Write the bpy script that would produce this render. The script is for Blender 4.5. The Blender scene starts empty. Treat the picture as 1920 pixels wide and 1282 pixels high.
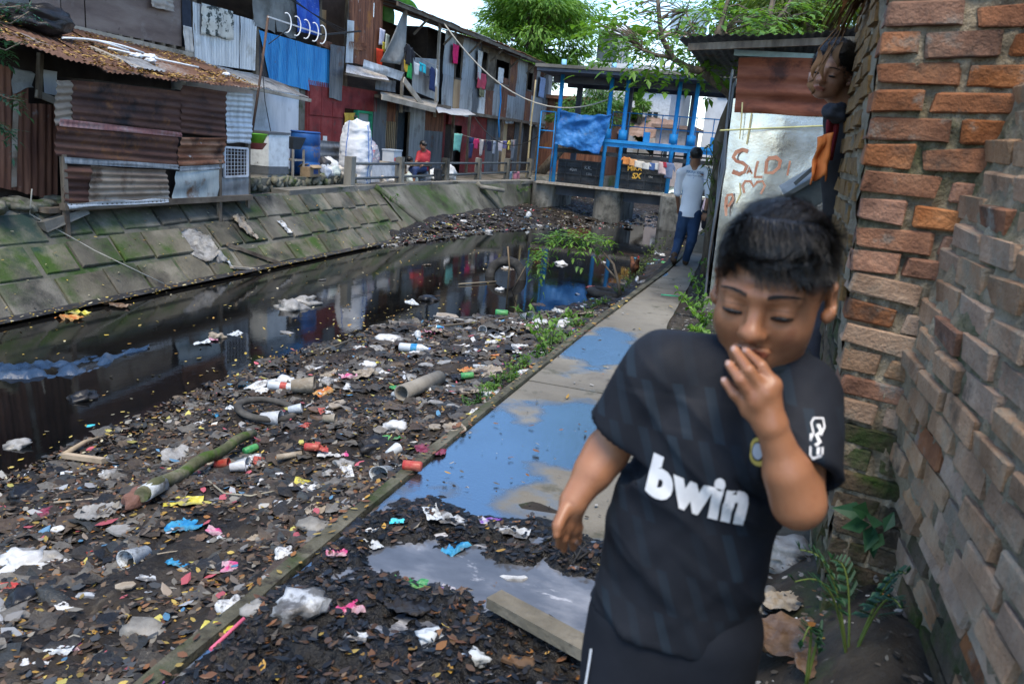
import bpy, bmesh, math, random
import numpy as np
from mathutils import Vector, Matrix, noise
from mathutils.bvhtree import BVHTree
R = math.radians
random.seed(7); rng = np.random.default_rng(7)
sc = bpy.context.scene
COL = sc.collection

# ---------------------------------------------------------------- camera
# world: Y runs down the canal, path surface z = 0, camera 1.5 m above the path
FPX, CAMH = 1493.0, 1.5
PITCH, ROLL, YAW = R(14.3), R(5.0), R(16.92)
cf = Vector((-math.sin(YAW)*math.cos(PITCH), math.cos(YAW)*math.cos(PITCH), -math.sin(PITCH)))
cr0 = Vector((math.cos(YAW), math.sin(YAW), 0)); cu0 = cr0.cross(cf)
cr = cr0*math.cos(ROLL) + cu0*math.sin(ROLL); cu = cu0*math.cos(ROLL) - cr0*math.sin(ROLL)
cam_d = bpy.data.cameras.new('camera'); cam = bpy.data.objects.new('camera', cam_d); COL.objects.link(cam)
cam.matrix_world = Matrix(((cr.x, cu.x, -cf.x, 0), (cr.y, cu.y, -cf.y, 0), (cr.z, cu.z, -cf.z, CAMH), (0, 0, 0, 1)))
cam_d.lens = 28; cam_d.sensor_width = 36; cam_d.clip_start = 0.05; cam_d.clip_end = 2000
cam_d.dof.use_dof = True; cam_d.dof.focus_distance = 7.5; cam_d.dof.aperture_fstop = 6.3
sc.camera = cam
# ---------------------------------------------------------------- sky, sun, exposure
SUN_EL, SUN_AZ = R(66), R(165)       # azimuth clockwise from +Y
wd = bpy.data.worlds.new('World'); sc.world = wd; wd.use_nodes = True
wn = wd.node_tree; bg = wn.nodes['Background']
sky = wn.nodes.new('ShaderNodeTexSky'); sky.sky_type = 'NISHITA'; sky.sun_disc = False
sky.sun_elevation = SUN_EL; sky.sun_rotation = SUN_AZ; sky.dust_density = 0.2; sky.air_density = 1.0; sky.ozone_density = 2.5
wn.links.new(sky.outputs[0], bg.inputs[0]); bg.inputs[1].default_value = 0.15
sun_d = bpy.data.lights.new('sun', 'SUN'); sun_d.energy = 2.0; sun_d.angle = R(30); sun_d.color = (1, .89, .72)
sun = bpy.data.objects.new('sun', sun_d); COL.objects.link(sun)
sdir = Vector((math.sin(SUN_AZ)*math.cos(SUN_EL), math.cos(SUN_AZ)*math.cos(SUN_EL), math.sin(SUN_EL)))
sun.rotation_euler = sdir.to_track_quat('Z', 'Y').to_euler()
sc.view_settings.view_transform = 'Standard'; sc.view_settings.look = 'None'
sc.view_settings.exposure = 1.38; sc.view_settings.gamma = 1.0
sc.render.engine = 'CYCLES'
sc.cycles.max_bounces = 6; sc.cycles.transparent_max_bounces = 12
sc.cycles.use_denoising = True

# ---------------------------------------------------------------- survey helpers: a sighted direction met with a real plane
def ray(px, py): return cf + cr*((px-960)/FPX) - cu*((py-641)/FPX)
def AX(px, py, X):
    d = ray(px, py); return d*(X/d.x) + Vector((0, 0, CAMH))
def AY(px, py, Y):
    d = ray(px, py); return d*(Y/d.y) + Vector((0, 0, CAMH))
def AZ(px, py, Z):
    d = ray(px, py); return d*((Z-CAMH)/d.z) + Vector((0, 0, CAMH))

# ---------------------------------------------------------------- object helpers
def tag(o, label=None, cat=None, group=None, kind=None):
    if label: o['label'] = label
    if cat: o['category'] = cat
    if group: o['group'] = group
    if kind: o['kind'] = kind
    return o
def link(name, me, mat=None, parent=None):
    o = bpy.data.objects.new(name, me); COL.objects.link(o)
    if mat is not None and me is not None and len(me.materials) == 0: me.materials.append(mat)
    if parent is not None: o.parent = parent
    return o
def thing(name, label, cat, loc=(0, 0, 0), group=None, rotz=0):
    o = bpy.data.objects.new(name, None); COL.objects.link(o)
    o.location = loc; o.rotation_euler = (0, 0, rotz); o.empty_display_size = .1
    return tag(o, label, cat, group)
def copy_tree(o, parent=None):
    c = o.copy(); COL.objects.link(c); c.parent = parent
    for ch in list(o.children): copy_tree(ch, c)
    return c
def local(o, p):          # world point -> coordinates of a (yaw-only) thing
    v = Vector(p) - o.location
    return Matrix.Rotation(-o.rotation_euler.z, 3, 'Z') @ v

class MB:
    """collects shapes for ONE mesh"""
    def __init__(s): s.v = []; s.f = []; s.mi = []; s.sm = []; s.cur = 0
    def add(s, vs, fs, smooth=False):
        b = len(s.v); s.v.extend([tuple(x) for x in vs])
        for f in fs: s.f.append([i+b for i in f]); s.mi.append(s.cur); s.sm.append(smooth)
        return s
    def box(s, c, d, rot=None, jit=0):
        c = Vector(c); h = Vector(d)/2; vs = []
        for x in (-1, 1):
            for y in (-1, 1):
                for z in (-1, 1):
                    p = Vector((x*h.x, y*h.y, z*h.z))
                    if jit: p += Vector((random.uniform(-jit, jit) for _ in range(3)))
                    if rot is not None: p = rot @ p
                    vs.append(c+p)
        return s.add(vs, [(0,1,3,2),(4,6,7,5),(0,4,5,1),(2,3,7,6),(0,2,6,4),(1,5,7,3)])
    def bar(s, a, b, w, t=None, up=(0, 0, 1)):
        a, b = Vector(a), Vector(b); t = t or w; d = (b-a)
        if d.length < 1e-6: return s
        L = d.length; d.normalize(); up = Vector(up)
        if abs(d.dot(up)) > .98: up = Vector((1, 0, 0))
        x = d.cross(up).normalized(); y = x.cross(d)
        M = Matrix((x, d, y)).transposed()
        return s.box((a+b)/2, (w, L, t), M)
    def tube(s, pts, rad, n=8, caps=True, smooth=True):
        pts = [Vector(p) for p in pts]; m = len(pts)
        if not hasattr(rad, '__len__'): rad = [rad]*m
        b = []; prev = None
        for i, p in enumerate(pts):
            t = (pts[min(i+1, m-1)]-pts[max(i-1, 0)])
            t = t.normalized() if t.length > 1e-9 else Vector((0, 0, 1))
            if prev is None:
                a = Vector((0, 0, 1)) if abs(t.z) < .9 else Vector((1, 0, 0)); u = t.cross(a).normalized()
            else:
                u = (prev - t*prev.dot(t)); u = u.normalized() if u.length > 1e-6 else t.orthogonal().normalized()
            prev = u; w = t.cross(u)
            for k in range(n):
                a = 2*math.pi*k/n; b.append(p + (u*math.cos(a)+w*math.sin(a))*rad[i])
        fs = []
        for i in range(m-1):
            for k in range(n):
                fs.append((i*n+k, i*n+(k+1) % n, (i+1)*n+(k+1) % n, (i+1)*n+k))
        s.add(b, fs, smooth)
        if caps:
            o = len(s.v)-len(b)
            s.f.append([o+k for k in range(n)][::-1]); s.mi.append(s.cur); s.sm.append(False)
            s.f.append([o+(m-1)*n+k for k in range(n)]); s.mi.append(s.cur); s.sm.append(False)
        return s
    def cyl(s, a, b, r, r2=None, n=12, caps=True): return s.tube([a, b], [r, r if r2 is None else r2], n, caps)
    def lathe(s, prof, n=16, M=None, smooth=True):
        vs = []; m = len(prof)
        for r, z in prof:
            for k in range(n):
                a = 2*math.pi*k/n; p = Vector((r*math.cos(a), r*math.sin(a), z)); vs.append(M @ p if M is not None else p)
        fs = [(i*n+k, i*n+(k+1) % n, (i+1)*n+(k+1) % n, (i+1)*n+k) for i in range(m-1) for k in range(n)]
        return s.add(vs, fs, smooth)
    def quad(s, a, b, c, d): return s.add([a, b, c, d], [(0, 1, 2, 3)])
    def grid(s, fn, nu, nv, smooth=True):
        vs = [fn(i/nu, j/nv) for j in range(nv+1) for i in range(nu+1)]
        fs = [(j*(nu+1)+i, j*(nu+1)+i+1, (j+1)*(nu+1)+i+1, (j+1)*(nu+1)+i) for j in range(nv) for i in range(nu)]
        return s.add(vs, fs, smooth)
    def mesh(s, name, mats=()):
        me = bpy.data.meshes.new(name); me.from_pydata(s.v, [], s.f)
        for m in (mats if isinstance(mats, (list, tuple)) else [mats]): me.materials.append(m)
        me.polygons.foreach_set('use_smooth', s.sm)
        if any(s.mi): me.polygons.foreach_set('material_index', s.mi)
        me.update(); return me
    def build(s, name, mat, parent=None): return link(name, s.mesh(name, mat), None, parent)

def npmesh(name, V, Fq, mat=None, smooth=True):
    """numpy verts (n,3) + faces (m,k) -> mesh"""
    me = bpy.data.meshes.new(name); V = np.asarray(V, dtype=np.float32); Fq = np.asarray(Fq, dtype=np.int32)
    k = Fq.shape[1]; me.vertices.add(len(V)); me.vertices.foreach_set('co', V.ravel())
    me.loops.add(Fq.size); me.loops.foreach_set('vertex_index', Fq.ravel())
    me.polygons.add(len(Fq)); me.polygons.foreach_set('loop_start', np.arange(0, Fq.size, k, dtype=np.int32))
    me.polygons.foreach_set('loop_total', np.full(len(Fq), k, dtype=np.int32))
    me.polygons.foreach_set('use_smooth', np.full(len(Fq), smooth)); me.update(calc_edges=True); me.validate()
    if mat is not None: me.materials.append(mat)
    return me

# ---------------------------------------------------------------- materials
def mat(name, cols, scale=4, rough=.8, rvar=.1, bump=.25, bscale=45, metal=0, stretch=(1, 1, 1), dirt=None, rand=0,
        coords='pos', spec=.3, sss=0, trans=0, alpha=1, detail=6, contrast=(.3, .7), attr=None, bdist=.02, back=None):
    m = bpy.data.materials.new(name); m.use_nodes = True; nt = m.node_tree; N = nt.nodes; L = nt.links
    b = N['Principled BSDF']
    if coords == 'pos': src = N.new('ShaderNodeNewGeometry').outputs['Position']
    else: src = N.new('ShaderNodeTexCoord').outputs['Object']
    mp = N.new('ShaderNodeMapping'); mp.inputs['Scale'].default_value = stretch; L.new(src, mp.inputs['Vector'])
    vec = mp.outputs[0]
    oi = N.new('ShaderNodeObjectInfo') if rand else None
    def nz(sc_, det=detail, vin=vec, ro=.6):
        n = N.new('ShaderNodeTexNoise'); n.inputs['Scale'].default_value = sc_; n.inputs['Detail'].default_value = det
        n.inputs['Roughness'].default_value = ro; L.new(vin, n.inputs['Vector']); return n.outputs['Fac']
    n1 = nz(scale)
    rp = N.new('ShaderNodeValToRGB'); L.new(n1, rp.inputs['Fac']); el = rp.color_ramp.elements
    k = len(cols); lo, hi = contrast
    for i, c in enumerate(cols):
        p = lo + (hi-lo)*i/max(1, k-1)
        e = el[i] if i < 2 else el.new(p)
        e.position = p; e.color = (*c[:3], 1)
    if k == 1: el[1].position = 1; el[1].color = (*cols[0][:3], 1)
    c_out = rp.outputs['Color']
    for dd in ([] if dirt is None else (dirt if isinstance(dirt, list) else [dirt])):
        dc, dsc, dl, dh = dd[:4]
        vin = src
        if len(dd) > 4:
            mp2 = N.new('ShaderNodeMapping'); mp2.inputs['Scale'].default_value = dd[4]; mp2.inputs['Location'].default_value = (3.1, 7.7, 1.3); L.new(src, mp2.inputs['Vector']); vin = mp2.outputs[0]
        nd = nz(dsc, 8, vin, .65); mr = N.new('ShaderNodeMapRange'); mr.inputs['From Min'].default_value = dl; mr.inputs['From Max'].default_value = dh; L.new(nd, mr.inputs['Value'])
        mx = N.new('ShaderNodeMix'); mx.data_type = 'RGBA'; L.new(mr.outputs[0], mx.inputs['Factor']); L.new(c_out, mx.inputs['A']); mx.inputs['B'].default_value = (*dc, 1)
        c_out = mx.outputs['Result']
    if attr:
        at = N.new('ShaderNodeAttribute'); at.attribute_name = attr
        mx = N.new('ShaderNodeMix'); mx.data_type = 'RGBA'; mx.blend_type = 'MULTIPLY'; mx.inputs['Factor'].default_value = 1
        L.new(c_out, mx.inputs['A']); L.new(at.outputs['Color'], mx.inputs['B']); c_out = mx.outputs['Result']
    if rand:
        hs = N.new('ShaderNodeHueSaturation'); L.new(c_out, hs.inputs['Color'])
        m1 = N.new('ShaderNodeMapRange'); m1.inputs['To Min'].default_value = 1-rand; m1.inputs['To Max'].default_value = 1+rand; L.new(oi.outputs['Random'], m1.inputs['Value']); L.new(m1.outputs[0], hs.inputs['Value'])
        mu = N.new('ShaderNodeMath'); mu.operation = 'MULTIPLY'; mu.inputs[1].default_value = 7.31; L.new(oi.outputs['Random'], mu.inputs[0])
        fr = N.new('ShaderNodeMath'); fr.operation = 'FRACT'; L.new(mu.outputs[0], fr.inputs[0])
        m2 = N.new('ShaderNodeMapRange'); m2.inputs['To Min'].default_value = 1-rand; m2.inputs['To Max'].default_value = 1+rand*.6; L.new(fr.outputs[0], m2.inputs['Value']); L.new(m2.outputs[0], hs.inputs['Saturation'])
        c_out = hs.outputs['Color']
    L.new(c_out, b.inputs['Base Color'])
    b.inputs['Metallic'].default_value = metal; b.inputs['Specular IOR Level'].default_value = spec
    if rvar:
        mr = N.new('ShaderNodeMapRange'); mr.inputs['To Min'].default_value = max(0, rough-rvar); mr.inputs['To Max'].default_value = min(1, rough+rvar)
        mr.inputs['From Min'].default_value = .3; mr.inputs['From Max'].default_value = .7
        L.new(nz(scale*2.3, 4), mr.inputs['Value']); L.new(mr.outputs[0], b.inputs['Roughness'])
    else: b.inputs['Roughness'].default_value = rough
    if bump:
        bp = N.new('ShaderNodeBump'); bp.inputs['Strength'].default_value = bump; bp.inputs['Distance'].default_value = bdist
        L.new(nz(bscale, 6), bp.inputs['Height']); L.new(bp.outputs[0], b.inputs['Normal'])
    if sss:
        b.inputs['Subsurface Weight'].default_value = sss; b.inputs['Subsurface Radius'].default_value = (.012, .005, .003); b.inputs['Subsurface Scale'].default_value = 1
    if trans: b.inputs['Transmission Weight'].default_value = trans
    if alpha < 1: b.inputs['Alpha'].default_value = alpha
    if back:   # thin leaf: some light passes through
        out = N['Material Output']; tr = N.new('ShaderNodeBsdfTranslucent'); mixs = N.new('ShaderNodeMixShader'); mixs.inputs[0].default_value = back
        gm = N.new('ShaderNodeMix'); gm.data_type = 'RGBA'; gm.blend_type = 'MULTIPLY'; gm.inputs['Factor'].default_value = 1; L.new(c_out, gm.inputs['A']); gm.inputs['B'].default_value = (1.6, 1.7, .7, 1)
        L.new(gm.outputs['Result'], tr.inputs['Color']); L.new(b.outputs[0], mixs.inputs[1]); L.new(tr.outputs[0], mixs.inputs[2]); L.new(mixs.outputs[0], out.inputs['Surface'])
    return m
_mc = {}
def flat(c, rough=.75, bump=.12, bscale=60, **k):
    key = (tuple(round(x, 3) for x in c), rough, bump, bscale, tuple(sorted(k.items())))
    if key not in _mc:
        _mc[key] = mat('mat_%d' % len(_mc), [tuple(x*.75 for x in c), c, tuple(min(1, x*1.15) for x in c)], scale=9, rough=rough, bump=bump, bscale=bscale, **k)
    return _mc[key]
G = Vector((0, 0, 1))
def fbm(x, y, z=0, o=4): return noise.fractal(Vector((x, y, z)), .8, 2.1, o)

# corrugated / flat sheet over four corners a(bottom-left) b(bottom-right) c(top-right) d(top-left)
def csheet(name, mt, parent, a, b, c, d, pitch=.076, amp=.010, along='v', off=(0, 0, 0), dent=.012, rag=0, nrow=5, org=None, seed=None):
    a, b, c, d = [Vector(p) + Vector(off) for p in (a, b, c, d)]
    if org is not None: a, b, c, d = [p-org for p in (a, b, c, d)]
    nrm = (b-a).cross(d-a).normalized()
    if nrm.dot(Vector((0, 0, CAMH)) - (a + (org or Vector((0, 0, 0))))) < 0: nrm = -nrm
    sd = random.uniform(0, 99) if seed is None else seed
    W = (b-a).length if along == 'v' else (d-a).length
    nw = max(2, int(W/pitch*5)) if amp > 0 else 12
    def P(u, v):
        q = a.lerp(b, u).lerp(d.lerp(c, u), v)
        s = u if along == 'v' else v
        w = math.sin(2*math.pi*W/pitch*s) * amp if amp else 0
        w += dent*noise.noise(Vector((u*W*1.3+sd, v*2.7, sd)))*1.5
        if rag:
            e = rag*noise.noise(Vector((u*W*3+sd, sd, 1)))
            if v < .01: q = q + (d-a).normalized()*e
            if v > .99: q = q + (d-a).normalized()*rag*noise.noise(Vector((u*W*3+sd, sd, 9)))
        return q + nrm*w
    m = MB()
    if along == 'v': m.grid(P, nw, nrow)
    else: m.grid(P, nrow*2, nw)
    o = m.build(name, mt, parent)
    return o

def cloth(name, mt, a, b, drop, parent=None, folds=5, amp=.03, nu=18, nv=10, sway=.0, ragged=.03, thick=.004, nrm=None, taper=0):
    """a hung cloth between two points, falling by drop"""
    a, b = Vector(a), Vector(b); d = b-a; nrm = Vector(nrm) if nrm is not None else d.cross(G).normalized(); sd = random.uniform(0, 50)
    def P(u, v):
        uu = .5+(u-.5)*(1-taper*v)
        p = a.lerp(b, uu) - G*drop*v*(1+ragged*noise.noise(Vector((u*4+sd, 0, 0)))*2)
        p += nrm*amp*(.3+v)*math.sin(folds*2*math.pi*u+sd+v*1.3) + nrm*sway*v*v + nrm*.03*noise.noise(Vector((u*3+sd, v*3, 2)))
        return p
    m = MB(); m.grid(P, nu, nv); o = m.build(name, mt, parent)
    md = o.modifiers.new('solid', 'SOLIDIFY'); md.thickness = thick
    return o
# ================================================================ SETTING
WZ = -0.7
def slope_ground(name, mt, fn, x0, x1, y0, y1, nx, ny):
    xs = np.linspace(x0, x1, nx+1); ys = np.linspace(y0, y1, ny+1)
    V = [(x, y, fn(x, y)) for y in ys for x in xs]
    i, j = np.meshgrid(np.arange(nx), np.arange(ny)); a = (j*(nx+1)+i).ravel()
    F = np.stack([a, a+1, a+nx+2, a+nx+1], 1)
    return link(name, npmesh(name, V, F, mt))
m_earth = mat('earth', [(.035, .028, .02), (.07, .055, .04), (.11, .09, .07)], scale=1.5, rough=.9, bump=.5, bscale=14)
o = MB().grid(lambda u, v: (-600+1200*u, -300+1200*v, -1.6), 4, 4).build('ground', m_earth); tag(o, kind='structure')

# --- water: black, slow, with small ripples
m_water = mat('canal_water', [(.002, .0025, .003), (.006, .006, .006), (.010, .009, .008)], scale=.8, rough=.045, rvar=.03, bump=.16, bscale=5, bdist=.006, stretch=(1, .55, 1), spec=.62)
o = MB().grid(lambda u, v: (-14+16*u, -8+90*v, WZ), 2, 2).build('water', m_water); tag(o, kind='structure')

# --- left terrace (land behind the embankment) and right land
m_dirt = mat('dirt', [(.06, .05, .04), (.12, .105, .085), (.19, .17, .145)], scale=1.6, rough=.9, bump=.5, bscale=25, dirt=((.03, .035, .02), 2.2, .5, .62))
m_conc = mat('concrete', [(.10, .095, .08), (.19, .18, .155), (.29, .275, .24)], scale=1.8, rough=.88, bump=.35, bscale=55, dirt=[((.06, .055, .045), .9, .47, .66), ((.045, .06, .025), 2.6, .58, .68)])
m_conc_moss = mat('mossy_concrete', [(.045, .048, .038), (.11, .105, .085), (.20, .19, .155)], scale=1.1, rough=.88, bump=.45, bscale=45, dirt=[((.028, .055, .012), 1.3, .47, .62), ((.012, .013, .012), .8, .54, .68)])
o = MB().box((-34, 30, -.7), (51.8, 120, 1.8)).build('terrace', m_dirt); tag(o, kind='structure')
m_soil = mat('dark_soil', [(.010, .008, .006), (.026, .020, .014), (.055, .045, .033)], scale=4, rough=.8, bump=.7, bscale=30, dirt=[((.025, .04, .012), 2.2, .54, .66), ((.13, .12, .10), 20, .62, .7)])
o = slope_ground('soil', m_soil, lambda x, y: -.02 + .03*fbm(x*2, y*2) + .38*max(0, min(1, (x-.05)/.4))*max(0, min(1, (3.3-y)/.8))*(1+.25*fbm(x*5, y*5, 3)), -1.30, 30, -2, 60, 180, 260); tag(o, kind='structure')

# --- path: concrete slabs with wet patches, mossy kerb on the canal side
def wet_concrete(name):
    m = mat(name, [(.10, .088, .068), (.175, .157, .124), (.25, .228, .185)], scale=1.6, rough=.86, bump=.3, bscale=70, dirt=[((.07, .06, .05), .8, .5, .66), ((.05, .05, .03), 3.5, .57, .7)])
    nt = m.node_tree; N = nt.nodes; L = nt.links; b = N['Principled BSDF']
    geo = N.new('ShaderNodeNewGeometry'); nz = N.new('ShaderNodeTexNoise'); nz.inputs['Scale'].default_value = 3.3; nz.inputs['Detail'].default_value = 6; L.new(geo.outputs['Position'], nz.inputs['Vector'])
    tot = None
    for cx, cy, rx, ry in ((-1.12, 3.55, .40, .80), (-.88, 3.9, .30, .72), (-1.05, 5.9, .32, .72), (-.95, 2.2, .9, .85), (-1.15, 10.1, .05, .25)):
        v = N.new('ShaderNodeVectorMath'); v.operation = 'SUBTRACT'; v.inputs[1].default_value = (cx, cy, 0); L.new(geo.outputs['Position'], v.inputs[0])
        s = N.new('ShaderNodeVectorMath'); s.operation = 'MULTIPLY'; s.inputs[1].default_value = (1/rx, 1/ry, 0); L.new(v.outputs[0], s.inputs[0])
        ln = N.new('ShaderNodeVectorMath'); ln.operation = 'LENGTH'; L.new(s.outputs[0], ln.inputs[0])
        if tot is None: tot = ln.outputs['Value']
        else:
            mn = N.new('ShaderNodeMath'); mn.operation = 'MINIMUM'; L.new(tot, mn.inputs[0]); L.new(ln.outputs['Value'], mn.inputs[1]); tot = mn.outputs[0]
    ad = N.new('ShaderNodeMath'); ad.operation = 'MULTIPLY_ADD'; ad.inputs[1].default_value = 1.9; L.new(nz.outputs['Fac'], ad.inputs[0]); L.new(tot, ad.inputs[2])
    mr = N.new('ShaderNodeMapRange'); mr.inputs['From Min'].default_value = 1.66; mr.inputs['From Max'].default_value = 2.0; mr.inputs['To Min'].default_value = 1; mr.inputs['To Max'].default_value = 0; L.new(ad.outputs[0], mr.inputs['Value'])
    wet = mr.outputs[0]
    oldc = b.inputs['Base Color'].links[0].from_socket; oldr = b.inputs['Roughness'].links[0].from_socket
    mx = N.new('ShaderNodeMix'); mx.data_type = 'RGBA'; L.new(wet, mx.inputs['Factor']); L.new(oldc, mx.inputs['A']); mx.inputs['B'].default_value = (.018, .018, .018, 1); L.new(mx.outputs['Result'], b.inputs['Base Color'])
    # standing water is smoother in the middle, grainy where the concrete shows through
    n2 = N.new('ShaderNodeTexNoise'); n2.inputs['Scale'].default_value = 3.4; n2.inputs['Detail'].default_value = 5; L.new(geo.outputs['Position'], n2.inputs['Vector'])
    r2 = N.new('ShaderNodeMapRange'); r2.inputs['From Min'].default_value = .35; r2.inputs['From Max'].default_value = .65; r2.inputs['To Min'].default_value = .04; r2.inputs['To Max'].default_value = .17; L.new(n2.outputs['Fac'], r2.inputs['Value'])
    mf = N.new('ShaderNodeMix'); mf.data_type = 'FLOAT'; L.new(wet, mf.inputs['Factor']); L.new(oldr, mf.inputs['A']); L.new(r2.outputs[0], mf.inputs['B']); L.new(mf.outputs['Result'], b.inputs['Roughness'])
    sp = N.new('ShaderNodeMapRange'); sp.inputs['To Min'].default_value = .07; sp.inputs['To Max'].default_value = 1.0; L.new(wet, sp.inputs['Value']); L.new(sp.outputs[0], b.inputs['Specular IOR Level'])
    b.inputs['IOR'].default_value = 2.6; b.inputs['Specular Tint'].default_value = (.62, .84, 1, 1)  # blue tint and raised IOR put extra sky blue into the puddle reflection
    bp = [n for n in N if n.type == 'BUMP'][0]; bs = N.new('ShaderNodeMapRange'); bs.inputs['To Min'].default_value = .3; bs.inputs['To Max'].default_value = .10; L.new(wet, bs.inputs['Value']); L.new(bs.outputs[0], bp.inputs['Strength'])
    return m
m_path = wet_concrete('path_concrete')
path = bpy.data.objects.new('path', None); COL.objects.link(path); tag(path, kind='structure')
def pathL(y): return float(np.interp(y, [0, 2, 4, 6.6, 10.3, 16, 22], [-1.42, -1.42, -1.40, -1.35, -1.21, -1.18, -1.25]))
def pathR(y): return float(np.interp(y, [0, 5.2, 6.6, 7, 9.3, 13, 16.2, 22], [-.30, -.34, -.66, -.72, -.77, -.9, -1.0, -1.1]))
joints = [.2, 2.6, 4.75, 6.95, 9.05, 11.6, 14.2, 17.0, 21]
for i in range(len(joints)-1):
    y0, y1 = joints[i]+.006, joints[i+1]-.006; m = MB(); n = 10; dz = random.uniform(-.004, .004)
    top = []; 
    for k in range(n+1):
        y = y0+(y1-y0)*k/n; w = .012*noise.noise(Vector((y*5, i, 0))); top.append((pathL(y)+.075, y, dz)); top.append((pathR(y)+w*2, y, dz+.002))
    bot = [(x, y, -.16) for x, y, z in top]; N0 = len(top)
    fs = [(2*k, 2*k+1, 2*k+3, 2*k+2) for k in range(n)]
    fs += [(2*k+1, N0+2*k+1, N0+2*k+3, 2*k+3) for k in range(n)] + [(0, N0, N0+1, 1), (N0-2, N0-1, 2*N0-1, 2*N0-2)] + [(2*k, 2*k+2, N0+2*k+2, N0+2*k) for k in range(n)]
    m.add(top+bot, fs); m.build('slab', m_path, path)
m_kerb = mat('kerb_moss', [(.04, .038, .026), (.085, .08, .055), (.15, .14, .105)], scale=5, rough=.9, bump=.8, bscale=50, dirt=[((.035, .05, .016), 3, .52, .66), ((.02, .016, .012), 7, .56, .68)])
m = MB(); n = 120; vs = []
for k in range(n+1):
    y = .2+20.8*k/n; x = pathL(y); w = .012*noise.noise(Vector((y*2.3, 0, 4))); z = .012+.008*noise.noise(Vector((y*4, 7, 0)))
    vs += [(x-.012+w, y, -.5), (x-.005+w, y, z-.012), (x+.006+w, y, z), (x+.062, y, z+.002), (x+.072, y, -.1)]
m.add(vs, [(5*k+j, 5*k+j+1, 5*k+j+6, 5*k+j+5) for k in range(n) for j in range(4)]); m.build('kerb', m_kerb, path)

# --- mud and rubbish bank between path and water
def bank_w(y): return float(np.interp(y, [0, 3, 6.2, 8.2, 10, 14, 24], [2.6, 2.5, 2.75, 2.5, 1.35, 1.0, .8]))
def bank_e(y): return float(np.interp(y, [0, 2, 5, 8, 11, 24], [-.10, -.12, -.17, -.30, -.46, -.5]))
def bank_h(x, y):
    t = max(0, (pathL(y)-x)/bank_w(y)); e = bank_e(y)
    h = e - (.72+e)*min(1.25, t**.85) + (.05+.03*min(1, t*2))*fbm(x*1.5, y*1.5, 0, 3) + .022*fbm(x*6, y*6, 5, 3)
    return h
m_mud = mat('mud', [(.004, .0035, .003), (.015, .011, .0075), (.042, .032, .022)], scale=3.2, rough=.62, rvar=.3, bump=.8, bscale=38, dirt=[((.075, .06, .042), 16, .57, .7), ((.12, .115, .105), 34, .66, .72)])
o = slope_ground('mud_bank', m_mud, bank_h, -6.0, -1.37, 8.98, 24, 140, 260); tag(o, kind='structure')
o = slope_ground('mud_bank', m_mud, lambda x, y: bank_h(x, y)+.016*fbm(x*13, y*13, 9, 3)+.007*fbm(x*38, y*38, 4, 2), -5.2, -1.37, .3, 9.0, 260, 480); tag(o, kind='structure')
def heap_h(x, y):
    w = float(np.interp(y, [12, 14.5, 18, 21, 24, 34], [.05, .35, .8, 1.9, 3.6, 3.8])); t = max(0, (x+7.2)/w)
    return -.40 - .24*max(0, min(1, (16.5-y)/2.5)) - .38*min(1.6, t) + .07*fbm(x*1.8, y*1.8, 0, 3)
o = slope_ground('silt_bank', m_mud, heap_h, -7.3, -2.6, 12, 34, 70, 160); tag(o, kind='structure')

# --- black wet litter spread over the near end of the path
m_litter = mat('wet_litter', [(.0025, .0023, .0022), (.006, .0055, .005), (.018, .015, .012)], scale=5, rough=.34, rvar=.2, bump=1.0, bscale=30, dirt=((.05, .038, .026), 22, .6, .72))
def litter_h(x, y):
    e = min(1, max(0, (y-.6)/.2))*min(1, max(0, (3.02+.25*noise.noise(Vector((x*2.5, 0, 2)))-y)/.35))*min(1, max(0, (x+1.40)/.12))*min(1, max(0, (.5-x)/.3))
    dip = (1+.5*fbm(x*5, y*5, 12, 3))*(1.15*math.exp(-(((x+.92)/.19)**2+((y-2.37)/.13)**2)*1.1) + 1.2*math.exp(-(((x+.42)/.32)**2+((y-2.38)/.15)**2)*1.1))
    return -.03 + e*(.062+.034*fbm(x*4, y*4, 1, 3)+.020*fbm(x*16, y*16, 6, 3)+.012*fbm(x*45, y*45, 2, 2)) - .085*dip
o = slope_ground('litter_mud', m_litter, litter_h, -1.42, .62, .4, 3.4, 200, 300); tag(o, kind='stuff', label=None)
m_puddle = mat('milky_puddle', [(.05, .054, .062), (.09, .096, .11), (.22, .225, .24)], scale=3.2, rough=.07, rvar=.05, bump=.05, bscale=30, spec=.7, stretch=(1, 1.6, 1), dirt=((.50, .50, .52), 3.2, .58, .66, (1, 2.6, 1)))
m = MB(); m.grid(lambda u, v: (-1.3+1.7*u, 1.9+.85*v, .010), 2, 2); o = m.build('puddle', m_puddle); tag(o, kind='structure')

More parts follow.
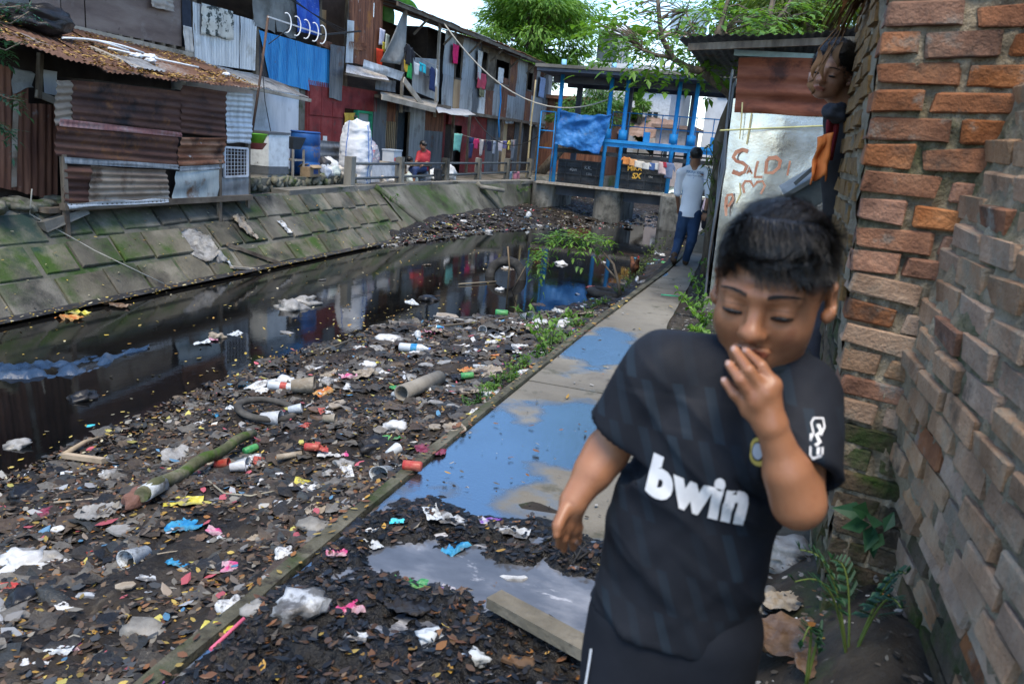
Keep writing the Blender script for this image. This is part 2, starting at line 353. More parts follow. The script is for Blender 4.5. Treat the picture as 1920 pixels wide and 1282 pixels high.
# --- left embankment: sloping revetment of stone slabs, then plain concrete, then the gate's side wall
emb = bpy.data.objects.new('embankment', None); COL.objects.link(emb); tag(emb, kind='structure')
def embX(y, t):       # t 0 at the waterline, 1 at the top
    top = float(np.interp(y, [0, 18, 22, 24, 40], [-8.12, -8.08, -7.5, -7.14, -7.12])); return -7.08+(top+7.08)*t
EZ0, EZ1 = -.72, .22
def embP(y, t, out=0):
    p = Vector((embX(y, t), y, EZ0+(EZ1-EZ0)*t)); n = Vector((EZ1-EZ0, 0, 7.08+embX(y, 1))).normalized(); n = Vector((abs(n.x), 0, abs(n.z))); return p+n*out
m = MB(); m.grid(lambda u, v: embP(-2+42*u, -.5+1.52*v, .008*fbm(u*90, v*6)), 260, 14); m.build('joint_bed', m_conc_moss, emb)
m_slab = mat('slab_stone', [(.055, .050, .038), (.11, .10, .075), (.185, .168, .13)], scale=1.7, rough=.85, bump=.5, bscale=40, coords='pos', rand=.22, dirt=[((.035, .062, .014), 1.5, .47, .64), ((.012, .011, .011), 1.0, .52, .66), ((.018, .040, .032), .5, .53, .64)])
rows = [(0.0, .335), (.345, .665), (.675, .99)]
for r, (t0, t1) in enumerate(rows):
    y = 3.2+.2*r
    while y < 15.4:
        w = random.uniform(.48, .74) if y < 11.5 else random.uniform(.36, .5); g = random.uniform(.012, .03); sk = random.uniform(.10, .20)
        th = random.uniform(.02, .045); m = MB(); ta, tb = t0+random.uniform(-.02, .03), t1-random.uniform(-.005, .04)
        # the row leans with the slope: joints run slightly skew
        def cor(yy, t, o_): return embP(yy + sk*(t-t0)*1.2, t, o_)
        c0 = [cor(y+g, ta, -.05), cor(y+w-g, ta, -.05), cor(y+w-g, tb, -.05), cor(y+g, tb, -.05)]
        j = lambda: random.uniform(-.01, .01)
        b_ = .014
        c1 = [cor(y+g+j(), ta+.005, th-b_), cor(y+w-g+j(), ta+.005+j(), th-b_), cor(y+w-g+j(), tb-.005+j(), th-b_), cor(y+g+j(), tb-.005, th-b_)]
        ce = sum(c1, Vector())/4; c2 = [p.lerp(ce, .05) + (embP(y, .5, 1)-embP(y, .5, 0))*b_ for p in c1]
        vs = c0+c1+c2; f = []
        for a in (0, 4):
            for k in range(4): f.append((a+k, a+(k+1) % 4, a+4+(k+1) % 4, a+4+k))
        f.append((8, 9, 10, 11)); m.add(vs, f); m.build('slab', m_slab, emb)
        y += w+(random.uniform(.02, .09) if random.random() < .15 else 0)
m_apron = mat('apron_concrete', [(.045, .045, .035), (.10, .097, .078), (.17, .165, .14)], scale=.9, rough=.88, bump=.45, bscale=30, dirt=[((.035, .06, .016), .8, .47, .64), ((.02, .018, .015), 1.4, .54, .7), ((.3, .29, .26), 14, .68, .74)])
m = MB(); m.grid(lambda u, v: embP(15.55+8.3*u, .02+.97*v, .035+.02*fbm(u*8, v*2)), 60, 8); m.build('apron', m_apron, emb)
for ya in (15.5, 20.6):
    m = MB(); m.tube([embP(ya+.9*k/8, 1-k/8, .05) for k in range(9)], .07, 6); m.build('rib', m_conc_moss, emb)
m = MB(); m.grid(lambda u, v: (-7.10+.015*noise.noise(Vector((u*30, v, 1)))+.2*max(0, v-.55)/.45*1.0, -2+26*u, -.76+.1*min(1, v/.5)), 200, 6); m.build('toe_ledge', mat('toe', [(.01, .011, .013), (.025, .026, .03), (.06, .06, .062)], scale=3, rough=.5, bump=.5, bscale=30), emb)
m = MB()
for k in range(10):
    y0 = 12.3+k*1.22; 
    m.box((embX(y0+.6, 1)-.14, y0+.6, .235), (.36, 1.2, .10), Matrix.Rotation(-math.atan2(embX(y0+1.2, 1)-embX(y0, 1), 1.2), 3, 'Z'), .008)
m.build('coping', m_conc, emb)
m = MB(); m.tube([(-7.55, 20.6, .16), (-6.95, 20.9, .10)], .06, 10); m.build('drain_pipe', m_conc, emb)
# retaining wall under the white house: rough stone plinth
m = MB()
m.box((-9.25, 13.2, .30), (1.5, 5.2, .30)); m.build('plinth_core', m_conc_moss, emb)
m_rock = mat('plinth_stone', [(.05, .05, .038), (.12, .115, .085), (.22, .21, .17)], scale=6, rough=.9, bump=.7, bscale=30, rand=.25, dirt=((.05, .075, .02), 4, .5, .62))
def rock_mesh(name, mt, sx, sy, sz, seed, sub=2, am=.25):
    bm = bmesh.new(); bmesh.ops.create_icosphere(bm, subdivisions=sub, radius=1)
    for v in bm.verts:
        k = 1+am*noise.noise(v.co*1.6+Vector((seed, 0, 0)))+am*.4*noise.noise(v.co*4+Vector((0, seed, 0))); v.co = Vector((v.co.x*sx*k, v.co.y*sy*k, v.co.z*sz*k))
    me = bpy.data.meshes.new(name); bm.to_mesh(me); bm.free(); me.materials.append(mt)
    for p in me.polygons: p.use_smooth = sub > 1
    return me
rk = [rock_mesh('stone', m_rock, .06, .1, .06, s*7.3, 2, .5) for s in range(5)]
for k in range(75):
    o = link('stone', rk[k % 5], None, emb); o.location = (-8.5+random.uniform(-.03, .03), 10.9+random.random()*4.8, .22+.22*random.random()); o.rotation_euler = (random.random(), random.random(), random.random()); s = random.uniform(.7, 1.3); o.scale = (s, s, s)
# ================================================================ HOUSES ON THE LEFT BANK
ST = (5, 5, .45); SH = (.6, .6, 6)
m_rustd = mat('rust_dark', [(.045, .022, .017), (.09, .042, .03), (.15, .075, .048)], scale=2.2, rough=.75, bump=.2, metal=.15, stretch=(1, .5, 3), dirt=[((.20, .085, .03), 3, .56, .7), ((.02, .016, .016), 1.6, .55, .68)])
m_rust = mat('rust', [(.09, .035, .02), (.20, .085, .045), (.33, .19, .12)], scale=2.6, rough=.75, bump=.2, metal=.15, stretch=(1, .7, 2), dirt=[((.05, .025, .018), 3, .5, .65), ((.40, .37, .34), 5, .62, .7)])
m_rustv = mat('rust_vertical', [(.07, .03, .022), (.15, .065, .04), (.24, .115, .07)], scale=2, rough=.75, bump=.2, metal=.15, stretch=ST, dirt=[((.30, .13, .03), 1.2, .58, .7), ((.22, .21, .2), 5, .62, .72)])
m_tan = mat('rust_tan', [(.16, .115, .085), (.27, .21, .155), (.36, .32, .27)], scale=2.4, rough=.7, bump=.2, metal=.2, stretch=(1, .8, 2), dirt=((.09, .055, .035), 2.4, .52, .68))
m_zinc = mat('zinc', [(.17, .185, .20), (.26, .275, .29), (.36, .37, .38)], scale=1.6, rough=.52, bump=.12, metal=.45, stretch=ST, dirt=[((.12, .10, .085), 1.2, .54, .68), ((.20, .10, .05), 3.3, .64, .74)], rand=.18)
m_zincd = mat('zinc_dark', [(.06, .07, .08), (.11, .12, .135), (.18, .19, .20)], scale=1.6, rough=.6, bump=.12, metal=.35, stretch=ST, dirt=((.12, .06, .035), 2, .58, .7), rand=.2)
m_zincp = mat('zinc_pale', [(.36, .37, .38), (.52, .53, .54), (.63, .64, .65)], scale=1.8, rough=.5, bump=.15, metal=.3, stretch=ST, dirt=((.28, .25, .21), 1.4, .54, .7))
m_blue = mat('blue_tin', [(.018, .13, .33), (.03, .23, .52), (.07, .32, .60)], scale=1.2, rough=.5, bump=.12, stretch=ST, dirt=[((.25, .27, .28), 6, .66, .72), ((.09, .05, .03), 2.4, .63, .72)])
m_red = mat('red_paint', [(.11, .017, .017), (.19, .028, .027), (.26, .055, .05)], scale=2.5, rough=.8, bump=.4, bscale=25, dirt=((.08, .05, .045), 3, .55, .68))
m_white = mat('white_render', [(.42, .44, .47), (.56, .58, .61), (.66, .67, .69)], scale=1.4, rough=.85, bump=.15, stretch=(2, 2, .7), dirt=((.28, .28, .28), 1.3, .54, .72))
m_ply = mat('plywood', [(.10, .072, .062), (.155, .115, .098), (.22, .175, .15)], scale=1.6, rough=.8, bump=.15, bscale=20, stretch=(1, .6, 2.2), dirt=[((.27, .24, .22), 1.1, .55, .72), ((.06, .04, .035), 4, .62, .72)])
m_plyl = mat('plywood_light', [(.24, .15, .08), (.36, .25, .14), (.46, .36, .23)], scale=2, rough=.8, bump=.12, stretch=(1, 1, .3))
m_wood = mat('old_wood', [(.06, .045, .035), (.12, .095, .07), (.20, .165, .125)], scale=4, rough=.85, bump=.35, bscale=30, stretch=(3, .5, .7))
m_woodl = mat('pale_wood', [(.19, .165, .13), (.30, .265, .215), (.42, .38, .32)], scale=4, rough=.85, bump=.3, bscale=30, stretch=(3, .4, .7), dirt=((.12, .10, .075), 3, .55, .68))
m_dark = mat('dark_interior', [(.018, .014, .012), (.035, .026, .022), (.06, .045, .035)], scale=2, rough=.9, bump=.1)  # near-black colour paints in the shade of rooms behind the openings
m_brownwall = mat('brown_boards', [(.05, .032, .024), (.085, .055, .04), (.13, .085, .06)], scale=2, rough=.85, bump=.2, stretch=(1, .6, 3))
m_tarpg = mat('grey_tarp', [(.10, .10, .095), (.18, .18, .17), (.28, .28, .265)], scale=1.6, rough=.7, bump=.4, bscale=9, bdist=.05, dirt=((.09, .085, .075), 1.3, .52, .66))

def sheet_px(parent, mt, X, pts, along='v', name='sheet', pitch=.076, amp=.010, off=.0, dent=.012, rag=0):
    """corrugated sheet on the plane x = X, given bottom-left, bottom-right, top-right, top-left sightings"""
    P = [AX(px, py, X) for px, py in pts]
    return csheet(name, mt, parent, *P, pitch=pitch, amp=amp, along=along, off=(off, 0, 0), dent=dent, rag=rag, org=parent.location.copy())
def board_px(parent, mt, X, p0, p1, w=.05, t=.05, name='board', X2=None):
    a = AX(*p0, X)-parent.location; b = AX(*p1, X if X2 is None else X2)-parent.location
    m = MB(); m.bar(a, b, t, w); return m.build(name, mt, parent)
def wallbox(parent, name, mt, y0, y1, z0, z1, x0, x1):
    m = MB(); m.box(((x0+x1)/2-parent.location.x, (y0+y1)/2-parent.location.y, (z0+z1)/2-parent.location.z), (abs(x1-x0), y1-y0, z1-z0)); return m.build(name, mt, parent)
YX = lambda px, py=200, X=-10: AX(px, py, X).y

# ---- 1. plywood upper house
h = thing('plywood_house', 'upper storey house clad in large brown plywood sheets above the rusty tin hut', 'house', (-10, 10, .2))
wallbox(h, 'inner_wall', m_dark, 6.2, 12.1, .2, 4.6, -13.4, -10.35)
for (xa, xb, ya, yb) in ((-60, 57, 5, 30), (59, 115, 31, 45), (117, 160, 45, 54), (162, 341, 54, 88)):
    a, b = AX(xa, ya, -10), AX(xb, yb, -10)
    csheet('plywood_sheet', m_ply if xa > 0 else m_tarpg, h, a, b, Vector((-10, b.y, 4.4)), Vector((-10, a.y, 4.4)), amp=0, dent=.008, org=h.location)
for k in range(15):
    u = k/14; p = AX(60+285*u, 37+56*u, -10); m = MB(); m.box(p-h.location-Vector((.16, 0, .02)), (.4, .06, .11)); m.build('joist', m_wood, h)
board_px(h, m_woodl, -9.93, (128, 55), (362, 108), .14, .04, 'beam'); board_px(h, m_wood, -9.93, (-30, 22), (128, 55), .12, .04, 'beam')
wallbox(h, 'roof', m_zincd, 6, 12.3, 4.5, 4.56, -13.5, -9.4)

# ---- 2. silver tin house (upper), open gallery above the sheets
h = thing('silver_tin_house', 'upper storey with pale silver corrugated front and dark open gallery', 'house', (-10, 13.2, .2))
wallbox(h, 'inner_wall', m_dark, 12.12, 14.2, 1.9, 4.4, -13.4, -11.0); wallbox(h, 'gallery_floor', m_wood, 12.12, 14.3, 2.2, 2.28, -11.5, -10.05)
for i in range(4):
    u0, u1 = i/4, (i+1)/4; f = lambda u, A, B: (A[0]+(B[0]-A[0])*u, A[1]+(B[1]-A[1])*u)
    sheet_px(h, m_zincp, -10, [f(u0, (365, 117), (478, 133)), f(u1, (365, 117), (478, 133)), f(u1, (361, 4), (480, 40)), f(u0, (361, 4), (480, 40))], off=.004*(i % 2))
for px, py in ((362, 60), (480, 60)):
    p = AX(px, py, -10.06); m = MB(); m.bar(Vector((-10.06, p.y, 2.0))-h.location, Vector((-10.06, p.y, 4.4))-h.location, .09); m.build('post', m_wood, h)
sheet_px(h, flat((.02, .025, .04)), -9.97, [(343, 50), (360, 52), (358, 2), (341, -2)], amp=0, name='dark_screen')
wallbox(h, 'roof', m_zincd, 12.0, 14.5, 4.4, 4.45, -13.5, -9.5)
cl = cloth('carpet', mat('carpet', [(.45, .42, .36), (.55, .52, .45), (.62, .6, .53)], scale=6, rough=.95, bump=.4, bscale=80, dirt=((.05, .06, .055), 7, .52, .56)), AX(378, 6, -9.95), AX(438, 22, -9.95), .5, folds=1.5, amp=.02, nrm=(1, 0, 0)); tag(cl, 'cream patterned carpet hung over silver corrugated sheets', 'carpet')
cl = cloth('hanging_cloth', flat((.42, .40, .37)), AX(344, 48, -9.93), AX(360, 52, -9.93), .42, folds=2, amp=.02, nrm=(1, 0, 0)); tag(cl, 'grey cloth hanging between plywood and silver sheets', 'cloth')
cl = cloth('hanging_cloth', flat((.33, .29, .25)), AX(282, -8, -9.93), AX(325, 2, -9.93), .17, folds=2, amp=.02, nrm=(1, 0, 0)); tag(cl, 'beige cloth hanging down over the plywood wall', 'cloth')

# ---- 3. blue tin house (upper) over the white rendered ground floor
h = thing('blue_tin_house', 'upper storey with bright blue corrugated front above white ground floor', 'house', (-10, 15.8, .2))
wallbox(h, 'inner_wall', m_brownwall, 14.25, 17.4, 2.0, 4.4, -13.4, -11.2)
for i in range(4):
    u0, u1 = i/4, (i+1)/4
    sheet_px(h, m_blue, -10, [f(u0, (506, 151), (622, 183)), f(u1, (506, 151), (622, 183)), f(u1, (486, 57), (622, 96)), f(u0, (486, 57), (622, 96))], off=.004*(i % 2), rag=.015)
sheet_px(h, m_zincd, -9.92, [(617, 184), (641, 189), (647, 88), (620, 84)], rag=.03)
sheet_px(h, flat((.025, .027, .032)), -10.03, [(480, 142), (506, 148), (486, 40), (480, 30)], amp=0, name='dark_tarp')
for k, (xa, xb, ya, yb) in enumerate(((475, 516, 50, 62), (518, 557, 60, 73))):
    sheet_px(h, m_tarpg, -9.99, [(xa, ya), (xb, yb), (xb, yb-90), (xa-2, ya-90)], amp=0, dent=.05, name='wall_tarp', rag=.05)
sheet_px(h, m_rustv, -9.99, [(594, 83), (622, 95), (622, 80), (594, 72)], name='rusty_strip')
for px in (598, 650): 
    p = AX(px, 60, -10.05); m = MB(); m.bar(Vector((-10.05, p.y, 2.2))-h.location, Vector((-10.05, p.y, 4.4))-h.location, .08); m.build('post', m_wood, h)
sheet_px(h, m_plyl, -10.7, [(598, 78), (612, 82), (612, 20), (598, 18)], amp=0, name='board')
wallbox(h, 'roof', m_zincd, 14.3, 17.5, 4.42, 4.47, -13.5, -9.45)
wallbox(h, 'gallery_floor', m_wood, 14.3, 17.4, 2.28, 2.36, -11.6, -10.05)
m_gingham = mat('blue_curtain', [(.02, .06, .33), (.03, .10, .48), (.08, .2, .6)], scale=3, rough=.8, bump=.1, dirt=((.45, .5, .6), 22, .62, .66))
cl = cloth('curtain', m_gingham, AX(556, -20, -9.93), AX(598, -8, -9.93), .82, folds=3, amp=.03, nrm=(1, 0, 0)); tag(cl, 'bright blue checked curtain hanging above blue tin', 'curtain')
# ground floor: white rendered room
h = thing('white_house', 'white rendered ground floor room under the tin awning', 'house', (-10.1, 14, .2))
a, b = YX(440, 250), YX(567, 250)
wallbox(h, 'wall', m_white, a-1.2, b, .2, 2.3, -13, -10.1); wallbox(h, 'pillar', m_conc, b+.003, b+.24, .2, 2.35, -12, -10.06)
# awning over it
A = [AX(582, 184, -9.0), AX(418, 148, -9.0), AX(352, 112, -9.96), AX(508, 148, -9.96)]
for i in range(4):
    u0, u1 = i/4, (i+1)/4
    csheet('awning_sheet', m_zinc, h, A[1].lerp(A[0], u0), A[1].lerp(A[0], u1), A[2].lerp(A[3], u1), A[2].lerp(A[3], u0), org=h.location, off=(0, 0, .006*(i % 2)))
m = MB(); m.bar(A[1]-h.location-Vector((0, 0, .05)), A[0]-h.location-Vector((0, 0, .05)), .05, .06); m.build('awning_beam', m_woodl, h)

# ---- 4. red house with rusty upper storey
h = thing('red_house', 'house with dark red painted ground floor and rusty corrugated upper storey', 'house', (-10, 17.5, .2))
b0, b1 = YX(582, 250), YX(705, 250); c0 = YX(646, 220); c1 = YX(669, 220); c2 = YX(697, 220)
wallbox(h, 'back_wall', m_dark, b0-.1, b1, .2, 4.6, -13, -10.9)
for (ya, yb, za, zb) in ((b0-.14, c0, .2, 2.35), (c0+.003, b1, 1.85, 2.35), (c0+.003, c1, .2, .62)):
    wallbox(h, 'wall', m_red, ya, yb, za, zb, -10.2, -10.0)
for k in range(3):      # panels of painted sheet
    for j in range(3):
        y_ = b0-.1+k*(c0-b0)/3; wallbox(h, 'panel', m_red, y_+.012, y_+(c0-b0)/3-.012, .3+j*.66, .93+j*.66, -9.992, -9.972-.004*((k+j) % 2))
m = MB()
for k in range(5): m.box((0, (c0+c1)/2-h.location.y, 1.05+.16*k-.2), (.05, c1-c0, .05))
m.build('shutter_slats', m_wood, h)
wallbox(h, 'door', mat('grey_door', [(.22, .25, .27), (.30, .33, .35), (.36, .39, .41)], scale=2, rough=.6, bump=.1), c1+.06, c2-.06, .25, 1.78, -10.12, -10.06)
m = MB(); L_ = h.location
for (ya, yb, za, zb) in ((c1, c1+.06, .2, 1.84), (c2-.06, c2, .2, 1.84), (c1+.06, c2-.06, 1.78, 1.84)): m.box((-.03, (ya+yb)/2-L_.y, (za+zb)/2-L_.z), (.12, yb-ya, zb-za))
m.build('door_frame', flat((.03, .28, .14)), h)
wallbox(h, 'notice', flat((.6, .6, .58)), YX(604, 250)-.02, YX(609, 250)+.04, .95, 1.18, -9.965, -9.96)
for k, (x0, x1) in enumerate(((652, 668), (668, 683), (683, 698), (698, 714))):
    sheet_px(h, m_rustv, -10.0, [(x0, 116+(x0-652)*.25), (x1, 116+(x1-652)*.25), (x1+5, -40), (x0+5, -46)], off=.004*(k % 2), pitch=.09, amp=.012)
sheet_px(h, m_zincp, -9.97, [(648, 118), (661, 119), (664, 40), (652, 38)], name='pale_strip', amp=.006)
sheet_px(h, m_rust, -9.97, [(653, 92), (686, 96), (688, 82), (655, 78)], name='rust_patch')
A = [AX(648, 137, -9.55), AX(730, 151, -9.55), AX(716, 133, -9.98), AX(650, 122, -9.98)]
csheet('awning_sheet', m_zincp, h, *A, org=h.location)
m = MB(); m.bar(A[0]-h.location-Vector((0, 0, .03)), A[1]-h.location-Vector((0, 0, .03)), .04, .04); m.build('awning_beam', m_wood, h)
cl = cloth('hanging_cloth', flat((.55, .34, .05)), AX(646, 212, -9.94), AX(667, 212, -9.94), .5, folds=2, amp=.03, nrm=(1, 0, 0), taper=.4); tag(cl, 'mustard yellow cloth hanging in window of red house', 'cloth')

# ---- 5. grey tin house with open balcony
h = thing('grey_tin_house', 'two storey grey corrugated house with open balcony full of washing', 'house', (-10, 20.5, .2))
e0, e1 = YX(699, 250), YX(829, 250)
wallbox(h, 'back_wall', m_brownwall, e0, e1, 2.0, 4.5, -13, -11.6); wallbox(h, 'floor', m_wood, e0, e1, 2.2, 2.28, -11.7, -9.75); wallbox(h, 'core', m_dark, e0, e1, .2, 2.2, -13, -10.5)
d0, d1 = YX(742, 250), YX(765, 250); w0, w1 = YX(723, 250), YX(740, 250)
def tin_run(y0, y1, z0, z1, mt, X=-10.0, w=.75, along='v', pitch=.076):
    n = max(1, round((y1-y0)/w))
    for i in range(n):
        ya, yb = y0+(y1-y0)*i/n, y0+(y1-y0)*(i+1)/n+.03
        csheet('sheet', mt, h, (X, ya, z0), (X, yb, z0), (X, yb, z1), (X, ya, z1), org=h.location, off=(.005*(i % 2), 0, 0), pitch=pitch, along=along)
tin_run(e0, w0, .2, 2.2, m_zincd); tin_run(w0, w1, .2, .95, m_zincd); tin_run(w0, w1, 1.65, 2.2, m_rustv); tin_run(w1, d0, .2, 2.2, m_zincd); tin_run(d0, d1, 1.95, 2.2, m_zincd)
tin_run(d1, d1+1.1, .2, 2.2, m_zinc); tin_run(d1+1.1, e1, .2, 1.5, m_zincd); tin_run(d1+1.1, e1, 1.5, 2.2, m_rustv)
m = MB()
for k in range(6): y_ = w0+(w1-w0)*k/5; m.bar((0, y_-20.5, .75), (0, y_-20.5, 1.45), .025)
m.build('window_bars', m_plyl, h)
wallbox(h, 'door', flat((.02, .03, .04)), d0, d1, .2, 1.95, -10.2, -10.12)
m = MB()
for y_ in (d0, d1): m.bar((.01, y_-20.5, 0), (.01, y_-20.5, 1.75), .05)
m.build('door_frame', m_wood, h)
sheet_px(h, m_zinc, -9.8, [(772, 170), (822, 190), (825, 112), (775, 108)], name='balcony_sheet')
sheet_px(h, m_zincd, -9.8, [(704, 168), (742, 174), (743, 152), (705, 148)], name='balcony_sheet')
sheet_px(h, m_zincp, -9.62, [(680, 128), (752, 152), (757, 136), (684, 112)], amp=0, dent=.03, name='pale_sheet')
for px in (757, 822):
    p = AX(px, 100, -9.78); m = MB(); m.bar(Vector((-9.78, p.y, 1.9))-h.location, Vector((-9.78, p.y, 4.5))-h.location, .07); m.build('post', m_woodl, h)
A = [AX(880//1+0, 0, -9), 0]
P_ = [AX(712, 180, -9.95), AX(822, 196, -9.95)]; Q_ = [AX(716, 182, -9.2), AX(816, 207, -9.2)]
csheet('awning_board', m_woodl, h, Q_[0], Q_[1], P_[1]+Vector((0, 0, .1)), P_[0]+Vector((0, 0, .1)), amp=0, org=h.location)
m = MB(); m.bar(Q_[0]-h.location, Q_[1]-h.location, .03, .13); m.build('fascia', m_woodl, h)
board_px(h, m_woodl, -9.5, (757, 150), (796, 203), .16, .03, 'brace_board')
A = [AX(822, 212, -9.2), AX(892, 217, -9.2), AX(878, 207, -9.9), AX(815, 199, -9.9)]
csheet('awning_sheet', m_zincp, h, *A, amp=0, dent=.03, org=h.location)
tp = MB(); T = [AX(760, 14, -9.72), AX(712, 116, -9.6), AX(752, 122, -9.62), AX(764, 84, -9.66)]
tp.grid(lambda u, v: (T[0].lerp(T[1], v)).lerp(T[0].lerp(T[3], min(1, v*1.4)).lerp(T[2], v*v), u) + Vector((.05*math.sin(u*7+v*3)*v, 0, 0)), 10, 12)
o = tp.build('hung_tarp', m_tarpg); o.modifiers.new('s', 'SOLIDIFY').thickness = .005; tag(o, 'grey brown tarpaulin hung as a triangle on the balcony post', 'tarpaulin')

# ---- 6. long row of patched tin rooms with rooms below
h = thing('tin_row_house', 'long two storey row patched from grey and rusty sheets beside the blue sluice', 'house', (-10, 28.5, .2))
r0, r1 = YX(829, 150), 36.0
wallbox(h, 'core', m_dark, r0, r1, .2, 4.5, -13, -10.55); wallbox(h, 'floor_beam', m_wood, r0, r1, 2.12, 2.22, -10.5, -9.96)
cols = [('z', 829, 850), ('w1', 850, 862), ('z', 862, 873), ('z', 873, 886), ('zd', 886, 898), ('w2', 898, 910), ('b', 910, 925), ('w3', 925, 952), ('r', 952, 966), ('z', 966, 986), ('w4', 986, 997), ('rb', 997, 1003), ('z', 1003, 1010), ('rb', 1010, 1018), ('zd', 1018, 1026), ('z', 1026, 1034)]
mm = {'z': m_zinc, 'zd': m_zincd, 'b': m_wood, 'r': m_rustv, 'rb': m_rustd}
for k, (c, xa, xb) in enumerate(cols):
    ya, yb = YX(xa, 170), YX(xb, 170)
    if yb > r1: yb = r1
    X = -10+.008*(k % 3)
    def sh(z0, z1, mt, along='v'): csheet('sheet', mt, h, (X, ya-.02, z0), (X, yb+.02, z0), (X, yb+.02, z1), (X, ya-.02, z1), org=h.location, along=along, rag=.04, dent=.02)
    if c[0] != 'w':
        if c == 'z' and k in (9, 12): sh(2.15, 4.45, m_zinc)
        else:
            zc = random.uniform(2.8, 3.3); sh(2.1+random.uniform(-.08, .04), zc, random.choice([m_zinc, m_zinc, m_rustv, m_zincd]) if k > 3 else mm[c]); sh(zc-.03, 4.45, mm[c])
    else:
        wz = {'w1': (3.15, 4.1), 'w2': (3.05, 4.2), 'w3': (3.35, 4.15), 'w4': (3.4, 4.1)}[c]
        if c == 'w1': wallbox(h, 'plywood_patch', m_plyl, ya, yb, 2.2, wz[0], -10.02, -9.98)
        elif c == 'w3':
            y2 = ya+(yb-ya)*.5
            csheet('sheet', m_zinc, h, (X, ya, 2.2), (X, y2, 2.2), (X, y2, wz[0]), (X, ya, wz[0]), org=h.location); csheet('sheet', m_rustv, h, (X, y2, 2.1), (X, yb, 2.1), (X, yb, 3.6), (X, y2, 3.6), org=h.location)
        else: sh(2.15, wz[0], m_rustv if c != 'w2' else m_zincp)
        sh(wz[1], 4.45, m_wood)
        m = MB()
        for y_ in (ya, yb): m.bar((.01, y_-28.5, wz[0]-.2), (.01, y_-28.5, wz[1]-.2), .05)
        m.bar((.01, ya-28.5, wz[0]-.2), (.01, yb-28.5, wz[0]-.2), .05); m.build('window_frame', m_wood, h)
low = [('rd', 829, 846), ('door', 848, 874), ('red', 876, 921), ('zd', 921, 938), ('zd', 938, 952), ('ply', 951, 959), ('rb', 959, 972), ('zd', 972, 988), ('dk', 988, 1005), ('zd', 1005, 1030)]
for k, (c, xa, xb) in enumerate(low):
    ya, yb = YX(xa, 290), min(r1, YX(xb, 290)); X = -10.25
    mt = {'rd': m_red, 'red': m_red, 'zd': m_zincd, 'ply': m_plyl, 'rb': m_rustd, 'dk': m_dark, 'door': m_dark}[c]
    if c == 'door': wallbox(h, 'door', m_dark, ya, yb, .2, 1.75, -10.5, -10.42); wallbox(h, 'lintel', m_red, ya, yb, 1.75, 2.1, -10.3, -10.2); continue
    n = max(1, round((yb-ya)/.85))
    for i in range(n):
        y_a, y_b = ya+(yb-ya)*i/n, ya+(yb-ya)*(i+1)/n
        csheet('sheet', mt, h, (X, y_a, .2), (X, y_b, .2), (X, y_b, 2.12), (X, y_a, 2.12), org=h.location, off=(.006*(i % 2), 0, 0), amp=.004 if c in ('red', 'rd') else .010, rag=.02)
for px in (846, 876, 938, 972, 1005):
    p = AX(px, 290, -9.97); m = MB(); m.bar(Vector((-9.97, p.y, .2))-h.location, Vector((-9.97, p.y, 2.15))-h.location, .08); m.build('post', m_wood, h)
# common roof of houses 4-6
nr = 26; y0 = YX(712, 5); 
for i in range(nr):
    ya, yb = y0+(36.3-y0)*i/nr, y0+(36.3-y0)*(i+1)/nr+.05; dz = .012*(i % 2)+random.uniform(-.02, .02)
    csheet('roof_sheet', random.choice([m_zinc, m_rustv, m_zincd, m_rust]), h, (-9.45, ya, 4.52+dz), (-9.45, yb, 4.52+dz), (-12.5, yb, 5.15+dz), (-12.5, ya, 5.15+dz), org=h.location)
m = MB(); m.bar(Vector((-9.52, y0, 4.46))-h.location, Vector((-9.52, 36.2, 4.46))-h.location, .05, .1); m.build('eaves_board', m_wood, h)
for k in range(7):
    y_ = y0+2.0+k*2.1; m = MB(); m.bar(Vector((-9.98, y_, 4.0))-h.location, Vector((-9.55, y_, 4.44))-h.location, .05); m.build('brace', m_wood, h)

# ---- 7. rusty hut on stilts over the embankment
HX = -7.8
h = thing('rusty_hut', 'rusty corrugated hut on stilts overhanging the stone embankment', 'hut', (HX, 9, .24))
wallbox(h, 'inner_wall', m_dark, 7.95, 10.75, .3, 1.75, -9.6, HX-.12)
S = [('h', m_rustd, [(137, 226), (338, 247), (342, 172), (134, 150)]), ('h', m_tan, [(104, 236), (138, 228), (137, 152), (106, 150)]),
     ('h', m_rustd, [(103, 292), (331, 312), (334, 256), (105, 236)]), ('h', m_rustd, [(337, 250), (422, 259), (423, 172), (341, 160)]), ('h', m_rust, [(332, 310), (419, 308), (422, 258), (336, 257)]),
     ('h', m_rustd, [(117, 379), (166, 381), (166, 312), (117, 309)]), ('h', m_tan, [(165, 382), (316, 374), (309, 318), (165, 310)])]
for k, (al, mt, pts) in enumerate(S): sheet_px(h, mt, HX, pts, along=al, pitch=.085, amp=.012, off=.012*k-.02 if k < 3 else .004*k, rag=.02, dent=.03)
sheet_px(h, m_zinc, HX, [(117, 306), (331, 318), (331, 309), (117, 294)], amp=.004, name='flashing', off=.035)
sheet_px(h, m_zincp, HX, [(123, 390), (312, 379), (311, 372), (120, 380)], amp=.004, name='flashing', off=.05, rag=.02)
sheet_px(h, mat('pink_strip', [(.17, .06, .06), (.28, .13, .12), (.36, .26, .24)], scale=3, rough=.7, bump=.2), HX, [(104, 236), (337, 257), (334, 248), (106, 222)], amp=.004, name='red_flashing', off=.05)
sheet_px(h, mat('blue_zinc', [(.22, .26, .27), (.36, .40, .40), (.50, .52, .50)], scale=2, rough=.5, bump=.3, bscale=10, metal=.3, stretch=(2, 2, .8), dirt=((.16, .08, .04), 2, .56, .68)), HX, [(320, 379), (404, 374), (412, 318), (328, 321)], amp=.0, name='zinc_panel', off=.02, dent=.04)
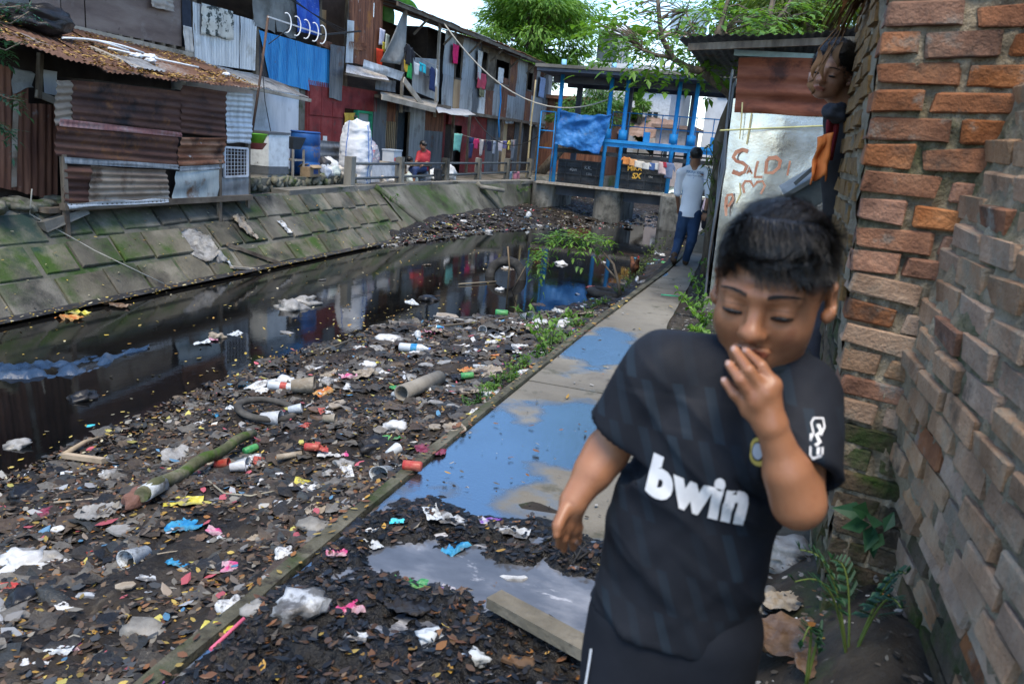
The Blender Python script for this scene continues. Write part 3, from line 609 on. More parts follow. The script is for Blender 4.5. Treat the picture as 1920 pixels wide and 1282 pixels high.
sheet_px(h, m_zinc, HX, [(333, 322), (416, 316), (418, 308), (333, 312)], amp=.003, name='flashing', off=.03)
HB = HX-.05
sheet_px(h, m_zincp, HB, [(424, 268), (472, 269), (474, 176), (424, 172)], along='h', amp=.008, dent=.035, name='side_sheet', rag=.02)
sheet_px(h, m_zinc, HB, [(414, 374), (466, 366), (466, 330), (414, 332)], amp=0, dent=.02, name='lower_panel')
m = MB(); q = [AX(421, 276, HB)-h.location, AX(464, 279, HB)-h.location, AX(464, 330, HB)-h.location, AX(421, 332, HB)-h.location]
for i in range(4): m.bar(q[i], q[(i+1) % 4], .035, .03)
fr = m.build('window_frame', m_white, h); m = MB()
for i in range(1, 7): m.bar(q[0].lerp(q[1], i/7), q[3].lerp(q[2], i/7), .006)
for i in range(1, 8): m.bar(q[0].lerp(q[3], i/8), q[1].lerp(q[2], i/8), .006)
m.build('wire_mesh', m_white, h)
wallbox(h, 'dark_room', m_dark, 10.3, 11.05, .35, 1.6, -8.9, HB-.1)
# floor beams and posts
m = MB(); m.bar(AX(117, 388, HX)-h.location, AX(470, 370, HX)-h.location, .09, .08); m.build('floor_beam', m_wood, h)
m = MB(); m.box((-.85, -.0, .0), (1.6, 3.7, .06)); m.build('floor', m_wood, h)
for (px, y0_, y1_, X) in ((118, 290, 415, HX), (411, 300, 432, HX), (465, 250, 425, HX-.1), (450, 362, 395, HX-.35), (300, 372, 398, HX-.5), (200, 376, 400, HX-.5)):
    a = AX(px, y0_, X); b = AX(px-2, y1_, X); t_ = 1.0 if X > HX-.05 else 1; m = MB(); b = Vector((a.x, a.y, EZ0+(EZ1-EZ0)*min(1, (-7.08-a.x)/1.02)-.05)); m.bar(a-h.location, b-h.location, .055); m.build('post', m_wood, h)
# left wing, set back
WX = -8.35
for k, (xa, xb) in enumerate(((-50, -12), (-12, 25), (25, 52), (52, 80), (80, 106))):
    yb = lambda x: 352+ (x*.22 if x > 0 else 0)
    ytop = lambda x: 112+x*.36
    top = 195 if k in (3, 4) else ytop(xa)+8
    sheet_px(h, m_rustv, WX, [(xa, yb(xa)), (xb, yb(xb)), (xb, max(top, ytop(xb)+8)), (xa, top)], pitch=.09, amp=.012, off=.006*(k % 2), rag=.03, name='wing_sheet')
board_px(h, m_woodl, WX+.03, (68, 175), (104, 190), .08, .03, 'window_rail'); board_px(h, m_wood, WX+.03, (76, 100), (72, 185), .06, .05, 'window_post')
sheet_px(h, m_white, WX-.02, [(83, 175), (108, 180), (108, 135), (82, 131)], amp=0, name='white_shutter')
sheet_px(h, m_tarpg, WX+.02, [(22, 160), (60, 168), (62, 132), (22, 122)], amp=0, dent=.05, name='torn_cloth', rag=.15)
sheet_px(h, m_tan, WX+.035, [(22, 352), (32, 350), (35, 190), (24, 188)], amp=0, name='batten')
wallbox(h, 'wing_inner', m_dark, 6.0, 7.9, .3, 2.0, -9.8, WX-.12)
# roof
eave = [AX(px, py, -7.62) for px, py in ((-90, 30), (48, 85), (111, 110), (167, 126), (298, 148), (490, 168))]
eave_y = [p.y for p in eave]; eave_z = [p.z for p in eave]
def eaveP(u):
    y = eave_y[0]+(eave_y[-1]-eave_y[0])*u; return Vector((-7.62, y, float(np.interp(y, eave_y, eave_z))))
k0, k1 = Vector((-9.92, 6.6, 2.62)), Vector((-9.92, 12.2, 2.36)); n = 8
m_roofr = mat('roof_rust', [(.05, .026, .018), (.10, .052, .034), (.17, .095, .065)], scale=2.0, rough=.85, bump=.4, bscale=30, dirt=[((.20, .12, .05), 7, .58, .68), ((.20, .195, .19), 1.4, .58, .68)])
for i in range(n):
    u0, u1 = i/n, (i+1)/n+.01
    csheet('roof_sheet', m_roofr, h, eaveP(u0), eaveP(u1), k0.lerp(k1, u1), k0.lerp(k1, u0), org=h.location, off=(0, 0, .012*(i % 2)), pitch=.076, amp=.009, dent=.03, nrow=10)
def roof_pt(u, v, dz=0): return eaveP(u).lerp(k0.lerp(k1, u), v)+Vector((0, 0, .03+dz))
# things lying on the hut roof
o = csheet('zinc_offcut', m_zinc, None, roof_pt(.50, .12), roof_pt(.62, .10), roof_pt(.60, .34), roof_pt(.50, .33), off=(0, 0, .01)); tag(o, 'grey zinc offcut lying on the leaf strewn hut roof', 'metal sheet')
for k, (u0, v0, u1, v1, mt) in enumerate(((.42, .50, .66, .52, flat((.7, .72, .74), rough=.4)), (.38, .46, .60, .50, flat((.66, .68, .7), rough=.4)), (.52, .46, .83, .36, flat((.72, .73, .74), rough=.4)))):
    m = MB(); m.tube([roof_pt(u0+(u1-u0)*t/6, v0+(v1-v0)*t/6, .03+.05*math.sin(t/6*3.14)*(k != 2)) for t in range(7)], .014, 6); tag(m.build('plastic_pipe', mt), 'thin white plastic pipe lying on the rusty hut roof', 'pipe', 'white pipes on the hut roof')
m = MB(); m.bar(roof_pt(.46, .44), roof_pt(.53, .12), .09, .03); tag(m.build('plank', m_woodl), 'pale plank lying down the slope of the hut roof', 'plank')
m = MB(); m.bar(roof_pt(.48, .62), roof_pt(.62, .30), .07, .03); tag(m.build('plank', m_wood), 'brown plank crossing the pipes on the hut roof', 'plank')
m = MB(); m.bar(roof_pt(.02, .75), roof_pt(.22, .62), .05, .04); tag(m.build('plank', m_plyl), 'yellowish batten at the leafy end of the hut roof', 'plank')
def torus(m, c, R0, r, nrm=(0, 0, 1), n=28, k=8, flat_=1):
    nrm = Vector(nrm).normalized(); u = nrm.orthogonal().normalized(); w = nrm.cross(u); vs = []
    for i in range(n):
        a = 2*math.pi*i/n; d = u*math.cos(a)+w*math.sin(a)
        for j in range(k):
            b = 2*math.pi*j/k; vs.append(Vector(c)+d*(R0+r*math.cos(b))+nrm*r*flat_*math.sin(b))
    return m.add(vs, [(i*k+j, ((i+1) % n)*k+j, ((i+1) % n)*k+(j+1) % k, i*k+(j+1) % k) for i in range(n) for j in range(k)], True)
m_rubber = mat('rubber', [(.012, .012, .012), (.028, .027, .025), (.06, .058, .055)], scale=7, rough=.8, bump=.4, bscale=50)
m = MB(); 
bag = rock_mesh('black_bag', mat('black_plastic', [(.006, .006, .007), (.012, .012, .014), (.03, .03, .033)], scale=4, rough=.38, bump=.6, bscale=14), .34, .4, .17, 3.3, 4, .4)
o = link('rubbish_bag', bag); o.location = roof_pt(.36, .62, .12); tag(o, 'black rubbish bag slumped on the hut roof among dry leaves', 'bag')
m = MB(); torus(m, roof_pt(.22, .72, .08), .24, .07, (.2, 0, 1)); tag(m.build('tyre', m_rubber), 'black tyre lying on the hut roof near the plywood', 'tyre')
bg_ = rock_mesh('plastic_bag', flat((.6, .62, .66), rough=.4), .09, .12, .05, 8.3, 3, .6)
for k, (u, v) in enumerate(((.60, .40), (.63, .33), (.66, .44), (.93, .28))):
    o = link('plastic_scrap', bg_); o.location = roof_pt(u, v, .02); s = (.8, .7, .9, .6)[k]; o.scale = (s, s, s); tag(o, 'crumpled white plastic scrap on the rusty hut roof', 'plastic', 'plastic scraps on hut roof')
m_leafdry = mat('dry_leaves', [(.30, .17, .04), (.36, .24, .07), (.22, .10, .03)], scale=30, rough=.9, bump=0)
V = []; F = []
for k in range(2600):
    u, v = random.random(), random.random()**1.4*.95
    if noise.noise(Vector((u*5, v*4, 3))) < -.12: continue
    p = roof_pt(u, v, .0); a = random.uniform(0, 6.3); s = random.uniform(.015, .04); dx, dy = math.cos(a)*s, math.sin(a)*s; b = len(V); zt = random.uniform(0, .02)
    V += [p+Vector((dx, dy, zt)), p+Vector((-dy*.6, dx*.6, .006)), p+Vector((-dx, -dy, 0)), p+Vector((dy*.6, -dx*.6, .012))]; F.append((b, b+1, b+2, b+3))
o = link('fallen_leaves', npmesh('fallen_leaves', [tuple(p) for p in V], F, m_leafdry, False)); tag(o, kind='stuff', label='dry yellow brown leaves scattered over the hut roof', cat='leaves')
# rubble under the left wing
for k in range(14):
    o = link('rubble_stone', rk[k % 5]); tag(o, 'rough broken concrete lump under the rusty wall of the hut', 'stone', 'rubble under the hut'); o.location = (-8.15+random.uniform(-.15, .15), 6.2+k*.11, .26+random.uniform(0, .06)); s = random.uniform(1.2, 2.4); o.scale = (s, s*1.2, s*.6); o.rotation_euler = (0, .2, random.random()*6)
m = MB(); m.box((0, 0, 0), (.12, .62, .09), Matrix.Rotation(.25, 3, 'X'), .02); o = m.build('concrete_slab', m_conc); o.location = (-7.85, 7.35, .15); tag(o, 'broken concrete slab jutting out below the corner of the rusty hut', 'concrete')
# ================================================================ BLUE SLUICE GATE ACROSS THE CANAL (plane y = 24)
GY = 24.0
m_gblue = mat('sluice_blue', [(.012, .17, .42), (.02, .27, .62), (.05, .36, .72)], scale=2, rough=.45, bump=.05, dirt=((.05, .09, .12), 3, .62, .74))
m_groof = mat('roof_concrete', [(.05, .06, .075), (.085, .095, .115), (.13, .14, .16)], scale=1.5, rough=.85, bump=.2)
m_gdark = mat('gate_steel', [(.012, .014, .016), (.028, .031, .034), (.055, .058, .06)], scale=2.5, rough=.55, bump=.3, metal=.2, dirt=[((.10, .09, .075), 6, .62, .72), ((.05, .028, .018), 2, .58, .7)])
m_pier = mat('pier_concrete', [(.09, .085, .07), (.17, .16, .135), (.25, .24, .205)], scale=1.3, rough=.88, bump=.35, bscale=30, stretch=(2, 2, .6), dirt=((.03, .03, .025), 1.4, .5, .64))
g = thing('sluice_gate', 'bright blue sluice gate with flat concrete roof spanning the canal', 'sluice gate', (-4.2, GY, 0)); gl = g.location
def gp(x, y, z): return Vector((x, y, z))-gl
# roof slab with lighter edge
m = MB(); m.box(gp(-4.05, GY+.9, 3.52), (5.9, 3.6, .16)); m.build('roof_slab', m_groof, g)
m = MB(); m.box(gp(-4.05, GY-.93, 3.585), (5.96, .06, .09)); m.build('roof_edge', m_conc, g)
m = MB(); m.box(gp(-4.05, GY+.55, 3.34), (5.6, .25, .2)); m.build('roof_beam', m_groof, g)
m = MB(); m.box(gp(-4.05, GY+2.3, 3.34), (5.6, .25, .2)); m.build('roof_beam', m_groof, g)
for x in (-6.45, -4.95, -4.47, -2.98, -2.48):
    big = x > -6
    m = MB(); m.cyl(gp(x, GY, .3), gp(x, GY, 3.5), .062, n=14)
    c = m.build('column', m_gblue, g)
    if big: m = MB(); m.cyl(gp(x, GY, 1.72), gp(x, GY, 2.0), .125, n=16); m.build('collar', m_gblue, c)
    m = MB(); m.cyl(gp(x, GY, 3.6), gp(x, GY, 3.86), .075, n=12); m.build('column_stub', flat((.25, .5, .72)), c)
for x in (-6.35, -4.72, -2.75, -1.6):
    m = MB(); m.box(gp(x, GY+1.9, 1.9), (.16, .16, 3.1)); m.build('rear_pillar', m_groof, g)
# operating deck beam
m = MB(); m.box(gp(-3.3, GY-.02, 1.66), (3.75, .18, .09)); m.box(gp(-3.3, GY-.02, 1.56), (3.75, .05, .12)); m.build('deck_beam', m_gblue, g)
m = MB(); m.box(gp(-3.3, GY+.75, 1.62), (3.7, 1.3, .05)); m.build('deck', m_gblue, g)
# railing behind
rl = MB()
for z in (2.15, 2.55): rl.cyl(gp(-5.1, GY+1.4, z), gp(-1.5, GY+1.4, z), .018, n=6)
for k in range(8): x = -5.1+3.6*k/7; rl.cyl(gp(x, GY+1.4, 1.66), gp(x, GY+1.4, 2.57), .016, n=6)
rl.build('railing', m_gblue, g)
for x in (-3.75, -1.85):
    m = MB(); m.box(gp(x, GY-.02, 1.85), (.17, .12, .28)); m.build('gearbox', m_gblue, g)
m = MB()
for k in range(9): m.cyl(gp(-4.4+k*.36, GY+.5, 1.15+.2*math.sin(k)), gp(-4.4+k*.36, GY+.5, 1.58), .02, n=6)
m.bar(gp(-4.6, GY+.45, 1.35), gp(-1.5, GY+.45, 1.42), .05); m.build('lifting_gear', m_gdark, g)
m = MB(); m.box(gp(-4.0, GY+.12, 1.27), (5.0, .3, .12)); m.build('crosshead', m_gdark, g)
# steel gate leaves
for (xa, xb, zt) in ((-6.35, -4.9, 1.02), (-4.4, -2.95, 1.05), (-2.45, -1.45, 1.05)):
    m = MB(); m.box(gp((xa+xb)/2, GY+.1, (.33+zt)/2), (xb-xa, .05, zt-.33)); lf = m.build('gate_leaf', m_gdark, g)
    m = MB()
    for z in (.36, .6, .82, zt-.03): m.box(gp((xa+xb)/2, GY+.06, z), (xb-xa, .06, .035))
    for k in range(3): x = xa+(xb-xa)*(k+.5)/3; m.box(gp(x, GY+.062, (.33+zt)/2), (.04, .05, zt-.34))
    m.build('stiffener', m_gdark, lf)
# lower walkway and piers
m = MB(); m.box(gp(-4.1, GY-.08, .28), (5.6, .5, .06)); m.build('walkway', m_woodl, g)
m = MB(); m.box(gp(-4.1, GY+.4, .08), (5.6, .3, .3)); m.build('lower_beam', m_groof, g)
def pier(x0, x1, y0, y1, z1):
    pts = [(x0, y1), (x0, y0+.3)] + [((x0+x1)/2+(x1-x0)/2*math.cos(a), y0+.3-.3*math.sin(a)) for a in np.linspace(math.pi, 0, 9)[1:-1]] + [(x1, y0+.3), (x1, y1)]
    m = MB(); n = len(pts); m.add([gp(x, y, -1.2) for x, y in pts]+[gp(x, y, z1) for x, y in pts], [(k, (k+1) % n, n+(k+1) % n, n+k) for k in range(n)]+[tuple(range(n, 2*n))]); m.build('pier', m_pier, g)
pier(-5.12, -4.28, GY-.25, GY+2.4, .25); pier(-3.1, -2.35, GY-.6, GY+2.4, .25); pier(-7.1, -6.4, GY-.2, GY+2.4, .25); pier(-1.7, -1.25, GY-.2, GY+2.4, .25)
# side cage at the left end
m = MB()
for x in (-6.95, -6.5): m.cyl(gp(x, GY-.2, .3), gp(x, GY-.2, 2.35), .02, n=6)
for z in (1.3, 1.8, 2.35): m.cyl(gp(-6.95, GY-.2, z), gp(-6.5, GY-.2, z), .018, n=6)
m.build('side_railing', m_gblue, g)
# graffiti on the steel leaves
def text_obj(name, s, size, mt, loc, rot, parent=None, shear=0, off=0, ext=.002, space=1.0):
    cu_ = bpy.data.curves.new(name, 'FONT'); cu_.body = s; cu_.size = size; cu_.shear = shear; cu_.offset = off; cu_.extrude = ext; cu_.resolution_u = 3; cu_.space_character = space; cu_.align_x = 'CENTER'; cu_.align_y = 'CENTER'
    t = bpy.data.objects.new(name, cu_); COL.objects.link(t); dg = bpy.context.evaluated_depsgraph_get(); me = bpy.data.meshes.new_from_object(t.evaluated_get(dg)); bpy.data.objects.remove(t)
    me.materials.clear(); o = link(name, me, mt, parent); o.location = loc; o.rotation_euler = rot; return o
my_ = flat((.62, .36, .06)); mg_ = flat((.30, .30, .29))
text_obj('painted_lettering', 'SX', .22, my_, gp(-3.93, GY+.02, .72), (R(90), R(-4), 0), g, off=.008, shear=.15)
text_obj('painted_lettering', 'MIKA', .18, my_, gp(-4.0, GY+.02, .93), (R(90), R(-4), 0), g, off=.006)
text_obj('chalk_lettering', 'KK.', .15, mg_, gp(-5.4, GY+.02, .82), (R(90), 0, 0), g); text_obj('chalk_lettering', 'aljun', .12, mg_, gp(-5.85, GY+.02, .74), (R(90), 0, 0), g); text_obj('chalk_lettering', 'Lilis', .11, mg_, gp(-5.35, GY+.02, .64), (R(90), 0, 0), g); text_obj('chalk_lettering', 'tka', .1, mg_, gp(-3.5, GY+.02, .74), (R(90), 0, 0), g)
# blue tarpaulin over the left bay
T = [AY(1052, 207, GY-.35), AY(1148, 214, GY-.35), AY(1124, 290, GY-.35), AY(1040, 270, GY-.35)]
m_tarpb = mat('blue_tarp', [(.015, .10, .32), (.03, .17, .45), (.08, .26, .55)], scale=2, rough=.42, bump=.8, bscale=5, bdist=.08, dirt=((.10, .16, .25), 3, .58, .7))
def tarpP(u, v):
    p = T[0].lerp(T[1], u).lerp(T[3].lerp(T[2], u), v); q = .07*fbm(u*4, v*3, 2, 3)+.035*math.sin(u*9+v*14+2*math.sin(v*5)); 
    return p+Vector((0, -.05-q, .04*noise.noise(Vector((u*6, v*2, 5)))-.08*math.sin(u*math.pi)*(1-v)))
m = MB(); m.grid(tarpP, 40, 30); o = m.build('tarpaulin', m_tarpb); o.modifiers.new('s', 'SOLIDIFY').thickness = .006; tag(o, 'creased blue tarpaulin tied across the left bay of the sluice', 'tarpaulin')

# ---- garments
def garment(kind, mt, p, w, hgt, d=Vector((1, 0, 0)), sag=0):
    """kind: towel / shirt / trousers; p top centre, d direction of the line"""
    m = MB(); n = d.cross(G).normalized(); sd = random.uniform(0, 40)
    def wav(q): return n*.025*math.sin(q.x*14+sd+q.z*3)
    def patch(f, nu, nv): m.grid(lambda u, v: (lambda q: p+d*q.x+G*q.z+wav(q))(f(u, v)), nu, nv)
    if kind == 'towel': patch(lambda u, v: Vector(((u-.5)*w*(1-.06*v), 0, -hgt*v*(1+.05*math.sin(u*5+sd)))), 8, 8)
    elif kind == 'shirt':
        patch(lambda u, v: Vector(((u-.5)*w*.62*(1+.08*v), 0, -hgt*v-.02*math.sin(u*math.pi)*(1-v))), 8, 8)
        for s in (-1, 1): patch(lambda u, v: Vector((s*w*(.31+.19*u), 0, -.06*hgt-hgt*(.12*u+.30*v)-.1*hgt*u)), 4, 4)
    else:
        patch(lambda u, v: Vector(((u-.5)*w, 0, -hgt*.28*v)), 6, 3)
        for s in (-1, 1): patch(lambda u, v: Vector((s*w*(.04+.46*u)*(1-.1*v), 0, -hgt*(.28+.72*v))), 4, 8)
    o = m.build({'towel': 'towel', 'shirt': 'shirt', 'trousers': 'trousers'}[kind], mt); o.modifiers.new('s', 'SOLIDIFY').thickness = .006
    return o
def rope(name, label, pts, r, mt, cat='wire'): m = MB(); m.tube(pts, r, 5); return tag(m.build(name, mt), label, cat)
def sagline(a, b, sag, n=14): return [Vector(a).lerp(Vector(b), t/n)-G*sag*4*(t/n)*(1-t/n) for t in range(n+1)]
m_wire = flat((.02, .02, .02)); m_rope = flat((.35, .33, .28))
# washing along the lower front of the tin row
La, Lb = AX(857, 250, -9.0), AX(968, 262, -9.0)
rope('washing_line', 'washing line strung below the patched tin upper storey', sagline(La, Lb, .12), .006, m_rope, 'washing line')
W = [('towel', (.16, .42, .36), .02, .55, .5, 'sea green towel on lower washing line'), ('trousers', (.02, .03, .09), .20, .36, .62, 'navy trousers on lower washing line'), ('shirt', (.5, .03, .12), .27, .5, .32, 'crimson top on lower washing line'),
     ('shirt', (.05, .05, .08), .40, .5, .32, 'dark shirt beside crimson top on lower washing line'), ('towel', (.45, .40, .38), .36, .35, .5, 'pale patterned towel hung behind dark shirt on lower line'), ('shirt', (.02, .02, .05), .50, .45, .33, 'black shirt on lower washing line'), ('trousers', (.30, .34, .42), .59, .35, .42, 'grey blue shorts on lower washing line'),
     ('shirt', (.55, .5, .55), .69, .45, .34, 'pale lilac shirt on lower washing line'), ('trousers', (.12, .12, .3), .77, .25, .26, 'small indigo shorts on lower washing line'), ('shirt', (.7, .58, .12), .86, .4, .32, 'yellow shirt on lower washing line'), ('towel', (.55, .35, .33), .95, .22, .25, 'pale pink cloth at bamboo end of lower line')]
dL = (Lb-La).normalized()
for k, (kd, c, u, w, hh, lb) in enumerate(W):
    p = La.lerp(Lb, u)-G*.12*4*u*(1-u)+Vector((.012*(k % 3), 0, 0)); tag(garment(kd, flat(c, rough=.9), p, w, hh, dL), lb, 'garment', 'washing on the lower line')
tag(garment('shirt', flat((.17, .19, .22), rough=.9), AX(962, 262, -9.05), .55, .72, dL), 'slate grey shirt hung below the pink cloth by bamboo pole', 'garment')
for px, c, lb in ((955, (.2, .3, .4), 'blue cloth drying on railing by bamboo pole'), (968, (.55, .2, .25), 'rose cloth drying on railing by bamboo pole')):
    cl = cloth('drying_cloth', flat(c), AX(px-5, 322, -8.2), AX(px+6, 322, -8.2), .35, folds=1.5, amp=.02, nrm=(1, 0, 0)); tag(cl, lb, 'cloth')
# washing on the balcony
La, Lb = AX(762, 82, -9.6), AX(824, 125, -9.6); dL = (Lb-La).normalized()
rope('washing_line', 'washing line across the open balcony of grey tin house', sagline(La, Lb, .1), .006, m_rope, 'washing line')
for kd, c, px, py, w, hh, lb in (('shirt', (.02, .02, .025), 769, 86, .6, .5, 'black shirt on the balcony line'), ('towel', (.55, .33, .03), 762, 115, .35, .25, 'ochre cloth on the balcony line'), ('shirt', (.02, .28, .07), 769, 118, .4, .4, 'green shirt on the balcony line'), ('towel', (.55, .56, .55), 781, 118, .3, .3, 'white cloth on the balcony line'),
                              ('trousers', (.03, .45, .55), 793, 120, .4, .22, 'turquoise shorts on the balcony line'), ('towel', (.08, .08, .08), 800, 126, .3, .25, 'charcoal cloth on the balcony line'), ('shirt', (.015, .03, .10), 813, 128, .55, .62, 'navy sports shirt on the balcony line'), ('towel', (.6, .6, .58), 819, 130, .2, .5, 'white towel beside navy sports shirt')):
    tag(garment(kd, flat(c, rough=.9), AX(px, py, -9.58), w, hh, dL), lb, 'garment', 'washing on the balcony')
for px, py, c, w, hh, lb in ((717, 55, (.5, .5, .6), .35, .4, 'lilac cloth hanging behind the triangular tarpaulin'), (721, 80, (.5, .42, .05), .3, .25, 'yellow cloth hanging behind the triangular tarpaulin'), (712, 92, (.55, .05, .02), .3, .5, 'red cloth hanging behind the triangular tarpaulin'), (727, 65, (.55, .6, .5), .3, .4, 'pale green cloth behind the triangular tarpaulin')):
    tag(garment('towel', flat(c, rough=.9), AX(px, py, -9.9), w, hh, Vector((0, 1, 0))), lb, 'cloth')
# cloths in the windows of the row
for px, py, c, w, hh, lb in ((855, 84, (.6, .02, .12), .5, .55, 'hot pink cloth hung in window above the tan plywood patch'), (904, 138, (.45, .06, .09), .75, .5, 'red blanket folded over a window sill of the tin row'), (901, 96, (.5, .48, .44), .45, .9, 'cream curtain in tall window of the tin row'), (904, 165, (.14, .14, .08), .5, .3, 'olive cloth below the red blanket on window sill'), (940, 128, (.6, .58, .55), .5, .5, 'white cloth in the broad window of the tin row'), (1018, 146, (.22, .28, .42), .9, .8, 'blue patterned blanket hung at the end of tin row')):
    cl = cloth('hanging_cloth', flat(c, rough=.9), AX(px, py, -9.9)-Vector((0, w/2, 0)), AX(px, py, -9.9)+Vector((0, w/2, 0)), hh, folds=1.5, amp=.03, nrm=(1, 0, 0)); tag(cl, lb, 'cloth')
# bunting of washing on the gate
La, Lb = AY(1170, 292, GY-.35), AY(1262, 305, GY-.35); dL = (Lb-La).normalized()
for k, (u, kd, c, w, hh, lb) in enumerate(((.06, 'shirt', (.6, .22, .06), .3, .22, 'orange shirt hung on sluice rail'), (.2, 'towel', (.62, .3, .12), .22, .2, 'apricot cloth hung on sluice rail'), (.33, 'towel', (.55, .5, .42), .28, .2, 'cream cloth hung on sluice rail'), (.47, 'shirt', (.55, .53, .48), .3, .2, 'ivory shirt hung on sluice rail'), (.60, 'towel', (.06, .12, .28), .2, .2, 'blue cloth hung on sluice rail'), (.72, 'towel', (.5, .5, .48), .2, .2, 'white cloth hung on sluice rail'))):
    tag(garment(kd, flat(c, rough=.9), La.lerp(Lb, u)-G*.1*4*u*(1-u), w, hh, dL), lb, 'garment', 'washing on the sluice')
for px, kd, c, hh, lb in ((1247, 'towel', (.5, .38, .36), .35, 'pink beige cloth hung below sluice beam by the walking man'), (1256, 'shirt', (.12, .16, .25), .45, 'dark blue shirt hung below sluice beam by the walking man'), (1249, 'towel', (.35, .03, .05), .15, 'maroon cloth above the pink beige one on the sluice')):
    tag(garment(kd, flat(c, rough=.9), AY(px, 305, GY-.4), .35, hh, dL), lb, 'garment', 'washing on the sluice')
# bamboo pole, wires, antenna
m = MB(); a, b = AX(985, 346, -8.3), AX(1004, 150, -8.3); m.tube([a.lerp(b, t/8)+Vector((0, .03*math.sin(t), 0)) for t in range(9)], [.04-.002*t for t in range(9)], 8); tag(m.build('bamboo_pole', flat((.36, .30, .17))), 'tall bamboo pole standing on the terrace by the sluice', 'pole')
rope('power_cable', 'pale cable sagging from the tin roof to the sluice', sagline(AX(832, 44, -9.5), AY(1140, 187, GY-.1), 1.0), .02, m_rope)
rope('power_cable', 'thin dark cable looping under the tin row to the sluice', sagline(AX(890, 220, -9.4), AY(1030, 238, GY-.2), .7), .015, m_wire)
rope('blue_rope', 'blue rope dangling down the front of the tin row', [AX(938, 155, -9.85), AX(939, 190, -9.8), AX(935, 225, -9.8), AX(936, 258, -9.7)], .03, flat((.02, .2, .5)), 'rope')
an = thing('tv_antenna', 'leaning television antenna on a rusty mast with white hoop elements', 'antenna', AX(472, 255, -8.9))
al = an.location; m = MB(); m.tube([AX(472, 255, -8.9)-al, AX(489, 140, -8.9)-al, AX(503, 30, -8.9)-al], .022, 6); m.build('mast', flat((.09, .055, .04)), an)
q0, q1 = AX(503, 32, -8.85)-al, AX(608, 67, -8.85)-al; m = MB(); m.bar(q0, q1, .025); m.build('boom', flat((.5, .5, .5)), an)
m = MB(); m.bar(AX(602, 66, -8.85)-al, AX(676, 59, -8.85)-al, .035); m.build('reflector', m_wire, an)
for k, u in enumerate((.3, .47, .64, .80, .95)):
    c = q0.lerp(q1, u); m = MB(); m.tube([c+Vector((.12*math.cos(a)*.4, .08*math.cos(a), .17*math.sin(a))) for a in np.linspace(-1.9, 1.9, 10)], .011, 6); m.build('hoop', flat((.72, .73, .74)), an)
m = MB(); m.bar(q0+Vector((0, .02, -.45)), q0.lerp(q1, .42), .012); m.build('stay', m_wire, an)
rope('antenna_cable', 'black cable hanging from the leaning antenna mast past the white wall', [AX(490, 100, -8.88), AX(497, 190, -8.9), AX(510, 260, -8.85), AX(500, 290, -8.8), AX(483, 305, -8.8)], .008, m_wire)
rope('mooring_string', 'pale string trailing from the hut down the stone slabs', [AX(60, 355, -7.85), embP(7.05, .95, .03), embP(7.5, .5, .04), embP(8.1, .05, .04)], .008, m_rope, 'string')
for k, lb in enumerate(('topmost black overhead cable crossing above the blue tin', 'middle of three black cables crossing above the blue tin', 'lowest of three black cables crossing above the blue tin')): rope('power_cable', lb, sagline(AX(500+k*8, -30, -9.6), AX(650, 58+k*5, -9.6), .05), .008, m_wire)
# ================================================================ THINGS ON THE LEFT TERRACE
TZ = .2
fz = thing('chest_freezer', 'white chest freezer with dark lower band standing by the white wall', 'freezer', (-8.85, 12.75, .45)); m = MB()
m.box((0, 0, .47), (.55, .62, .56), None, .004); m.build('body', flat((.60, .64, .66), rough=.4), fz); MB().box((0, 0, .12), (.552, .622, .13)).build('band', flat((.11, .12, .13)), fz); MB().box((0, 0, .03), (.5, .6, .06)).build('base', flat((.3, .29, .27)), fz)
MB().box((0, 0, .775), (.58, .66, .04)).build('lid', flat((.10, .11, .12), rough=.4), fz)
ws = thing('wash_stand', 'wooden stand with black basin beside the blue barrel', 'stand', (-8.8, 13.45, .45))
for sx in (-1, 1):
    for sy in (-1, 1): m = MB(); m.bar((sx*.18, sy*.18, 0), (sx*.18, sy*.18, .5), .035); m.build('leg', m_woodl, ws)
m = MB(); m.box((0, 0, .3), (.38, .38, .03)); m.build('shelf', m_woodl, ws)
m = MB(); m.add([(sx*k, sy*k, z) for z, k in ((.5, .14), (.72, .21)) for sx, sy in ((-1, -1), (1, -1), (1, 1), (-1, 1))], [(0, 1, 5, 4), (1, 2, 6, 5), (2, 3, 7, 6), (3, 0, 4, 7), (0, 3, 2, 1)]); m.build('basin', flat((.05, .055, .06)), ws)
br = thing('plastic_barrel', 'tall blue plastic barrel standing on the stone plinth', 'barrel', (-8.85, 14.05, .45)); m = MB()
m.lathe([(0, 0), (.26, 0), (.285, .05), (.285, .25), (.27, .27), (.285, .29), (.285, .55), (.27, .57), (.285, .59), (.285, .78), (.26, .82), (.24, .82), (.24, .78), (0, .78)], 24); m.build('body', mat('barrel_blue', [(.008, .045, .16), (.015, .085, .27), (.04, .14, .34)], scale=3, rough=.5, bump=.1, dirt=((.15, .10, .06), 4, .6, .7)), br)
m = MB(); torus(m, (0, 0, .82), .27, .018); m.build('rim', flat((.02, .08, .25)), br)
cb = thing('cardboard_box', 'small open cardboard box with blue print at foot of the barrel', 'box', (-8.55, 13.75, .45)); m = MB(); m.box((0, 0, .09), (.22, .36, .18), None, .008); m.build('carton', flat((.24, .17, .10)), cb)
MB().box((.112, .03, .10), (.003, .16, .09)).build('printed_panel', flat((.03, .06, .18)), cb); m = MB(); m.box((.13, 0, .2), (.1, .34, .006), Matrix.Rotation(.5, 3, 'Y')); m.box((-.13, 0, .2), (.1, .34, .006), Matrix.Rotation(-.7, 3, 'Y')); m.build('flap', flat((.3, .22, .13)), cb)
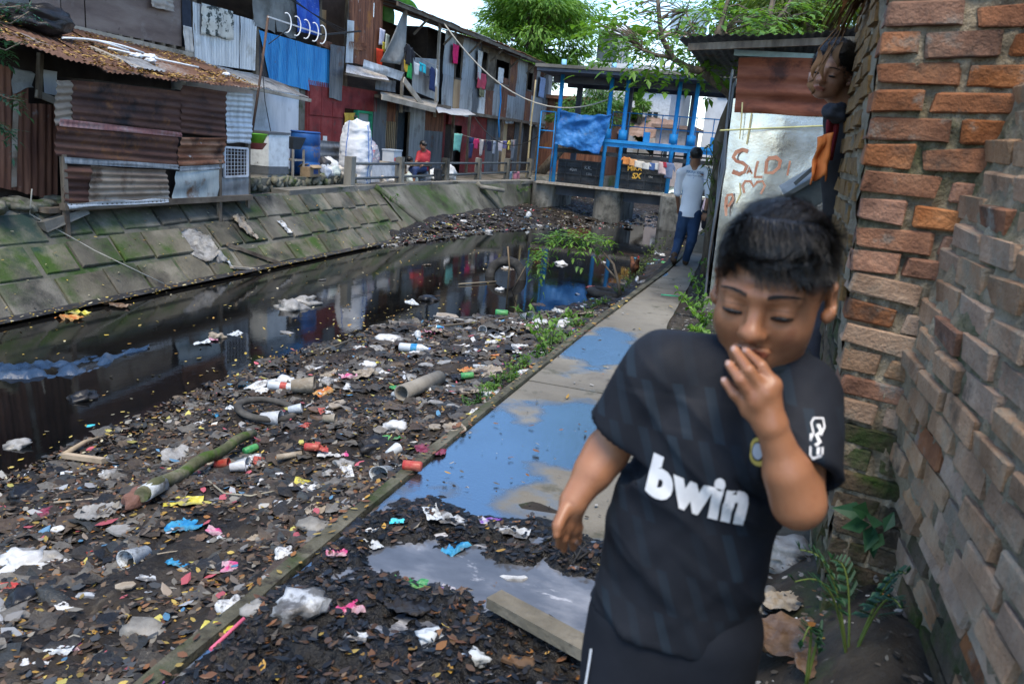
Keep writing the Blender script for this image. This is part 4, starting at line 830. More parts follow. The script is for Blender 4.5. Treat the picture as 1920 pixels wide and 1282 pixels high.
# grey corrugated screen behind
o = csheet('fence_sheet', m_zinc, None, AX(598, 310, -9.1), AX(650, 312, -9.1), AX(652, 268, -9.1), AX(598, 263, -9.1), along='h', pitch=.17, amp=.018); tag(o, 'low pale grey ribbed metal screen between barrel and white sack', 'screen')
bagm = [rock_mesh('bag', flat(c, rough=.45, bump=.5, bscale=16), .17, .2, .14, 2.2*i+1, 3, .55) for i, c in enumerate(((.55, .56, .56), (.42, .48, .46), (.05, .05, .055), (.3, .34, .4), (.5, .46, .4)))]
for k, (px, py, X, s, i, lb) in enumerate(((612, 322, -8.7, 1.0, 0, 'white rubbish bag under the ribbed metal screen'), (622, 312, -8.75, .9, 0, 'white carrier bag leaning on the ribbed metal screen'), (604, 308, -8.8, .85, 2, 'black bag beside the blue barrel'), (625, 328, -8.6, .8, 1, 'pale green bag in heap beside the big sack'), (610, 331, -8.55, .7, 3, 'bluish bag in heap beside the big sack'), (636, 326, -8.6, .7, 4, 'beige bag in heap beside the big sack'))):
    o = link('rubbish_bag', bagm[i]); o.location = AX(px, py, X); o.location.z = max(.52, o.location.z); o.scale = (s, s, s); o.rotation_euler = (k, .3*k, k*2); tag(o, lb, 'bag')
# tall woven sack
sk = thing('woven_sack', 'bulging tall white woven sack with blue stripes behind the railing', 'sack', (-8.62, 15.65, .2))
def sackP(u, v):
    a = 2*math.pi*u; r = .33*(.82+.22*math.sin(min(1, v*1.15)*math.pi*.8+.3))*(1-.12*max(0, v-.9)/.1)+.005*math.sin(v*38+3*math.sin(a*2))+.030*noise.noise(Vector((math.cos(a)*2.4, math.sin(a)*2.4, v*7)))+.016*noise.noise(Vector((math.cos(a)*5, math.sin(a)*5, v*26)))
    zz = 1.32*v+.05*math.sin(a*3)*(v > .95); return Vector((r*math.cos(a)*1.0, r*math.sin(a), zz))
m_sack = mat('woven_white', [(.50, .51, .53), (.62, .63, .65), (.70, .71, .73)], scale=4, rough=.6, bump=.3, bscale=60, dirt=((.38, .38, .38), 2, .54, .72))
m = MB(); m.grid(sackP, 48, 60); m.build('body', m_sack, sk); m = MB(); m.grid(lambda u, v: (lambda p: Vector((p.x*(1-v), p.y*(1-v), p.z+.1*v*v-.04*v)))(sackP(u, 1)), 48, 4); m.build('gathered_top', m_sack, sk)
for u in (-.02, .23, .73, .09):
    m = MB(); m.tube([sackP(u, t/24)*1.0+Vector((math.cos(u*6.283), math.sin(u*6.283), 0))*.004 for t in range(25)], .009, 5); m.build('stripe', flat((.06, .16, .45)), sk)
# railing: concrete posts with two pipes
rl = thing('railing', 'low railing of square concrete posts and dark pipes along the terrace', 'railing', (-8.22, 20, .2))
pp = [AX(px, py, -8.22) for px, py in ((655, 355), (748, 356), (833, 353), (894, 350), (948, 349), (990, 347))]
for p in pp:
    m = MB(); m.box(Vector((-8.22, p.y, .53))-rl.location, (.16, .17, .66), Matrix.Rotation(random.uniform(-.03, .03), 3, 'X'), .012); m.build('post', m_pier, rl)
for z in (.72, .42):
    for i in range(5): m = MB(); m.cyl(Vector((-8.22, pp[i].y+.09, z))-rl.location, Vector((-8.22, pp[i+1].y-.09, z-.01))-rl.location, .028, n=8); m.build('rail', flat((.07, .085, .095)), rl)
# board, clear box, bags, bench
tb = thing('low_table', 'low table with white painted front behind the railing', 'table', (-8.75, 17.3, .2)); MB().box((0, 0, .26), (.04, 1.35, .42)).build('front_panel', flat((.62, .63, .64)), tb); m = MB(); m.box((-.3, 0, .48), (.65, 1.4, .03)); m.build('table_top', m_woodl, tb)
bx_ = thing('storage_box', 'clear plastic storage box with colourful things on the low table', 'box', (-8.8, 17.75, .7)); MB().box((0, 0, .14), (.3, .42, .26)).build('tub', mat('clear_plastic', [(.5, .55, .6), (.6, .64, .68), (.65, .7, .72)], scale=5, rough=.2, bump=0, alpha=.75), bx_)
for k, c in enumerate(((.5, .05, .05), (.05, .2, .5), (.6, .5, .05), (.1, .4, .2))): MB().box((.155, -.14+.09*k, .07+.03*(k % 2)), (.01, .07, .08)).build('toy', flat(c), bx_)
MB().box((0, 0, .28), (.33, .45, .03)).build('lid', flat((.4, .45, .5)), bx_)
o = link('printed_bag', rock_mesh('printed_bag', mat('printed_bag', [(.5, .5, .52), (.2, .2, .25), (.6, .58, .55)], scale=14, rough=.4, bump=.5, bscale=15, dirt=((.45, .08, .1), 11, .58, .62)), .16, .2, .34, 4.4, 3, .35)); o.location = (-8.9, 16.9, .8); tag(o, 'patterned plastic bag with red print on low table', 'bag')
bn = thing('wooden_bench', 'small brown wooden bench behind the railing under the woman', 'bench', (-8.65, 18.9, .2)); m = MB(); m.box((0, 0, .44), (.38, .95, .04)); m.build('seat', m_wood, bn)
for sx in (-1, 1):
    for sy in (-1, 1): m = MB(); m.bar((sx*.15, sy*.42, 0), (sx*.14, sy*.4, .43), .05); m.build('leg', m_wood, bn)
m = MB(); m.bar((.15, -.42, .2), (.15, .42, .2), .035, .05); m.build('stretcher', m_wood, bn)
for k, (px, py, X, s, i, lb) in enumerate(((812, 332, -8.7, 1.3, 0, 'big white plastic bag beside the wooden bench'), (842, 322, -8.5, 1.2, 0, 'white plastic bag hung over the railing beyond the bench'), (770, 348, -8.6, .9, 1, 'pale bag under the wooden bench'), (718, 348, -8.55, .6, 4, 'beige bag under the white fronted table'), (738, 350, -8.5, .55, 0, 'small white bag at foot of railing post'), (795, 345, -8.6, 1.1, 3, 'greyish bag between bench legs'))):
    o = link('rubbish_bag', bagm[i]); o.location = AX(px, py, X); o.location.z = max(.3, o.location.z); o.scale = (s, s, s); o.rotation_euler = (k, .4*k, k*2.3); tag(o, lb, 'bag')
for px, c, lb in ((822, (.02, .02, .022), 'black cloth thrown over the railing by the bench'),):
    cl = cloth('drying_cloth', flat(c), AX(px-8, 316, -8.17), AX(px+8, 317, -8.17), .5, folds=2, amp=.03, nrm=(1, 0, 0), taper=.2); tag(cl, lb, 'cloth')
ch = thing('green_basin', 'lime green and pink plastic basins stacked at the hut corner', 'basin', AX(478, 268, -8.1)); m = MB(); m.lathe([(0, 0), (.13, 0), (.2, .14), (.21, .145)], 18); m.build('bowl', flat((.2, .6, .06), rough=.4), ch); m = MB(); m.lathe([(0, -.1), (.12, -.1), (.19, .0), (.2, .005)], 18); m.build('lower_bowl', flat((.45, .12, .12), rough=.4), ch)
# ================================================================ RIGHT SIDE: tin shack, brick wall
SY = 8.1
m_sheet = mat('bright_sheet', [(.40, .41, .42), (.50, .51, .52), (.60, .61, .62)], scale=1.4, rough=.22, rvar=.07, bump=.18, bscale=1.3, bdist=.05, metal=.95, dirt=((.30, .29, .26), 3, .60, .76))
m_rred = mat('rust_red', [(.10, .028, .014), (.18, .055, .028), (.25, .09, .05)], scale=3, rough=.7, bump=.25, bscale=30, metal=.1, stretch=(1, 1, 3), dirt=((.06, .022, .015), 4, .54, .68))
sh_ = thing('tin_shack', 'shack with shiny painted metal front and rusty red corrugated band above', 'shack', (0, SY, 0)); sl = sh_.location
def sp(px, py, Y=SY): return AY(px, py, Y)
# front face: three smooth sheets, curling at the left edge
xs_ = [-.50, .18, .95, 1.7]
for i in range(3):
    a0, a1 = xs_[i], xs_[i+1]
    def P(u, v, a0=a0, a1=a1, i=i):
        x = a0+(a1-a0)*u; z = .04+2.0*v; e = .05*math.exp(-((u)/.12)**2) if i == 0 else 0
        return Vector((x-.05*(1-v)*(i == 0)*(1-u)*-1, .012*(i % 2)+e+.02*noise.noise(Vector((x*1.7, z*1.2, 3))), z))
    m = MB(); m.grid(P, 24, 24); m.build('metal_sheet', m_sheet, sh_)
csheet('rusty_sheet', m_rred, sh_, (-.47, SY-.03, 1.92), (1.2, SY-.03, 1.96), (1.2, SY-.03, 2.42), (-.50, SY-.03, 2.40), along='h', pitch=.15, amp=.022, dent=.04, rag=.07, org=sl, nrow=12)
m = MB(); m.box((.5, -.02, 2.44), (2.1, .04, .05)); m.build('blue_fascia', flat((.30, .42, .46)), sh_)
# left side wall along the path
for k in range(5):
    y0_, y1_ = SY+.02+k*.9, SY+.92+k*.9; csheet('side_sheet', m_zinc, sh_, (-.49-.06*k, y0_, .04), (-.49-.06*(k+1), y1_, .04), (-.52-.06*(k+1), y1_, 2.3), (-.52-.06*k, y0_, 2.3), org=sl, dent=.03)
MB().box((.9, 2.3, 1.15), (2.6, 4.4, 2.2)).build('core', m_dark, sh_)
for k in range(4):
    xa = -1.05+k*.75; csheet('roof_sheet', m_zincd, sh_, (xa, SY-.35, 2.50+.07*k), (xa+.78, SY-.35, 2.57+.07*k), (xa+.78, SY+4.2, 2.57+.07*k+.1), (xa, SY+4.2, 2.50+.07*k+.1), org=sl, off=(0, 0, .01*(k % 2)), dent=.03, rag=.05)
m = MB(); m.bar((-.95, -.25, 2.44), (2, -.25, 2.70), .06); m.build('roof_batten', m_wood, sh_)
m = MB(); m.box((-.42, .06, .02), (.14, .1, .2)); m.build('base_block', m_conc, sh_)
# painted lettering on the shiny sheet (red oxide brush strokes)
m_pnt = mat('red_oxide', [(.30, .12, .07), (.38, .17, .10), (.45, .25, .17)], scale=8, rough=.6, bump=.1)
def stroke(parent, pts, w, mt, name='brush_stroke', Y=SY-.05):
    m = MB(); P = []
    q = [AY(x, y, Y)-parent.location for x, y in pts]
    for i, p in enumerate(q):
        t = (q[min(i+1, len(q)-1)]-q[max(i-1, 0)]).normalized(); n = Vector((-t.z, 0, t.x)); ww = w*(.8+.4*noise.noise(Vector((i*1.3, pts[0][0], 0)))); P += [p+n*ww, p-n*ww]
    m.add(P, [(2*i, 2*i+1, 2*i+3, 2*i+2) for i in range(len(q)-1)]); return m.build(name, mt, parent)
def Z4(pts): return [(1150+x/2.914, y/2.914) for x, y in pts]
for pts, w in (([(735, 828), (705, 818), (672, 832), (655, 860), (672, 882), (705, 890), (728, 908), (715, 940), (685, 952), (650, 938)], .022), ([(730, 950), (742, 915), (757, 950)], .012), ([(733, 938), (752, 936)], .010), ([(790, 880), (778, 925), (772, 968), (815, 968)], .015), ([(838, 880), (832, 945), (870, 945), (905, 915), (912, 880), (890, 862), (850, 865), (838, 880)], .018), ([(965, 880), (950, 960)], .010),
               ([(715, 1055), (705, 1015), (720, 990), (750, 992), (765, 1020), (785, 995), (815, 990), (828, 1015), (805, 1060)], .013), ([(618, 1075), (614, 1130), (616, 1180)], .018), ([(618, 1070), (648, 1062), (655, 1090), (630, 1125), (617, 1128)], .016)):
    stroke(sh_, Z4(pts), w, m_pnt)
for pts in ([(705, 560), (700, 650), (690, 760)], [(755, 620), (740, 720), (728, 790)], [(690, 1000), (695, 1060), (670, 1110)]): stroke(sh_, Z4(pts), .008, flat((.45, .38, .18)), 'paint_drip')
rope('straw_rope', 'yellowish straw string tied across the shiny metal sheet', [sp(1350, 245, SY-.5), sp(1460, 240, SY-.1), sp(1550, 236, SY-.15)], .008, flat((.42, .40, .18)), 'string')
# grey bin leaning, rags on the wall
bn = thing('grey_crate', 'grey plastic crate tipped up against the brick wall', 'crate', AY(1515, 360, 4.0)); bn.scale = (.66, .66, .66); M_ = Matrix.Rotation(R(-38), 3, 'Y') @ Matrix.Rotation(R(12), 3, 'X')
m = MB(); m.box((0, 0, 0), (.24, .24, .18), M_, .01); m.build('bin', flat((.07, .085, .09), rough=.5), bn); m = MB(); m.box(M_ @ Vector((0, 0, .095)), (.29, .29, .03), M_); m.build('rim', flat((.09, .105, .11), rough=.5), bn); m = MB(); m.bar(M_ @ Vector((-.05, -.13, .13)), M_ @ Vector((.1, -.13, .16)), .025); m.build('handle', flat((.05, .06, .065)), bn)

c_ = bn.location; ws2 = thing('crate_stand', 'rough wooden stand carrying the grey plastic crate', 'stand', (c_.x+.02, c_.y+.03, 0)); zt = c_.z-.13
m = MB(); m.box((0, 0, zt-.015), (.2, .2, .03)); m.build('top_board', m_wood, ws2)
for sx in (-1, 1):
    for sy in (-1, 1): m = MB(); m.bar((sx*.08, sy*.08, 0), (sx*.08, sy*.08, zt-.03), .03); m.build('leg', m_wood, ws2)
# ---- brick wall: pier face towards the canal path, near wall and far side
zl = [0, .52, .78, 1.27, 1.79, 2.1, 2.6]; xl = [.34, .30, .26, .22, .19, .19, .19]
zc = [0, .6, .73, 1.04, 1.41, 1.74, 1.92, 2.6]; xc = [.50, .48, .43, .41, .45, .53, .59, .72]
PY = 2.35
def xL(z): return float(np.interp(z, zl, xl))
def xC(z): return float(np.interp(z, zc, xc))
bw = thing('brick_wall', 'leaning rough wall of worn orange bricks with thick grey mortar', 'wall', (.5, PY, 0)); bo = bw.location
BRC = [(.10, .042, .022), (.225, .098, .05), (.33, .165, .09)]
m_brick = mat('brick', BRC, scale=7, rough=.9, bump=.9, bscale=85, bdist=.010, rand=.24, dirt=[((.05, .04, .032), 6, .52, .68), ((.20, .185, .155), 9, .56, .68)])
m_brickp = mat('brick_pale', [(.17, .098, .056), (.31, .195, .12), (.40, .285, .19)], scale=7, rough=.92, bump=.9, bscale=85, bdist=.010, rand=.2, dirt=[((.24, .20, .145), 6, .52, .66), ((.06, .048, .035), 4, .58, .7)])
m_brickm = mat('brick_mossy', [(.05, .04, .026), (.10, .072, .045), (.15, .10, .065)], scale=7, rough=.92, bump=1.0, bscale=40, rand=.2, dirt=[((.035, .055, .012), 4, .46, .6), ((.015, .018, .012), 3, .56, .7)])
m_bricko = mat('brick_ochre', [(.10, .055, .022), (.20, .115, .04), (.28, .17, .07)], scale=7, rough=.92, bump=1.0, bscale=40, dirt=((.09, .085, .065), 7, .52, .64))
m_mortar = mat('mortar', [(.13, .105, .07), (.235, .195, .135), (.33, .28, .20)], scale=9, rough=.94, bump=1.0, bscale=75, bdist=.016, dirt=((.04, .055, .02), 2.2, .54, .68))
def brick_mesh(seed, L=1.0):
    """unit-ish worn brick: chamfered, broken edges"""
    random.seed(seed); bm = bmesh.new(); bmesh.ops.create_cube(bm, size=1)
    for v in bm.verts: v.co += Vector((random.uniform(-.04, .04), random.uniform(-.03, .03), random.uniform(-.09, .09)))
    bmesh.ops.bevel(bm, geom=bm.edges[:]+bm.verts[:], offset=.045, segments=1, affect='EDGES', profile=.6)
    for v in bm.verts: v.co += Vector((random.uniform(-.02, .02), random.uniform(-.03, .03), random.uniform(-.045, .045)))
    return bm
bms = {}
for mt in (m_brick, m_brickp, m_brickm):
    for s in range(8):
        bm = brick_mesh(s+11); me = bpy.data.meshes.new('brick'); bm.to_mesh(me); bm.free(); me.materials.append(mt); bms[(mt.name, s)] = me
random.seed(21)
def put_brick(mt, c, dims, M):
    o = link('brick', bms[(mt.name, random.randrange(8))], None, bw)
    S_ = Matrix.Diagonal(Vector(dims)); R4 = (M.to_3x3() @ Matrix.Rotation(random.uniform(-.025, .025), 3, 'Y') @ S_).to_4x4(); o.matrix_local = Matrix.Translation(Vector(c)-bo) @ R4; return o
CH = .0695; zrow = .18; row = 0
near_d = Vector((.078, -1, 0)).normalized()
while zrow < 2.42:
    z = zrow+CH/2; a, b = xL(z), xC(z); lean = math.atan2(xC(z+.1)-xC(z-.1), .2)
    mt_here = lambda z_: m_brickm if z_ < .74+.05*random.random() else (m_brickp if (z_ < 1.05 and random.random() < .75) or (z_ < 1.2 and random.random() < .3) else m_brick)
    # pier face: x from a to b, tilting a little per course
    tilt = -.05 if z > 1.5 else (.10 if z < 1.25 else .03); L = b-a+.06; x = a-(0 if row % 2 else 0); first = random.uniform(.10, .13) if row % 2 else random.uniform(.185, .21)
    while x < b+.02:
        w = first if x <= a+1e-6 else random.uniform(.17, .215); zz = z-(x-a)*math.tan(tilt)+random.uniform(-.004, .004)
        Mx = Matrix.Rotation(tilt, 3, 'Y')
        put_brick(mt_here(z), (x+w/2+.004, PY+.03+random.uniform(-.006, .006), zz), (w-.010, .10, CH-random.uniform(.010, .018)), Mx); x += w+random.uniform(.004, .018)
    # near wall: runs from the inner corner back past the camera
    s = -.02-(.1 if row % 2 else 0)
    while s < 2.05:
        w = random.uniform(.18, .215); mid = s+w/2; zz = z-.03-.035*mid+random.uniform(-.004, .004)
        cpos = Vector((xC(z), PY, 0))+near_d*mid; bulge = .03*noise.noise(Vector((mid*1.4, z*1.6, 4)))
        ang = math.atan2(near_d.y, near_d.x); Mx = Matrix.Rotation(ang, 3, 'Z') @ Matrix.Rotation(lean*.7, 3, 'X') @ Matrix.Rotation(R(2), 3, 'Y')
        if row < 31 and mid > .06: put_brick(m_brickm if z < .62 and random.random() < .7 else (m_brickp if random.random() < .95 else m_brick), (cpos.x+.045+bulge+random.uniform(-.006, .006), cpos.y, zz), (w-.012, .10, CH-random.uniform(.008, .018)), Mx)
        s += w+random.uniform(.004, .016)
    zrow += CH; row += 1
# mortar bodies
m = MB(); m.grid(lambda u, v: (lambda z: Vector((xL(z)+.012+(xC(z)+.1-xL(z))*u, PY-.004+.016*fbm(u*9, z*16, 2)-.010*max(0, 1.15-z), z)))(2.5*v)-bo, 40, 160); m.build('mortar', m_mortar, bw)
def nearP(u, v):
    z = 2.5*v; p = Vector((xC(z), PY, z-.03-.08*u))+near_d*(2.25*u); p.x += .006+.03*noise.noise(Vector((2.25*u*1.4, z*1.6, 4)))+.013*fbm(u*40, z*16, 8); return p-bo
m = MB(); m.grid(nearP, 180, 150); m.build('mortar', m_mortar, bw)
m = MB(); m.grid(lambda u, v: (lambda z: Vector((xL(z)+.010+.012*fbm(u*14, z*14, 5)+.02*u, PY+.02+1.25*u, z)))(2.5*v)-bo, 60, 140); m.build('mortar', m_mortar, bw)
# far side bricks seen at a glancing angle
m = MB(); zrow = .15; row = 0
while zrow < 2.35:
    s = .04-(.1 if row % 2 else 0)
    while s < 1.2:
        w = random.uniform(.17, .21); z = zrow+CH/2; m.cur = 0 if z > 1.05 else 1
        if s+w/2 > .05: m.box(Vector((xL(z)+.045+.02*s+random.uniform(-.006, .004), PY+.03+s+w/2, z))-bo, (.09, w-.012, CH-.02), Matrix.Rotation(random.uniform(-.03, .03), 3, 'X'), .005)
        s += w+.012
    zrow += CH; row += 1
o = m.build('side_bricks', [m_bricko, m_brickm], bw); o['kind'] = 'stuff'
MB().box((.09+.35, .7, 1.15), (.45, 1.1, 2.3)).build('wall_core', m_mortar, bw)
# dry fronds hanging over the wall top
fr = thing('dry_plant', 'brown withered plant drooping over the top of the brick wall', 'plant', AY(1612, -15, 3.1))
m = MB()
for k in range(46):
    a = random.uniform(2.2, 4.6); L = random.uniform(.06, .20); p = Vector((random.uniform(-.04, .06), random.uniform(-.1, .1), random.uniform(-.04, .1))); pts = []; w = random.uniform(.010, .026)
    for t in range(6):
        u = t/5; pts.append(p+Vector((math.cos(a)*L*u*.55, .2*math.sin(a)*L*u, L*(.25*u-.9*u*u))))
    vs = []
    for i, q in enumerate(pts): ww = w*math.sin(min(1, .25+i/5)*math.pi*.9); vs += [q+Vector((ww*.5, ww, ww*.6)), q-Vector((ww*.5, ww, ww*.6))]
    m.add(vs, [(2*i, 2*i+1, 2*i+3, 2*i+2) for i in range(5)])
m.build('fronds', mat('dry_frond', [(.07, .035, .015), (.15, .075, .03), (.24, .13, .055)], scale=20, rough=.9, bump=.2), fr)
# ================================================================ BEYOND THE SLUICE
m_bwhite = mat('far_white', [(.46, .49, .52), (.55, .58, .61), (.62, .64, .66)], scale=.5, rough=.85, bump=.05, dirt=((.36, .37, .37), .35, .54, .7))
m_tile = mat('far_tiles', [(.13, .085, .065), (.20, .135, .105), (.28, .20, .16)], scale=3, rough=.85, bump=.4, bscale=12, stretch=(.5, .5, 3))
m_glass = mat('window_glass', [(.02, .025, .03), (.035, .04, .045), (.05, .055, .06)], scale=1, rough=.15, bump=0)
def building(name, label, x0, x1, y0, y1, z1, mt, wins, roof=m_zincd, roofh=.15):
    b = thing(name, label, 'building', ((x0+x1)/2, y0, 0)); L = b.location
    MB().box(Vector(((x0+x1)/2, (y0+y1)/2, z1/2))-L, (x1-x0, y1-y0, z1)).build('wall', mt, b); MB().box(Vector(((x0+x1)/2, (y0+y1)/2-.1, z1+roofh/2))-L, (x1-x0+.4, y1-y0+.4, roofh)).build('roof', roof, b)
    for (xa, xb, za, zb) in wins:
        w = MB().box(Vector(((xa+xb)/2, y0-.02, (za+zb)/2))-L, (xb-xa, .06, zb-za)).build('window', m_glass, b)
        m = MB()
        for q in (xa, (xa+xb)/2, xb): m.box(Vector((q, y0-.05, (za+zb)/2))-L, (.07, .06, zb-za))
        for q in (za, zb): m.box(Vector(((xa+xb)/2, y0-.05, q))-L, (xb-xa+.07, .07, .07))
        m.build('frame', m_bwhite, w)
    return b
building('white_building', 'plain pale blue white building rising beyond the sluice', -4.2, 1.5, 46, 56, 7.9, m_bwhite, [(-3.6, -3.0, 4.6, 5.6), (-1.2, -.5, 4.9, 5.9)])
building('white_building', 'narrow white building with grey windows beside the far tree', -.6, 3.5, 38, 45, 6.3, flat((.50, .53, .56)), [(-.3, .2, 3.4, 4.3)])
building('low_house', 'low house with pink wall and rusty roof beyond the sluice', -5.4, -3.9, 37, 41, 2.5, flat((.36, .31, .29)), [(-5.0, -4.5, 1.1, 1.8)], m_tile)
building('low_house', 'grey tin house behind the tarpaulin bay of the sluice', -11.0, -7.4, 35, 41, 3.3, m_rustv, [(-9.4, -8.6, 1.4, 2.3)], m_rust)
building('low_house', 'white walled house by the far water between sluice columns', -7.2, -5.6, 42, 47, 4.6, flat((.48, .5, .52)), [(-6.7, -6.1, 2.4, 3.4)])
# tiled roofs sloping towards the canal
for (xa, xb, ya, yb, za, zb, lb) in ((-9, -5.0, 38.2, 41, 2.2, 3.2, 'rust red roof sloping behind the sluice deck'),):
    o = csheet('tiled_roof', m_tile, None, (xa, ya, za), (xb, ya, za-.2), (xb, yb, zb-.2), (xa, yb, zb), amp=.03, pitch=.3); tag(o, lb, 'roof')
# open roof-frame house with water tank frame above the sluice roof
b = thing('roof_terrace_house', 'house with open rooftop frame and brown tiled shed behind the sluice', 'building', (-7.4, 44, 0)); L = b.location
MB().box(Vector((-8.0, 47, 2.9))-L, (5.0, 6, 5.8)).build('wall', m_bwhite, b)
csheet('tiled_roof', m_tile, b, (-9.1, 44.2, 7.3), (-5.4, 44.2, 7.3), (-5.4, 48, 8.1), (-9.1, 48, 8.1), amp=.04, pitch=.3, org=L)
for x in (-9.0, -7.8, -6.6, -5.5): m = MB(); m.bar(Vector((x, 44.2, 5.8))-L, Vector((x, 44.2, 7.4))-L, .09); m.build('post', flat((.7, .72, .74)), b)
m = MB()
for k in range(24): x = -9+3.5*k/23; m.bar(Vector((x, 44.1, 5.8))-L, Vector((x, 44.1, 6.9))-L, .03)
m.bar(Vector((-9, 44.1, 6.9))-L, Vector((-5.5, 44.1, 6.9))-L, .05); m.build('railing', flat((.5, .52, .54)), b)
csheet('white_roof', m_bwhite, b, (-10.4, 43.6, 7.5), (-8.9, 43.6, 7.2), (-8.9, 49, 8.1), (-10.4, 49, 8.5), amp=0, org=L); MB().box(Vector((-9.6, 46, 6.7))-L, (1.2, 3, 1.5)).build('roof_room', m_zinc, b)
MB().box(Vector((-5.8, 47, 8.3))-L, (1.8, 1.5, 1.3)).build('tank', flat((.3, .4, .5)), b)
# far revetment and right bank wall beyond the sluice
o = MB().grid(lambda u, v: (-7.2-.9*v, 27+40*u, -.75+1.0*v), 40, 3).build('far_revetment', m_conc_moss); tag(o, kind='structure')
o = MB().grid(lambda u, v: (-1.5+.9*v, 26+40*u, -.75+1.2*v), 40, 3).build('far_bank', m_conc_moss); tag(o, kind='structure')
# low parapet and screen of sheets right of the path beyond the shack
pf = thing('path_fence', 'patched fence of old sheets beside the path beyond the shack', 'fence', (-.75, 14.5, 0))
for k in range(6):
    y0_ = 12.6+k*.85; csheet('sheet', random.choice([m_zinc, m_rustv, m_zincd]), pf, (-.72-.03*k, y0_, .0), (-.75-.03*k, y0_+.86, .0), (-.75-.03*k, y0_+.86, 1.6+.3*random.random()), (-.72-.03*k, y0_, 1.6+.3*random.random()), org=pf.location)
sp_ = MB(); sp_.box((-.95, 13.1, .14), (.35, .5, .28), None, .01); tag(sp_.build('concrete_block', m_conc), 'low concrete block the man in checked shirt sits on', 'block')
# ================================================================ TREES AND PLANTS
random.seed(5)
def leafmat(name, cols, back=.35): return mat(name, cols, scale=3.0, rough=.5, bump=0, contrast=(.35, .65), back=back, spec=.4)
m_leaf_a = leafmat('leaf_bright', [(.05, .12, .015), (.10, .21, .03), (.16, .28, .045)]); m_leaf_b = leafmat('leaf_mid', [(.028, .075, .015), (.055, .135, .026), (.10, .19, .04)]); m_leaf_c = leafmat('leaf_deep', [(.008, .035, .016), (.014, .06, .027), (.025, .085, .035)], .2); m_leaf_y = leafmat('leaf_yellowgreen', [(.06, .10, .02), (.10, .15, .03), (.16, .19, .05)])
m_bark = mat('bark', [(.06, .045, .035), (.12, .095, .07), (.19, .16, .125)], scale=6, rough=.9, bump=.6, bscale=25, stretch=(2, 2, .6))
class Leaves:
    def __init__(s): s.V = []; s.F = []
    def leaf(s, p, d, n, L, W, droop=.15):
        d = d.normalized(); sd = d.cross(n)
        if sd.length < 1e-4: sd = d.orthogonal()
        sd = sd.normalized(); n = sd.cross(d); b = len(s.V)
        s.V += [p, p+d*L*.45+sd*W*.5+n*W*.12-G*droop*L*.25, p+d*L*.5-G*droop*L*.3, p+d*L*.45-sd*W*.5+n*W*.12-G*droop*L*.25, p+d*L-G*droop*L]
        s.F += [(b, b+2, b+1), (b, b+3, b+2), (b+1, b+2, b+4), (b+2, b+3, b+4)]
    def frond(s, p, d, L, nl, ll, lw, droop=.5, stem=None, up=None):
        """pinnate leaf: pairs of leaflets on a drooping stalk"""
        d = Vector(d).normalized(); sd = d.cross(G); sd = sd.normalized() if sd.length > 1e-3 else Vector((1, 0, 0)); pts = []
        for i in range(nl+1):
            u = i/nl; q = p+d*L*u-G*droop*L*u*u; pts.append(q)
            if i:
                k = math.sin(min(1, .25+u)*math.pi*.85)
                for sg in (-1, 1): s.leaf(q, (sd*sg*1.0+d*.45-G*.15+Vector((random.uniform(-.15, .15) for _ in range(3)))), G+d*.2, ll*k*random.uniform(.85, 1.15), lw*k)
        s.leaf(pts[-1], d-G*droop, G, ll, lw)
        if stem is not None: stem.tube(pts, .004, 4, False)
    def build(s, name, mt, parent): return link(name, npmesh(name, np.array([tuple(v-parent.location) for v in s.V]), s.F, mt, False), None, parent)
def rv(): return Vector((random.uniform(-1, 1), random.uniform(-1, 1), random.uniform(-1, 1)))
# ---- feathery tree behind the houses
def big_tree(name, label, base, crown_c, rx, ry, rz, nclump, nleaf, ll, mt, seed=1, group=None):
    random.seed(seed); t = thing(name, label, 'tree', base, group); B = Vector(base); C = Vector(crown_c); st = MB(); lv = Leaves()
    st.tube([B-t.location, B.lerp(C, .35)-t.location+Vector((.1, 0, 0)), C-Vector((0, 0, rz*.5))-t.location], [.22, .17, .12], 8)
    for k in range(nclump):
        v = rv(); 
        while v.length > 1 or v.length < .25: v = rv()
        c = C+Vector((v.x*rx, v.y*ry, v.z*rz)); st.tube([C-Vector((0, 0, rz*.4))-t.location, (C.lerp(c, .5)-Vector((0, 0, .1*rz)))-t.location, c-t.location], [.09, .05, .02], 5)
        cr_ = random.uniform(.22, .4)*rx
        for j in range(nleaf):
            w = rv(); 
            while w.length > 1: w = rv()
            p = c+Vector((w.x*cr_*1.2, w.y*cr_*1.2, w.z*cr_*.42-.12*cr_*(w.x*w.x+w.y*w.y))); lv.leaf(p, Vector((w.x+v.x*.6, w.y, -.25+.3*w.z))+rv()*.5, G+rv()*.5, ll*random.uniform(.7, 1.3), ll*.30, .25)
    st.build('trunk', m_bark, t); lv.build('crown', mt, t); return t
big_tree('feathery_tree', 'large feathery green tree rising behind the tin row roof', (-12.5, 42, 0), AY(1005, 55, 42), 3.1, 2.6, 2.5, 60, 420, .30, m_leaf_a, 4)
big_tree('leafy_tree', 'low green tree growing between the sluice and tin row', (-9.2, 31.5, 0), AY(1105, 205, 31.5), 1.5, 1.2, .9, 16, 220, .2, m_leaf_b, 5)
big_tree('leafy_tree', 'slim green tree standing by the white building beyond sluice', (-4.8, 40, 0), AY(1198, 225, 40), .6, .8, 1.6, 14, 200, .2, m_leaf_a, 6)
big_tree('leafy_tree', 'yellow green tree rising behind the shack roof', (1.2, 20, 0), AY(1535, 50, 20), 2.2, 1.6, 1.0, 26, 300, .22, m_leaf_y, 7)
